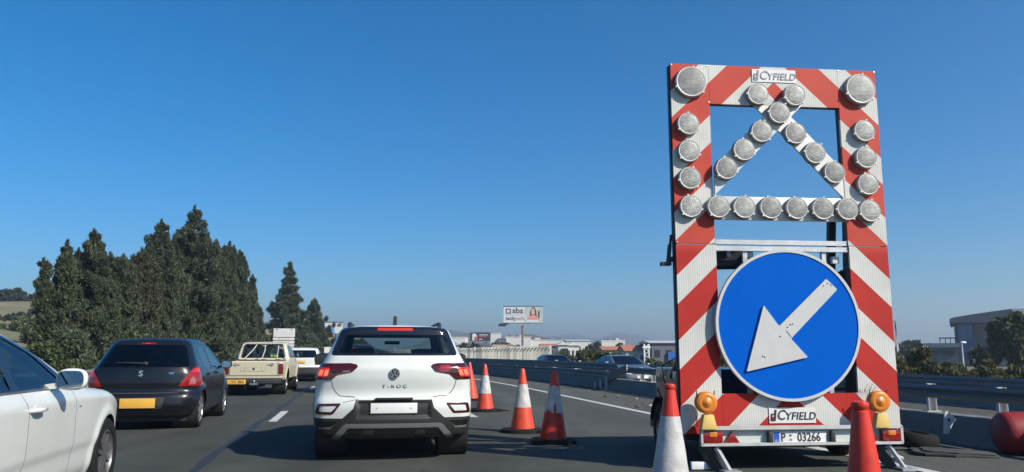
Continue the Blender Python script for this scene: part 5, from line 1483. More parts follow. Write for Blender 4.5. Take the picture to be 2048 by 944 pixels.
# ------------------------------------------------------------ cones
M['cone_orange'] = mat('cone_orange', (0.60, 0.052, 0.018), 0.42, coat=0.15, var=0.06, vscale=6, dirt=(0.14, 0.05, 0.03), dscale=8, damt=0.55)
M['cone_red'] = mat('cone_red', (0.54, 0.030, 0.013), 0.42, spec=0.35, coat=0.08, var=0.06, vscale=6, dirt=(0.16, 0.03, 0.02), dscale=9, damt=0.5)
M['sleeve'] = mat('cone_sleeve', (0.44, 0.43, 0.42), 0.5, var=0.08, vscale=10, dirt=(0.20, 0.19, 0.18), dscale=8, damt=0.6, bump=0.2, bscale=80)
def cone(label, x, y, hgt=0.97, sleeve=(0.36, 0.74), material=None, base='square', lean=(0, 0), rz=0.0, torn=False, knob=True, rad=0.185, seed=0):
    material = material or M['cone_orange']
    rr = random.Random(seed)
    root = thing('traffic_cone', label, 'traffic cone', (x, y, 0), rz, 'cones along the closed lane')
    z0 = 0.06; rt = 0.033
    def rad_at(z): return rad + (rt - rad) * (z - z0) / (hgt - z0)
    mb = MB()
    prof = [(rad + 0.012, z0 - 0.03), (rad + 0.008, z0)] + [(rad_at(z0 + (hgt - z0 - 0.05) * k / 14), z0 + (hgt - z0 - 0.05) * k / 14) for k in range(15)]
    if knob:
        prof += [(0.034, hgt - 0.046), (0.034, hgt - 0.04), (0.040, hgt - 0.034), (0.042, hgt - 0.018), (0.038, hgt - 0.006), (0.022, hgt)]
    else: prof += [(rt, hgt - 0.01), (rt * 0.8, hgt)]
    mb.lathe(prof, (0, 0, 0), 'z', 36)
    body = mb.build('cone_body', material, root); body.rotation_euler = (lean[0], lean[1], 0)
    if sleeve:
        z1, z2 = sleeve; n = 72; vs = []; fs = []; nl = 10
        for k in range(nl + 1):
            for i in range(n):
                a = 2 * math.pi * i / n
                lo = z1; hi = z2
                if torn:
                    lo += 0.05 * max(0, math.sin(a * 2 + 0.3)) * (1 if 3.9 < a < 5.6 else 0.2) + (0.13 if 4.70 < a < 4.9 else 0) + 0.01 * rr.random(); hi += 0.03 * math.sin(a * 1.5 + 1.1) + 0.01 * rr.random()
                z = lo + (hi - lo) * k / nl
                r = rad_at(z) + 0.0035 + 0.0015 * math.sin(a * 5 + z * 30)
                vs.append((r * math.cos(a), r * math.sin(a), z))
        for k in range(nl):
            for i in range(n):
                j = (i + 1) % n; fs.append((k * n + i, k * n + j, (k + 1) * n + j, (k + 1) * n + i))
        sl = MB().add(vs, fs, 0, True)
        s = rad_at(z1); sl.box((0, 0, -5), (0.001, 0.001, 0.001)) if False else None
        so = sl.build('reflective_sleeve', M['sleeve'], body)
    # recycled rubber foot, irregular
    mb = MB(); n = 28; w = 0.30
    poly = []
    for i in range(n):
        a = 2 * math.pi * i / n; sq = 1 / max(abs(math.cos(a)), abs(math.sin(a))) if base == 'square' else 1.12
        q = w * min(sq, 1.26) * (1 + 0.05 * (rr.random() - 0.5)); poly.append((q * math.cos(a), q * math.sin(a) * 0.95))
    vs = [(p[0], p[1], 0.0) for p in poly] + [(p[0] * 0.98, p[1] * 0.98, 0.045 + 0.012 * rr.random()) for p in poly] + [(p[0] * 0.62, p[1] * 0.62, 0.062) for p in poly] + [(0, 0, 0.064)]
    fs = [(i, (i + 1) % n, n + (i + 1) % n, n + i) for i in range(n)] + [(n + i, n + (i + 1) % n, 2 * n + (i + 1) % n, 2 * n + i) for i in range(n)] + [(2 * n + i, 2 * n + (i + 1) % n, 3 * n) for i in range(n)]
    mb.add(vs, fs, 0, True)
    if base == 'strap':
        for k in range(3):
            a = rr.uniform(0, 6.28); mb.tube([(0.25 * math.cos(a), 0.25 * math.sin(a), 0.03), (0.42 * math.cos(a + 0.2), 0.42 * math.sin(a + 0.2), 0.035), (0.52 * math.cos(a + 0.5), 0.5 * math.sin(a + 0.5), 0.015)], [0.022, 0.018, 0.010], 6)
    mb.build('rubber_foot', M['rubber'], root)
    return root
cone('orange cone half hidden behind the right side of the white suv', -1.05, 20.3, sleeve=None, lean=(0, -0.05), seed=1, knob=False)
cone('orange cone with a clean white band standing just right of the white suv', -0.57, 16.6, sleeve=(0.37, 0.74), seed=2, knob=False, base='strap')
cone('sunlit orange cone with white band in front of the edge line, its rubber foot ragged', 0.165, 12.3, sleeve=(0.38, 0.73), seed=3, base='strap', knob=False)
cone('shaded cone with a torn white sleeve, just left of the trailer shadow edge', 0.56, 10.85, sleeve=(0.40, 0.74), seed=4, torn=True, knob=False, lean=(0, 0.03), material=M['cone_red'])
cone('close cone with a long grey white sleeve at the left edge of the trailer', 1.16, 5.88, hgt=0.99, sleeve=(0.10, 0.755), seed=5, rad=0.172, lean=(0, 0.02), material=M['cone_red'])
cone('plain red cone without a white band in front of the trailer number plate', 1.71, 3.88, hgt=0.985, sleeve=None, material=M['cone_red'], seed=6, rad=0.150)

# ------------------------------------------------------------ things lying on the shoulder
mb = MB(); mb.lathe([(0.0, 0.0), (0.20, 0.0), (0.235, 0.03), (0.25, 0.08), (0.25, 0.30), (0.235, 0.31), (0.235, 0.36), (0.25, 0.37), (0.25, 0.62), (0.235, 0.63), (0.235, 0.68), (0.25, 0.69), (0.25, 0.90), (0.22, 0.95), (0.0, 0.955)], (0, 0, 0), 'x', 36, cap=False)
brl = mb.build('barrel', mat('barrel_shaded_red', (0.22, 0.010, 0.012), 0.55, coat=0.0, var=0.15, vscale=4, dirt=(0.15, 0.01, 0.012), dscale=3, damt=0.5))  # red darkened to stand in for the shade beside the median wall
brl.location = (5.90, 9.62, 0.26); brl.rotation_euler = (0, 0, -0.08); brl.scale = (1.25, 1.0, 1.0)
tag(brl, 'dull red plastic barrel lying on its side against the median wall', 'barrel')
def tyre_flat(x, y, z, r, label, tilt=(0, 0)):
    mb = MB(); w = 0.19
    mb.lathe([(r * 0.62, -w / 2), (r * 0.9, -w / 2), (r, -w * 0.3), (r, w * 0.3), (r * 0.9, w / 2), (r * 0.62, w / 2), (r * 0.6, 0), (r * 0.62, -w / 2)], (0, 0, 0), 'z', 36, cap=False)
    o = mb.build('tyre', M['rubber']); o.location = (x, y, z); o.rotation_euler = (tilt[0], tilt[1], 0.3); tag(o, label, 'tyre'); return o
tyre_flat(5.12, 10.15, 0.13, 0.30, 'old black tyre lying in the shade beside the red barrel', (0.10, 0.12))
def rubber_mat(x, y, sx, sy, rz, label, seed):
    rr = random.Random(seed); n = 22; poly = []
    for i in range(n):
        a = 2 * math.pi * i / n; q = min(1 / max(abs(math.cos(a)), abs(math.sin(a))), 1.3)
        poly.append((sx * q * math.cos(a) * (1 + 0.22 * rr.random()), sy * q * math.sin(a) * (1 + 0.35 * rr.random())))
    mb = MB(); mb.prism(poly, 0.0, 0.03, axis='z'); mb.prism([(p[0] * 0.85 + 0.04, p[1] * 0.8) for p in poly], 0.031, 0.05, axis='z')
    o = mb.build('rubber_slab', mat('worn_rubber', (0.045, 0.045, 0.043), 0.85, var=0.3, vscale=6), None, 0.006); o.location = (x, y, 0.01); o.rotation_euler = (0.02, 0.03, rz)
    tag(o, label, 'rubber foot'); return o
rubber_mat(4.95, 10.75, 0.42, 0.22, -0.15, 'worn flat rubber foot on the shoulder beside the trailer wheel', 3)
rubber_mat(5.30, 9.55, 0.40, 0.20, -0.2, 'worn flat rubber foot on the shoulder in front of the tyre and barrel', 4)
mb = MB(); mb.prism([(-0.05, -0.13), (0.0, -0.14), (0.10, 0.02), (0.14, 0.06), (0.02, 0.17), (-0.02, 0.15)], -0.012, 0.012); mb.lathe([(0.022, -0.014), (0.002, -0.014)], (0.03, 0, 0.05), 'y', 12, m=1)
o = mb.build('bent_plate', [M['white_sheet'], M['ink']]); o.location = (XE(10.9) + med(10.9) - 0.33, 10.7, 0.27); o.rotation_euler = (0, 0, 0.1); tag(o, 'bent white metal plate leaning on the median wall right of the trailer', 'metal plate')
# dry clods of mud on the shoulder
M['mud'] = mat('dry_mud', (0.07, 0.06, 0.045), 0.95, var=0.3, vscale=30)
M['pale_stone'] = mat('pale_stone', (0.45, 0.44, 0.42), 0.9)
r9 = random.Random(21)
for k in range(26):
    Y = r9.uniform(14.5, 23) if k < 20 else r9.uniform(8.3, 11); off = r9.uniform(0.35, 1.5) if k < 20 else r9.uniform(0.2, 1.0)
    s = r9.choice((0.025, 0.03, 0.04, 0.06, 0.09)); pale = r9.random() < 0.3
    mb = MB(); mb.ell((0, 0, 0), (s * r9.uniform(0.8, 1.6), s, s * 0.45), 5)
    for i, v in enumerate(mb.v): mb.v[i] = tuple(c * r9.uniform(0.75, 1.25) for c in v)
    o = mb.build('debris', M['pale_stone'] if pale else M['mud'], None, flat=True); o.location = (XE(Y) + off, Y, 0.012 + s * 0.15); o.rotation_euler = (0, 0, r9.uniform(0, 6))
    tag(o, 'small pale stone among the debris on the shoulder' if pale else 'small dark clod of mud among the debris on the shoulder', 'debris', 'pale stones strewn on the shoulder' if pale else 'dark clods strewn on the shoulder')
# ------------------------------------------------------------ vegetation
def leaf_mat(name, col, isl=0.6, var=0.32, vs=0.9, tr=0.25, **kw):
    m = mat(name, col, 0.75, var=var, vscale=vs, isl=isl, spec=0.2, **kw)
    nt = m.node_tree; p = nt.nodes['Principled BSDF']; out = [n for n in nt.nodes if n.type == 'OUTPUT_MATERIAL'][0]
    t = nt.nodes.new('ShaderNodeBsdfTranslucent'); mx = nt.nodes.new('ShaderNodeMixShader'); mx.inputs[0].default_value = tr
    link(nt, p.inputs['Base Color'].links[0].from_socket, t.inputs[0])
    link(nt, p.outputs[0], mx.inputs[1]); link(nt, t.outputs[0], mx.inputs[2]); link(nt, mx.outputs[0], out.inputs[0])
    return m
M['cypress'] = leaf_mat('cypress_foliage', (0.068, 0.084, 0.048), dirt=(0.080, 0.066, 0.042), dscale=0.7, damt=0.4)
M['cypress_brown'] = leaf_mat('cypress_brown', (0.070, 0.072, 0.045))
M['pine'] = leaf_mat('pine_foliage', (0.068, 0.086, 0.044))
M['bush'] = leaf_mat('bush_foliage', (0.070, 0.092, 0.036))
M['bush_dry'] = leaf_mat('bush_dry', (0.115, 0.112, 0.050))
M['hedge_green'] = leaf_mat('hedge_green', (0.075, 0.088, 0.038))
M['far_tree'] = leaf_mat('far_tree', (0.055, 0.066, 0.045))
M['bark'] = mat('bark', (0.09, 0.07, 0.05), 0.9, var=0.3, vscale=6)

def leaves(name, clumps, per, leaf, seed, material, parent=None, up=0.5, aspect=0.45, shell=0.6, loc=None):
    """clumps: rows cx,cy,cz,rx,ry,rz; each filled with small rhombic leaf sprays"""
    g = np.random.default_rng(seed)
    C = np.asarray(clumps, dtype=float); n = len(C)
    idx = np.repeat(np.arange(n), per)
    d = g.normal(size=(len(idx), 3)); d /= np.linalg.norm(d, axis=1, keepdims=True)
    rad = g.random(len(idx)) ** (1 / 3) * (1 - shell) + shell * g.random(len(idx)) ** 0.4
    p = C[idx, :3] + d * C[idx, 3:] * rad[:, None]
    a = d * 0.55 + g.normal(size=d.shape) * 0.5; a[:, 2] += up
    a /= np.linalg.norm(a, axis=1, keepdims=True)
    b = np.cross(a, g.normal(size=d.shape)); b /= np.maximum(np.linalg.norm(b, axis=1, keepdims=True), 1e-6)
    s = leaf * g.uniform(0.55, 1.5, len(idx))[:, None]
    V = np.stack([p - a * s * 0.5, p + b * s * aspect, p + a * s, p - b * s * aspect], 1).reshape(-1, 3)
    F = np.arange(len(V)).reshape(-1, 4)
    return mesh_np(name, V, F, material, parent)

def trunk(parent, h, r, lean=(0, 0), limbs=6, seed=0, r0=1.0):
    q = random.Random(seed); mb = MB()
    path = [(lean[0] * t * t * h, lean[1] * t * t * h, h * t - 0.3) for t in (0, 0.15, 0.4, 0.7, 1.0)]
    mb.tube(path, [r * 1.25, r, r * 0.8, r * 0.5, r * 0.12], 8)
    for k in range(limbs):
        t = q.uniform(0.2, 0.8); a = q.uniform(0, 6.28); l = r0 * (1.1 - t) * q.uniform(0.6, 1.0)
        z = h * t; mb.tube([(0, 0, z), (math.cos(a) * l * 0.5, math.sin(a) * l * 0.5, z + l * 0.25), (math.cos(a) * l, math.sin(a) * l, z + l * 0.6)], [r * 0.3, r * 0.2, r * 0.05], 6)
    return mb.build('trunk', M['bark'], parent)

def conifer(name, label, px, py, Y, half_px, group, seed, material, kind='cypress', z0=-0.1, cat='tree', leaf=0.095, dens=1.0, spires=()):
    """conifer whose tip and width were read off the photograph, at its own distance: plume-like branches carrying leaf sprays"""
    top = at(px, py, Y); h = top.z - z0; r = half_px / 1546 * Y
    root = thing(name, label, cat, (top.x, Y, z0), 0, group)
    g = np.random.default_rng(seed)
    prof = {'cypress': lambda t: 1.12 * (1 - t) ** 0.8 * (1.0 + 0.10 * math.sin(t * 7 + seed)),
            'column': lambda t: (1 - t ** 2.2) * (0.85 + 0.2 * math.sin(t * 9 + seed)),
            'pine': lambda t: ((1 - t / 0.70) ** 0.55 * 0.70 + 0.30) * (1.0 + 0.12 * math.sin(t * 17 + seed)) if t < 0.69 else 0.30 * (1.25 - t) * 2.0}[kind]
    cl = []
    stems = [(0.0, 0.0, 1.0, 1.0)] + [(dx, 0.3 * g.normal(), fh, rw) for dx, fh, rw in spires]
    for si, (sx_, sy_, fh, rw) in enumerate(stems):
        n = int((135 if si == 0 else 40) * dens)
        for k in range(n):
            t = (g.random() ** 1.0) * 0.97 if si == 0 else 0.35 + 0.63 * g.random()
            if kind == 'pine' and t > 0.69 and abs(((t - 0.69) / 0.088) % 1 - 0.5) > 0.27: continue
            a = g.random() * 6.283
            R0 = (r * prof(t)) if si == 0 else rw * (1 - t) ** 0.6 * 1.3
            R0 *= (0.72 + 0.5 * g.random()) * (1 + 0.22 * math.sin(a * 2 + seed + 5 * t))
            lift = {'cypress': 0.55, 'column': 1.6, 'pine': 0.05}[kind] + 0.25 * g.normal()
            q0 = 0.15 if kind != 'pine' else 0.3
            m = 3 if R0 < 0.8 else 4
            for j in range(m):
                q = q0 + (1 - q0) * (j + 0.6) / m
                w = (0.13 + 0.16 * R0 * (1.15 - q)) * (0.8 + 0.5 * g.random())
                w = min(w, 0.42 + 0.1 * r) * min(1.0, 0.22 + (1 - t) * 4.5)
                zz = h * fh * t + R0 * q * q * lift * (0.7 if kind != 'column' else 0.5)
                zz = min(zz, h * fh * 0.985)
                cl.append((sx_ + R0 * q * math.cos(a) + 0.1 * g.normal(), sy_ + R0 * q * math.sin(a), zz, w * (0.85 if kind != 'pine' else 1), w * (0.85 if kind != 'pine' else 1), w * (1.5 if kind == 'cypress' else 2.1 if kind == 'column' else 0.5)))
        for k in range(7):
            t = 0.90 + 0.10 * k / 6; w = 0.03 + (1 - t) * (0.35 + 0.3 * r) ; cl.append((sx_ + 0.05 * g.normal(), sy_, h * fh * t - 0.1, w, w, 0.20))
    leaves('crown', cl, 105, leaf * 1.35 * (Y / 45) ** 0.6, seed, material, root, up=(0.8 if kind == 'cypress' else 1.1 if kind == 'column' else 0.1), aspect=0.2)
    trunk(root, h * 0.95, 0.03 + 0.016 * h, limbs=10, seed=seed, r0=r)
    return root

GR = 'conifers in the row behind the left guardrail'
# tip px, tip py, distance, half width px, kind, label
ROW = [
 (136, 484, 29.5, 40, 'cypress', 'ragged low conifer at the left end of the row with sky showing through its branches', ((-0.55, 0.86, 0.35),)),
 (191, 462, 32.5, 74, 'cypress', 'pointed bushy conifer second from the left end of the row', ((0.5, 0.83, 0.4), (-0.7, 0.80, 0.4))),
 (246, 512, 35.5, 66, 'cypress', 'low rounded conifer between two taller pointed ones in the left half of the row', ((-0.6, 0.93, 0.4),)),
 (287, 500, 38.5, 64, 'cypress', 'brownish conifer with a blunt top left of the thin spire', ((0.3, 0.95, 0.3),)),
 (322, 442, 42.5, 62, 'cypress', 'conifer with one thin bent spire in the middle of the row', ((-0.75, 0.80, 0.35), (0.55, 0.84, 0.4))),
 (391, 414, 48.0, 92, 'cypress', 'tallest conifer of the row with a broad pyramid top', ((-0.7, 0.82, 0.5), (0.75, 0.8, 0.5))),
 (433, 482, 53.0, 38, 'column', 'dark columnar cypress just right of the tallest conifer', ((0.5, 0.96, 0.3),)),
 (458, 486, 58.0, 34, 'column', 'narrow cypress column with two close leaders right of the dark one', ((0.35, 0.97, 0.25),)),
 (482, 502, 64.0, 33, 'column', 'cypress column with ragged top near the right end of the row', ((-0.4, 0.97, 0.3), (0.3, 0.94, 0.25))),
 (505, 552, 70.0, 22, 'column', 'short slender cypress at the right end of the row', ()),
 (158, 500, 34.0, 56, 'cypress', 'shaggy conifer filling the gap between the ragged low one and the pointed one', ()),
 (222, 508, 37.0, 58, 'cypress', 'green conifer filling the gap just right of the pointed bushy one', ((0.5, 0.9, 0.4),)),
 (302, 486, 42.0, 44, 'cypress', 'narrow green conifer just left of the thin bent spire', ()),
 (346, 478, 47.0, 58, 'cypress', 'green conifer in the gap left of the tallest one', ((-0.5, 0.9, 0.4),)),
 (366, 456, 50.0, 54, 'cypress', 'tall conifer half hidden behind the left shoulder of the tallest one', ()),
 (416, 468, 51.0, 46, 'cypress', 'conifer half hidden behind the right shoulder of the tallest one', ((0.5, 0.94, 0.4),)),
 (519, 614, 75.0, 11, 'column', 'smallest thin cypress closing the right end of the row', ()),
]
for k, (px, py, Y, hp, kind, lab, sp) in enumerate(ROW):
    conifer('conifer_tree' if kind != 'column' else 'cypress_tree', lab, px, py, Y, hp, GR, 100 + k, M['cypress_brown'] if k in (3,) else M['cypress'], kind, spires=sp, dens=1.15 if kind == 'cypress' else 0.9)
conifer('norfolk_pine', 'tall airy pine with a sparse thin top beyond the white notice board', 581, 527, 105.0, 44, 'pines beyond the row of conifers', 131, M['pine'], 'pine', leaf=0.16, dens=1.9)
conifer('norfolk_pine', 'shorter dense pine right of the tall airy one', 629, 600, 112.0, 40, 'pines beyond the row of conifers', 132, M['pine'], 'cypress', leaf=0.13, dens=1.0)

def shrub(name, label, x, y, z0, rx, ry, h, seed, material, group=None, leaf=0.16, per=90, n=34, cat='shrub', up=0.3):
    root = thing(name, label, cat, (x, y, z0), 0, group)
    g = np.random.default_rng(seed); cl = []
    for k in range(n):
        a = g.random() * 6.283; q = math.sqrt(g.random()); t = g.random()
        top = h * (1 - 0.55 * q * q) * (0.75 + 0.25 * math.sin(a * 3 + seed))
        s = h * (0.10 + 0.10 * g.random()) + 0.05
        cl.append((rx * q * math.cos(a), ry * q * math.sin(a), max(0.1, top * (0.25 + 0.75 * t)), s * 1.1, s * 1.1, s))
    leaves('foliage', cl, per, leaf, seed, material, root, up=up)
    mb = MB(); r5 = random.Random(seed)
    for k in range(4):
        a = r5.uniform(0, 6.28); mb.tube([(0.1 * math.cos(a), 0.1 * math.sin(a), -0.1), (rx * 0.5 * math.cos(a), ry * 0.5 * math.sin(a), h * 0.6)], [0.03, 0.012], 5)
    mb.build('stem', M['bark'], root)
    return root
# undergrowth under the conifers, hiding their feet
SH = [(104, 26.5, 1.5, 'dull green shrub at the left end of the conifer row above the saloon roof'), (140, 27.5, 2.1, 'tangled shrub under the ragged conifer'), (180, 29.5, 2.4, 'dense shrub under the pointed bushy conifer'), (240, 32, 2.4, 'green shrub behind the hatchback roof'),
      (300, 36, 2.5, 'dark shrub below the thin bent spire'), (360, 40, 2.6, 'broad shrub below the tallest conifer'), (415, 46, 2.6, 'brownish shrub below the dark columnar cypress'), (455, 53, 2.6, 'shrub behind the cab of the cream pickup'), (500, 62, 2.6, 'shrub closing the foot of the row beside the notice board')]
for k, (px, Y, h, lab) in enumerate(SH):
    p = at(px, 720, Y); shrub('shrub', lab, p.x, Y, -0.1, 1.7 + 0.012 * Y, 1.1, h, 200 + k, M['bush'] if k in (0, 3) else M['cypress'], 'undergrowth below the conifers', leaf=0.055 + 0.001 * Y, per=430, n=46)
for k, (px, Y, h, hw, lab) in enumerate([(648, 100, 3.0, 3.0, 'bright green bush on the bank below the colourful billboard'), (672, 96, 2.6, 3.2, 'green bush on the bank beside the white suv roof'), (610, 92, 2.6, 3.0, 'low green bush in front of the shorter pine'), (540, 88, 3.2, 2.6, 'green bush left of the white notice board'), (640, 88, 1.7, 2.4, 'small light green bush above the dark car')]):
    p = at(px, 700, Y); shrub('bush', lab, p.x, Y, -0.1, hw, 2.0, h, 230 + k, M['bush'], 'bushes on the left bank', leaf=0.2, per=160, n=36)

# bushes beyond the opposite carriageway
RB = [(1100, 58, 1.2, 2.0), (1128, 55, 1.3, 2.2), (1160, 52, 1.75, 2.4), (1192, 50, 1.8, 2.2), (1222, 52, 1.6, 2.3), (1252, 50, 1.45, 2.2), (1284, 48, 1.15, 2.0), (1316, 47, 1.1, 1.9), (1345, 45, 1.2, 1.8)]
names = ['leftmost green bush beyond the carriageway, beside the slatted screen', 'low bush in front of the small white gabled houses', 'tall bush left of the silver oncoming car', 'tallest dark bush above the silver oncoming car', 'broad bush just behind the silver oncoming car', 'bush in front of the red roofed house', 'low bush beside the white lattice pylon', 'low bush in front of the blue canopy', 'bush partly behind the left edge of the arrow board']
for k, (px, Y, h, w) in enumerate(RB):
    p = at(px, 712, Y); shrub('bush', names[k], p.x, Y, -0.35, w, 1.5, h, 260 + k, M['bush'] if k % 3 else M['hedge_green'], 'bushes beyond the opposite carriageway', leaf=0.09, per=330, n=50)
HB = [(1440, 40, 1.9, 2.2), (1500, 39, 1.8, 2.2), (1560, 38, 1.8, 2.0), (1620, 37, 1.8, 2.0), (1690, 35, 1.8, 2.0), (1770, 33.5, 1.5, 1.9), (1836, 32.0, 1.6, 1.5), (1890, 31.0, 1.2, 1.6), (1950, 30.0, 1.2, 1.6), (2005, 29.0, 1.1, 1.6), (2062, 28.0, 1.15, 1.6)]
hn = ['hedge shrub glimpsed through the left gap under the blue sign', 'hedge shrub hidden behind the blue sign, left of its centre', 'hedge shrub hidden behind the middle of the blue sign', 'hedge shrub hidden behind the blue sign, right of its centre', 'hedge shrub glimpsed through the right gap beside the blue sign', 'hedge shrub behind the right edge of the arrow board', 'tall dry hedge shrub just right of the arrow board', 'dry hedge shrub below the low blue annex', 'dry hedge shrub below the street lamp', 'hedge shrub in front of the big round tree', 'hedge shrub at the right edge of the picture']
for k, (px, Y, h, w) in enumerate(HB):
    p = at(px, 725, Y); shrub('hedge_shrub', hn[k], p.x, Y, -0.35, w * 1.15, 1.0, h, 300 + k, M['bush_dry'] if k % 2 == 0 else M['hedge_green'], 'hedge beyond the far barrier', leaf=0.09, per=280, n=52, up=0.8)
    
def round_tree(name, label, px, py, Y, hw_px, seed, material, z0=-0.35, group=None, leaf=0.22, n=110, per=110, squash=1.0, droop=False):
    top = at(px, py, Y); h = top.z - z0; r = hw_px / 1546 * Y
    root = thing(name, label, 'tree', (top.x, Y, z0), 0, group)
    g = np.random.default_rng(seed); cl = []
    for k in range(n):
        d = g.normal(size=3); d /= np.linalg.norm(d); q = 0.45 + 0.5 * g.random() ** 0.5
        lob = 1 + 0.16 * math.sin(d[0] * 4 + seed) + 0.12 * math.sin(d[2] * 6 + seed * 2)
        s = r * (0.14 + 0.12 * g.random())
        cl.append((d[0] * q * r * lob, d[1] * q * r * lob, h * 0.56 + d[2] * q * h * 0.44 * squash, s, s, s * (1.5 if droop else 0.8)))
    leaves('crown', cl, per, leaf, seed, material, root, up=-0.6 if droop else 0.2)
    trunk(root, h * 0.7, 0.03 * h + 0.05, limbs=6, seed=seed, r0=r)
    return root
round_tree('pepper_tree', 'large round drooping tree in front of the curved roof building', 2036, 632, 52, 46, 401, M['hedge_green'], leaf=0.22, n=150, per=120, droop=True)
for k, (px, py, Y, hw, lab) in enumerate([(1826, 683, 120, 22, 'dark distant tree left of the low blue annex'), (1806, 690, 118, 18, 'dark distant tree just right of the arrow board'), (1850, 690, 125, 14, 'small distant tree touching the low blue annex')]):
    round_tree('tree', lab, px, py, Y, hw, 410 + k, M['far_tree'], group='distant trees right of the arrow board', leaf=0.5, n=50, per=70)
round_tree('palm', 'spiky dark palm beside the blue glass building', 1960, 695, 60, 12, 420, M['far_tree'], leaf=0.5, n=16, per=40)

# ------------------------------------------------------------ left hill
M['hill_grass'] = mat('hill_grass', (0.135, 0.118, 0.065), 0.95, var=0.35, vscale=0.12, dirt=(0.085, 0.11, 0.035), dscale=0.045, damt=0.9, bump=0.3, bscale=1.0)
def hill(name, pts, Y, depth, zb, material, seed, rough=0.5, n=60, m=16, front=30, label=None):
    """ridge whose crest follows pts (px,py) at distance Y, sloping to the front and back"""
    g = np.random.default_rng(seed); xs = np.linspace(pts[0][0], pts[-1][0], n); ys = np.interp(xs, [p[0] for p in pts], [p[1] for p in pts])
    C = [at(a, b, Y) for a, b in zip(xs, ys)]
    V = []
    for j in range(m):
        t = j / (m - 1)
        for i, c in enumerate(C):
            if t < 0.7: q = t / 0.7; y = Y - front * (1 - q); f = q * q * (3 - 2 * q)
            else: q = (t - 0.7) / 0.3; y = Y + depth * q; f = 1 - q * q
            V.append((c.x * (y / Y) if False else c.x, y, zb + (c.z - zb) * f + rough * g.normal() * (0.3 + f) * (0 if j in (0, m - 1) else 1)))
    F = [(j * n + i, j * n + i + 1, (j + 1) * n + i + 1, (j + 1) * n + i) for j in range(m - 1) for i in range(n - 1)]
    o = mesh_np(name, V, F, material, smooth=True); return struct(o)
hill('hill', [(-420, 600), (-200, 616), (0, 628), (60, 618), (110, 604), (160, 614), (260, 640), (400, 668), (700, 690)], 150, 80, -0.7, M['hill_grass'], 5, 0.22, front=95)
M['rock'] = mat('pale_rock', (0.36, 0.33, 0.25), 0.9, var=0.25, vscale=0.8)
r6 = random.Random(9)
for k, (px, py) in enumerate([(14, 618), (22, 616), (66, 608), (72, 622), (84, 612), (92, 606), (100, 614), (62, 628), (80, 630), (94, 626), (104, 622), (46, 648), (34, 652), (54, 655)]):
    Y = 143 if py < 632 else 112
    p = at(px, py, Y); s = r6.uniform(0.3, 0.65)
    mb = MB(); mb.ell((0, 0, 0), (s * 1.4, s, s * 0.7), 5); mb.v = [tuple(c * r6.uniform(0.75, 1.25) for c in v) for v in mb.v]
    o = mb.build('rock', M['rock'], flat=True); o.location = p
    tag(o, 'pale limestone boulder on the dry hillside' if py < 632 else 'pale boulder at the foot of the dry hillside', 'rock', 'boulders on the left hillside' if py < 632 else 'boulders at the foot of the hillside')
for k, (px, py, hw, lab) in enumerate([(8, 579, 12, 'leftmost dark tree on the hilltop at the picture edge'), (35, 578, 14, 'round dark tree on the hilltop'), (62, 592, 9, 'low bush right of the round tree on the hilltop'), (76, 586, 5, 'tiny pointed tree on the hill crest')]):
    Y = 152; p = at(px, 612, Y)
    round_tree('tree', lab, px, py, Y, hw, 430 + k, M['far_tree'], z0=p.z - 0.5, group='trees on the left hilltop', leaf=0.5, n=40, per=70)

for k, (px, py, Yd, hh, lab) in enumerate([(70, 640, 100, 1.6, 'green scrub bush low on the hillside left of the conifers'), (30, 650, 95, 1.4, 'green scrub bush at the foot of the hill by the picture edge'), (95, 622, 118, 1.8, 'dark scrub bush on the slope touching the ragged conifer'), (50, 628, 120, 1.0, 'small dry bush in the middle of the slope'), (12, 634, 112, 1.1, 'small dry bush on the slope by the picture edge'), (84, 656, 90, 1.5, 'bright green bush at the foot of the slope')]):
    p = at(px, py, Yd); shrub('bush', lab, p.x, Yd, p.z - 0.6, 2.6, 1.6, hh, 500 + k, M['bush'] if k in (0, 1, 5) else M['far_tree'], 'scrub on the left hillside', leaf=0.2, per=120, n=26)
# ------------------------------------------------------------ distant ground, hills and mountains
M['far_hill'] = mat('far_hill', (0.075, 0.082, 0.05), 0.95, var=0.2, vscale=0.01)
M['mountain'] = mat('mountain', (0.07, 0.075, 0.07), 0.95, var=0.15, vscale=0.001)
M['tan_hill'] = mat('tan_hill', (0.24, 0.19, 0.12), 0.95, var=0.2, vscale=0.05)
hill('ridge', [(780, 704), (840, 696), (868, 678), (890, 661), (915, 663), (940, 666), (965, 663), (1000, 667), (1030, 678), (1080, 692)], 1500, 600, -1, M['far_hill'], 31, 0.6, front=500)
hill('mountain', [(-300, 700), (300, 700), (700, 697), (1000, 690), (1050, 682), (1095, 672), (1120, 672), (1150, 667), (1172, 675), (1200, 679), (1222, 667), (1235, 664), (1252, 668), (1280, 671), (1310, 682), (1360, 690), (1500, 694), (1800, 692), (2300, 690)], 2500, 300, -2, M['mountain'], 32, 0.6, n=140, front=600)
hill('earth_bank', [(500, 668), (520, 662), (560, 658), (600, 662), (640, 670), (690, 668), (720, 676)], 210, 30, -0.6, M['tan_hill'], 33, 0.15, front=40)

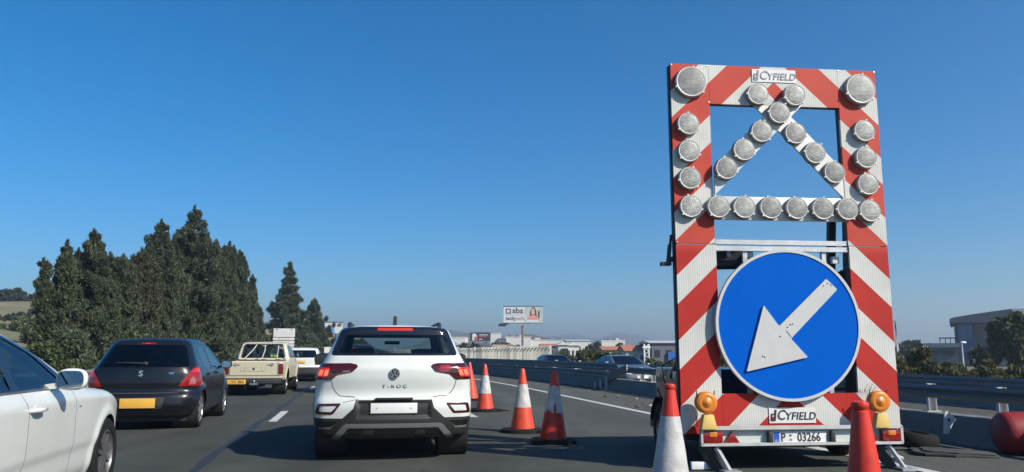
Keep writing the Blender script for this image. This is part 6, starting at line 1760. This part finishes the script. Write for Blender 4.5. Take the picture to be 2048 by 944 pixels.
# ------------------------------------------------------------ buildings and boards in the distance
M['wall_white'] = mat('wall_white', (0.56, 0.55, 0.51), 0.8, var=0.06, vscale=0.4)
M['wall_cream'] = mat('wall_cream', (0.42, 0.39, 0.32), 0.8, var=0.06, vscale=0.4)
M['wall_grey'] = mat('wall_grey', (0.10, 0.105, 0.125), 0.8, var=0.08, vscale=0.4)
M['roof_tan'] = mat('roof_tan', (0.32, 0.24, 0.15), 0.8, var=0.12, vscale=0.8)
M['roof_dark'] = mat('roof_dark', (0.075, 0.075, 0.072), 0.8, var=0.15, vscale=0.5)
M['roof_red'] = mat('roof_red', (0.36, 0.13, 0.07), 0.8, var=0.15, vscale=1.0)
M['roof_brown'] = mat('roof_brown', (0.12, 0.10, 0.075), 0.8, var=0.1)
M['roof_pale'] = mat('roof_pale', (0.40, 0.42, 0.44), 0.6, var=0.08)
M['win_dark'] = mat('far_window', (0.02, 0.025, 0.03), 0.2)

def block(name, label, x0, x1, ytop, Y, depth, wall, roof=None, rise=0.0, kind='flat', group=None, zb=-0.6, wins=3, over=0.3, door=False):
    """building read off the picture: facade from px x0 to x1, eaves at py ytop"""
    a, b = at(x0, ytop, Y), at(x1, ytop, Y); w = b.x - a.x; h = a.z - zb
    root = thing(name, label, 'building', ((a.x + b.x) / 2, Y, zb))
    MB().box((0, depth / 2, h / 2), (w, depth, h)).build('wall', wall, root)
    rf = roof or wall
    mb = MB(); o = over
    if kind == 'flat':
        mb.box((0, depth / 2, h + 0.15), (w + 0.2, depth + 0.2, 0.3))
    elif kind == 'hip':
        ins = min(w, depth) * 0.42
        v = [(-w / 2 - o, -o, h), (w / 2 + o, -o, h), (w / 2 + o, depth + o, h), (-w / 2 - o, depth + o, h), (-w / 2 + ins, depth / 2, h + rise), (w / 2 - ins, depth / 2, h + rise)]
        mb.add(v, [(0, 1, 5, 4), (1, 2, 5), (2, 3, 4, 5), (3, 0, 4), (3, 2, 1, 0)])
    elif kind == 'gable':                # ridge runs across the view
        v = [(-w / 2 - o, -o, h), (w / 2 + o, -o, h), (w / 2 + o, depth + o, h), (-w / 2 - o, depth + o, h), (-w / 2 - o, depth / 2, h + rise), (w / 2 + o, depth / 2, h + rise)]
        mb.add(v, [(0, 1, 5, 4), (2, 3, 4, 5), (1, 2, 5), (3, 0, 4), (3, 2, 1, 0)])
    elif kind == 'front_gable':
        v = [(-w / 2 - o, -o, h), (w / 2 + o, -o, h), (w / 2 + o, depth + o, h), (-w / 2 - o, depth + o, h), (0, -o, h + rise), (0, depth + o, h + rise)]
        mb.add(v, [(0, 1, 4), (2, 3, 5), (1, 2, 5, 4), (3, 0, 4, 5), (3, 2, 1, 0)])
    mb.build('roof', rf, root)
    for k in range(wins):
        x = -w / 2 + w * (k + 0.5) / wins
        MB().box((x, -0.02, h * 0.55), (min(1.4, w / wins * 0.45), 0.1, min(1.4, h * 0.3))).build('window', M['win_dark'], root)
    if kind == 'flat' and w > 8:
        q_ = random.Random(int(x0))
        for k in range(3): MB().box((q_.uniform(-0.4, 0.4) * w, depth * q_.uniform(0.2, 0.6), h + 0.3 + 0.45), (q_.uniform(1.2, 2.6), 1.5, 0.9)).build('roof_unit', M['wall_grey'] if k else M['roof_pale'], root)
    if door: MB().box((w * 0.18, -0.03, 1.3), (1.4, 0.1, 2.6)).build('door', M['win_dark'], root)
    if group: root['group'] = group
    return root
block('warehouse', 'big white flat roofed warehouse behind the pole of the large billboard', 1010, 1062, 675, 300, 20, M['wall_white'], wins=1)
block('warehouse', 'long low cream warehouse right of the billboard pole', 1062, 1136, 681, 305, 20, M['wall_white'], M['roof_pale'])
block('hall', 'distant hall with a wide brown roof rising behind the warehouses', 1012, 1100, 677, 360, 30, M['wall_cream'], M['roof_brown'], 2.4, 'hip')
block('house', 'tan hip roofed house just above the slatted screen', 968, 1046, 697, 150, 9, M['wall_cream'], M['roof_tan'], 1.25, 'hip')
block('house', 'dark hip roofed house left of the tan roofed one', 945, 990, 698, 140, 8, M['wall_cream'], M['roof_dark'], 1.2, 'hip')
block('house', 'red roofed house with a grey wall right of the slatted screen', 1083, 1122, 692, 160, 9, M['wall_grey'], M['roof_red'], 0.5, 'gable')
block('house', 'small white gabled house beside the red roofed one', 1117, 1135, 690, 150, 8, M['wall_white'], M['wall_white'], 0.7, 'front_gable', door=True)
block('house', 'second small white gabled house, nearer the bushes', 1134, 1158, 691, 152, 8, M['wall_white'], M['wall_white'], 0.7, 'front_gable')
block('warehouse', 'white warehouse with a pale blue roof edge behind the gabled houses', 1133, 1182, 682, 280, 18, M['wall_white'], M['roof_pale'], 0.6, 'gable')
block('warehouse', 'white block below the far mountains', 1203, 1250, 682, 320, 20, M['wall_white'], wins=4)
block('house', 'low red roofed house among the bushes above the silver car', 1208, 1240, 700, 120, 8, M['wall_cream'], M['roof_red'], 0.6, 'gable')
block('house', 'wide red roofed house left of the white lattice pylon', 1252, 1290, 702, 110, 8, M['wall_white'], M['roof_red'], 0.9, 'gable')
cn = block('petrol_station', 'grey canopy with blue fascia beside the left edge of the arrow board', 1303, 1372, 686, 105, 10, M['wall_grey'], M['roof_pale'], 0.4, 'gable')
MB().box((0.6, -0.2, 1.1), (1.6, 0.3, 1.6)).build('fascia', mat('fascia_blue', (0.02, 0.09, 0.35), 0.5), cn)
block('warehouse', 'white low building left of the dark billboard', 897, 931, 676, 250, 14, M['wall_white'], wins=3)
block('warehouse', 'white block right of the dark billboard', 981, 1001, 668, 290, 14, M['wall_white'])
block('warehouse', 'dark grey block between the dark billboard and the white warehouse', 996, 1012, 678, 285, 12, M['wall_grey'])
block('house', 'white roofed shed below the white low building', 900, 922, 690, 170, 9, M['wall_white'], M['roof_pale'], 0.8, 'front_gable')
block('house', 'grey roofed shed beside the white roofed one', 920, 946, 693, 165, 9, M['wall_cream'], M['roof_dark'], 0.9, 'hip')
rt = random.Random(13)
for k, (px, py, hw) in enumerate([(905, 694, 9), (930, 688, 10), (950, 688, 9), (966, 692, 8), (1180, 688, 9), (1194, 684, 6), (1264, 690, 10), (1276, 694, 8), (1240, 688, 7), (1085, 702, 5), (1050, 703, 6), (1310, 694, 6)]):
    round_tree('tree', ['dark small tree above the far end of the slatted screen', 'dark tree below the white low building', 'dark tree under the dark billboard', 'dark tree left of the tan roof', 'small tree right of the white warehouse with a pale roof edge', 'small tree left of the white block', 'tree above the wide red roof', 'small tree left of the white lattice pylon', 'tree in front of the white block', 'little tree at the end of the slatted screen', 'shrubby tree on the tan roof house corner', 'tree in front of the grey canopy'][k], px, py, 135 + 3 * k, hw, 440 + k, M['far_tree'], z0=-0.6, group='small trees among the distant buildings', leaf=0.5, n=26, per=60)

# curved roof building on the right
def facade(px0, px1, Y, name, label):
    """building frame whose front wall stands square to the line of sight at px0: returns root and a map from picture points to wall (x, z)"""
    A = at(px0, 700, Y); ang = -math.atan2(A.x, A.y); d = Vector((math.cos(ang), math.sin(ang)))
    root = thing(name, label, 'building', (A.x, Y, -0.6), ang)
    def mp(px, py):
        q = at(px, py, Y); s, c = d.y, d.x
        k = (A.x * s - A.y * c) / (q.x * s - q.y * c)            # along the ray until it meets the wall line
        p = Vector((q.x * k, q.y * k)); t = (p - Vector((A.x, A.y))).dot(d)
        return t, EYE + (q.z - EYE) * k + 0.6
    return root, mp
def right_building():
    root, mp = facade(1912, 2100, 105, 'office_building', 'grey building with a curved overhanging roof and blue glazed corner')
    x1 = mp(2110, 700)[0]; zt = mp(1912, 645)[1]
    MB().box((x1 / 2, 9, zt / 2), (x1, 18, zt)).build('wall', M['wall_grey'], root)
    g = MB(); xa, z1 = mp(1914, 649); xb, z0 = mp(1950, 714)
    g.box(((xa + xb) / 2, -0.06, (z0 + z1) / 2), (xb - xa, 0.12, z1 - z0))
    gl = g.build('glazing', mat('blue_glazing', (0.012, 0.085, 0.26), 0.15, coat=0.5, var=0.1, vscale=0.5), root)
    mb = MB()
    for k in range(8): mb.box(((xa + xb) / 2, -0.14, z0 + (z1 - z0) * k / 7), (xb - xa, 0.06, 0.07))
    for x in (xa, xa + (xb - xa) * 0.62, xb): mb.box((x, -0.15, (z0 + z1) / 2), (0.08, 0.06, z1 - z0))
    mb.build('mullion', mat('mullion', (0.02, 0.07, 0.15), 0.5), gl)
    top = [(1899, 641), (1900, 638), (1907, 635.5), (1940, 630), (1980, 624), (2021, 618.5)]
    bot = [(2021, 645), (1906, 646), (1902, 648.5), (1899, 646)]
    mb = MB(); mb.prism([mp(p, q) for p, q in top + bot], -1.2, 17)
    mb.build('roof', mat('standing_seam', (0.10, 0.115, 0.135), 0.5, 0.3, var=0.06), root)
    mb = MB(); mb.prism([mp(2022, 618.3), mp(2120, 617), mp(2120, 647), mp(2022, 647)], -1.3, 17); mb.build('roof', M['wall_white'], root)
    for px in (1985, 2010):
        x, z = mp(px, 690); MB().box((x, -0.04, z), (1.2, 0.1, 1.4)).build('window', M['win_dark'], root)
    r2, m2 = facade(1850, 1914, 98, 'annex', 'low blue grey annex with a pergola on its roof')
    x1 = m2(1916, 700)[0]; za = m2(1850, 695)[1]; zb_ = m2(1850, 686.5)[1]
    MB().box((x1 / 2, 3, za / 2), (x1, 6, za)).build('wall', mat('annex_wall', (0.065, 0.08, 0.105), 0.7, var=0.06), r2)
    MB().box((x1 / 2, 2.9, (za + zb_) / 2), (x1 + 0.4, 6.6, zb_ - za)).build('roof', mat('annex_roof', (0.14, 0.17, 0.20), 0.6), r2)
    for p0, p1 in ((1855, 1880), (1884, 1911)):
        a0, b0 = m2(p0, 709), m2(p1, 702); MB().box(((a0[0] + b0[0]) / 2, -0.04, (a0[1] + b0[1]) / 2), (b0[0] - a0[0], 0.1, b0[1] - a0[1])).build('window', M['win_dark'], r2)
    mb = MB(); zp = m2(1880, 676)[1]
    for px in (1880, 1891, 1901, 1911): mb.box((m2(px, 680)[0], 1.0, (zb_ + zp) / 2), (0.09, 0.09, zp - zb_))
    mb.box(((m2(1880, 680)[0] + m2(1911, 680)[0]) / 2, 1.0, zp), (m2(1911, 680)[0] - m2(1880, 680)[0] + 0.2, 0.3, 0.14)); mb.build('pergola', M['dark_metal'], r2)
right_building()
def lamp_post(px, ptop, Y, label, z0=-0.35, hw=0.25):
    t = at(px, ptop, Y); root = thing('street_lamp', label, 'street lamp', (t.x, Y, z0), 0, 'street lamps beyond the hedge')
    h = t.z - z0; mb = MB(); mb.tube([(0, 0, 0), (0, 0, h * 0.5), (0, 0, h)], [0.10, 0.08, 0.06], 10); mb.build('pole', M['post'], root)
    mb = MB(); mb.ell((hw * 0.7, 0, h + 0.05), (hw * 1.2, 0.14, 0.12), 8); mb.build('lamp_head', M['lamp_white'], root)
lamp_post(1923, 686, 75, 'white street lamp in front of the blue glazed corner'); lamp_post(1847, 695, 75, 'short pale street lamp at the left end of the annex')
# ladder frame right of the board
t0 = at(1790, 640, 38); rt_ = thing('ladder_frame', 'thin grey ladder frame rising behind the right edge of the arrow board', 'mast', (t0.x, 38, -0.35))
mb = MB(); h = t0.z + 0.35
mb.bar((0, 0, 0), (0, 0, h - 0.1), 0.05, 0.05); mb.bar((0.16, 0, 0), (-0.02, 0, h), 0.05, 0.05); 
mb.bar((-0.25, 0, h + 0.25), (0.0, 0, h - 0.1), 0.05, 0.05)
for k in range(1, 6): mb.bar((-0.02, 0, h * k / 6), (0.15 * (1 - k / 6) + 0.0, 0, h * k / 6), 0.03, 0.03)
mb.build('frame', M['galv'], rt_)
# white lattice pylon
t0 = at(1293, 688, 62); pl = thing('lattice_pylon', 'short white lattice pylon left of the arrow board', 'pylon', (t0.x, 62, -0.35))
mb = MB(); h = t0.z + 0.35; w = 0.18
for s in (-1, 1): mb.bar((s * w, 0, 0), (s * w, 0, h), 0.10, 0.08)
for k in range(8): mb.bar((-w, 0, h * k / 8), (w, 0, h * (k + 1) / 8), 0.05, 0.05) if k % 2 else mb.bar((w, 0, h * k / 8), (-w, 0, h * (k + 1) / 8), 0.05, 0.05)
mb.build('lattice', M['lamp_white'], pl)
MB().box((0, 0, h - 0.25), (0.62, 0.12, 0.16)).build('crossbar', M['lamp_white'], pl)

# ------------------------------------------------------------ hoardings
M['ad_white'] = mat('ad_white', (0.58, 0.59, 0.60), 0.6); M['ad_grey'] = mat('ad_grey', (0.07, 0.075, 0.09), 0.6); M['ad_red'] = mat('ad_red', (0.5, 0.05, 0.05), 0.6); M['ad_black'] = mat('ad_black', (0.022, 0.024, 0.03), 0.5)
M['ad_skin'] = mat('ad_skin', (0.60, 0.36, 0.27), 0.6); M['ad_hair'] = mat('ad_hair', (0.10, 0.055, 0.045), 0.6); M['ad_pale'] = mat('ad_pale', (0.42, 0.46, 0.44), 0.6, var=0.3, vscale=1.0); M['ad_coral'] = mat('ad_coral', (0.62, 0.26, 0.20), 0.6); M['ad_blue'] = mat('ad_blue', (0.15, 0.28, 0.62), 0.6, var=0.4, vscale=0.8); M['ad_tint'] = mat('ad_tint', (0.42, 0.20, 0.20), 0.6)
M['pole_rust'] = mat('pole_rust', (0.20, 0.10, 0.08), 0.7, var=0.2)
def hoarding(label, x0, x1, y0, y1, Y, face, pole_px=None, rot=0.0, zb=-0.6, posts=1):
    a, b = at(x0, (y0 + y1) / 2, Y), at(x1, (y0 + y1) / 2, Y); w = b.x - a.x
    zt, zl = at(x0, y0, Y).z, at(x0, y1, Y).z; h = zt - zl
    root = thing('billboard', label, 'billboard', ((a.x + b.x) / 2, Y, zb), rot)
    c = (zt + zl) / 2 - zb
    panel_ = MB().box((0, 0.15, c), (w, 0.3, h)).build('panel', face, root)
    mb = MB(); mb.box((0, 0.15, c + h / 2 + 0.05), (w + 0.2, 0.4, 0.1)); mb.box((0, 0.15, c - h / 2 - 0.05), (w + 0.2, 0.4, 0.1)); mb.build('frame', M['dark_metal'], root)
    for k in range(posts):
        px_ = (at(pole_px, 690, Y).x - root.location.x) if pole_px else (-w * 0.3 + w * 0.6 * k / max(1, posts - 1) if posts > 1 else 0)
        mb = MB(); mb.tube([(px_, 0.5, 0), (px_, 0.5, c - h / 2)], w * 0.024 + 0.04, 12); mb.build('pole', M['pole_rust'], root)
    return root, panel_, w, h, c
root, pn, w, h, c = hoarding('large white billboard on a rusty pole with a smiling woman on its right half', 1007, 1085, 613, 645.5, 150, M['ad_white'], 1045, rot=-0.05)
U = lambda u: -w / 2 + w * u; Vv = lambda v: c - h / 2 + h * v
text('sbs', h * 0.50, M['ad_grey'], pn, (U(0.365), -0.012, Vv(0.735)), off=0.04, ext=0.004, sx=1.05)
mb = MB(); s = h * 0.13
for q in range(4):
    a = math.pi / 2 * q
    mb.box((U(0.125) + math.cos(a) * s, -0.012, Vv(0.715) + math.sin(a) * s), (h * 0.07 if q % 2 == 0 else s * 2, 0.01, h * 0.07 if q % 2 else s * 2))
mb.build('logo', M['ad_grey'], pn)
text('tech', h * 0.30, M['ad_grey'], pn, (U(0.165), -0.012, Vv(0.27)), off=0.025, ext=0.004); text('2', h * 0.28, M['ad_grey'], pn, (U(0.285), -0.012, Vv(0.20)), off=0.02, ext=0.004)
text('tech', h * 0.30, M['ad_tint'], pn, (U(0.42), -0.012, Vv(0.27)), off=0.02, ext=0.004)
mb = MB()
for k in range(14): mb.box((U(0.08 + 0.033 * k), -0.01, Vv(0.47)), (w * 0.022, 0.006, h * 0.02))
mb.build('small_print', M['ad_grey'], pn)
MB().box((U(0.76), -0.003, Vv(0.52)), (w * 0.46, 0.006, h * 0.90)).build('picture', M['ad_pale'], pn)
def flat(name, pts, material, y, parent=pn): 
    m_ = MB(); m_.prism([(U(a), Vv(b)) for a, b in pts], y, y + 0.004); return m_.build(name, material, parent)
flat('picture_hair', rnd([(0.66, 0.28), (0.69, 0.75), (0.74, 0.95), (0.80, 0.95), (0.84, 0.75), (0.86, 0.28)], 0.04), M['ad_hair'], -0.012)
flat('picture_face', rnd([(0.715, 0.55), (0.715, 0.82), (0.755, 0.90), (0.80, 0.82), (0.80, 0.55), (0.757, 0.45)], 0.04), M['ad_skin'], -0.018)
flat('picture_dress', rnd([(0.60, 0.06), (0.62, 0.36), (0.72, 0.46), (0.80, 0.46), (0.90, 0.36), (0.93, 0.06)], 0.03), M['ad_coral'], -0.0155)
flat('picture_smile', rnd([(0.738, 0.60), (0.78, 0.60), (0.77, 0.565), (0.75, 0.565)], 0.01), M['ad_white'], -0.023)
flat('picture_caption', [(0.57, 0.05), (0.57, 0.17), (0.90, 0.17), (0.90, 0.05)], M['ad_white'], -0.020)
flat('picture_bottle', rnd([(0.885, 0.30), (0.885, 0.62), (0.90, 0.74), (0.93, 0.74), (0.93, 0.30)], 0.02), M['ad_grey'], -0.022)
mb = MB(); mb.box((U(-0.02), -1.0, Vv(-0.16)), (w * 0.20, 0.6, 0.4)); mb.box((U(0.02), -0.3, Vv(-0.07)), (w * 0.22, 1.6, 0.12)); mb.build('light_arm', M['ad_black'], root)
mb = MB(); mb.box((U(0.42), 0.3, Vv(-0.12)), (w * 0.2, 0.8, h * 0.14)); mb.box((U(0.64), 0.3, Vv(-0.06)), (w * 0.06, 0.6, h * 0.06)); mb.build('bracket', M['galv'], root)
root, pn, w, h, c = hoarding('dark billboard with a player figure and white and red lines of print', 940, 981, 666, 681, 240, M['ad_black'], None, posts=2)
flat('picture_figure', rnd([(0.10, 0.0), (0.12, 0.45), (0.10, 0.75), (0.16, 0.95), (0.24, 0.95), (0.34, 0.72), (0.34, 0.45), (0.28, 0.0)], 0.04), M['ad_white'], -0.01, pn)
flat('picture_shorts', rnd([(0.20, 0.02), (0.22, 0.5), (0.36, 0.5), (0.37, 0.02)], 0.04), M['ad_red'], -0.016, pn)
for v0_, c_, u1 in ((0.70, 'ad_white', 0.88), (0.50, 'ad_red', 0.82), (0.12, 'ad_white', 0.60)):
    flat('small_print', [(0.45, v0_), (0.45, v0_ + 0.10), (u1, v0_ + 0.10), (u1, v0_)], M[c_], -0.012, pn)
root, pn, w, h, c = hoarding('colourful blue and white billboard beyond the pines', 649, 684, 645, 667, 140, M['ad_white'], 670, posts=1)
flat('picture', [(0.10, 0.02), (0.0, 0.65), (0.55, 0.75), (0.62, 0.02)], M['ad_blue'], -0.01, pn)
flat('picture_spot', rnd([(0.20, 0.4), (0.24, 0.78), (0.36, 0.78), (0.36, 0.4)], 0.05), M['ad_coral'], -0.016, pn)
flat('picture_patch', rnd([(0.72, 0.6), (0.72, 0.9), (0.98, 0.95), (0.95, 0.62)], 0.05), M['roof_brown'], -0.016, pn)
# notice boards on the left verge
def notice(label, x0, x1, y0, y1, Y, rows, group=None, strips=()):
    a, b = at(x0, y0, Y), at(x1, y1, Y); w = b.x - a.x
    root = thing('notice_board', label, 'sign', ((a.x + b.x) / 2, Y, -0.1), HEAD * 0.8)
    zt, zl = a.z + 0.1, b.z + 0.1
    p = MB().box((0, 0, (zt + zl) / 2), (w, 0.06, zt - zl)).build('panel', M['sign_white'], root)
    mb = MB(); q = random.Random(3)
    for k in range(rows):
        z = zl + (zt - zl) * (0.12 + 0.62 * k / max(1, rows - 1)); 
        for j in range(7): mb.box((-w * 0.40 + w * 0.13 * j, -0.033, z), (w * q.uniform(0.05, 0.11), 0.004, (zt - zl) * 0.045))
    mb.build('small_print', M['ink_faded'], p)
    if strips:
        MB().box((-w * 0.36, -0.034, zt - (zt - zl) * 0.12), (w * 0.12, 0.006, (zt - zl) * 0.12)).build('flag', M['ad_blue'], p)
        MB().box((w * 0.33, -0.034, zt - (zt - zl) * 0.12), (w * 0.05, 0.006, (zt - zl) * 0.14)).build('flag', M['ad_grey'], p)
    for (s0, s1) in strips:
        u0, u1 = at(x0, s0, Y).z + 0.1, at(x0, s1, Y).z + 0.1
        st_ = MB().box((-w * 0.02, 0, (u0 + u1) / 2), (w, 0.06, u0 - u1)).build('strip', M['sign_white'], root)
        mb = MB(); 
        for j in range(4): mb.box((-w * 0.25 + w * 0.15 * j, -0.033, (u0 + u1) / 2), (w * 0.10, 0.004, (u0 - u1) * 0.25))
        mb.build('small_print', M['ink_faded'], st_)
    for s in (-1, 1): MB().box((s * w * 0.36, 0.07, zt / 2), (0.08, 0.08, zt)).build('post', M['galv'], root)
    return root
notice('white roadworks notice board with narrow strips stacked below its main panel', 548.5, 589, 657, 674, 72, 4, strips=((675.5, 680), (681.5, 687), (688.5, 693), (694.5, 699)))
notice('small plain white notice board close to the left side of the white suv', 649, 671, 694, 706, 75, 2)

# ------------------------------------------------------------ air
def haze():
    mb = MB(); mb.box((0, 1740, 34.5), (7600, 3800, 73))
    m = bpy.data.materials.new('haze'); m.use_nodes = True; nt = m.node_tree; nt.nodes.clear()
    o = nt.nodes.new('ShaderNodeOutputMaterial'); v = nt.nodes.new('ShaderNodeVolumePrincipled')
    v.inputs['Color'].default_value = (0.80, 0.89, 0.94, 1); v.inputs['Density'].default_value = HAZE; v.inputs['Anisotropy'].default_value = 0.42
    link(nt, v.outputs[0], o.inputs['Volume'])
    b = mb.build('haze', m); b['kind'] = 'stuff'
HAZE = 0.0008
haze()
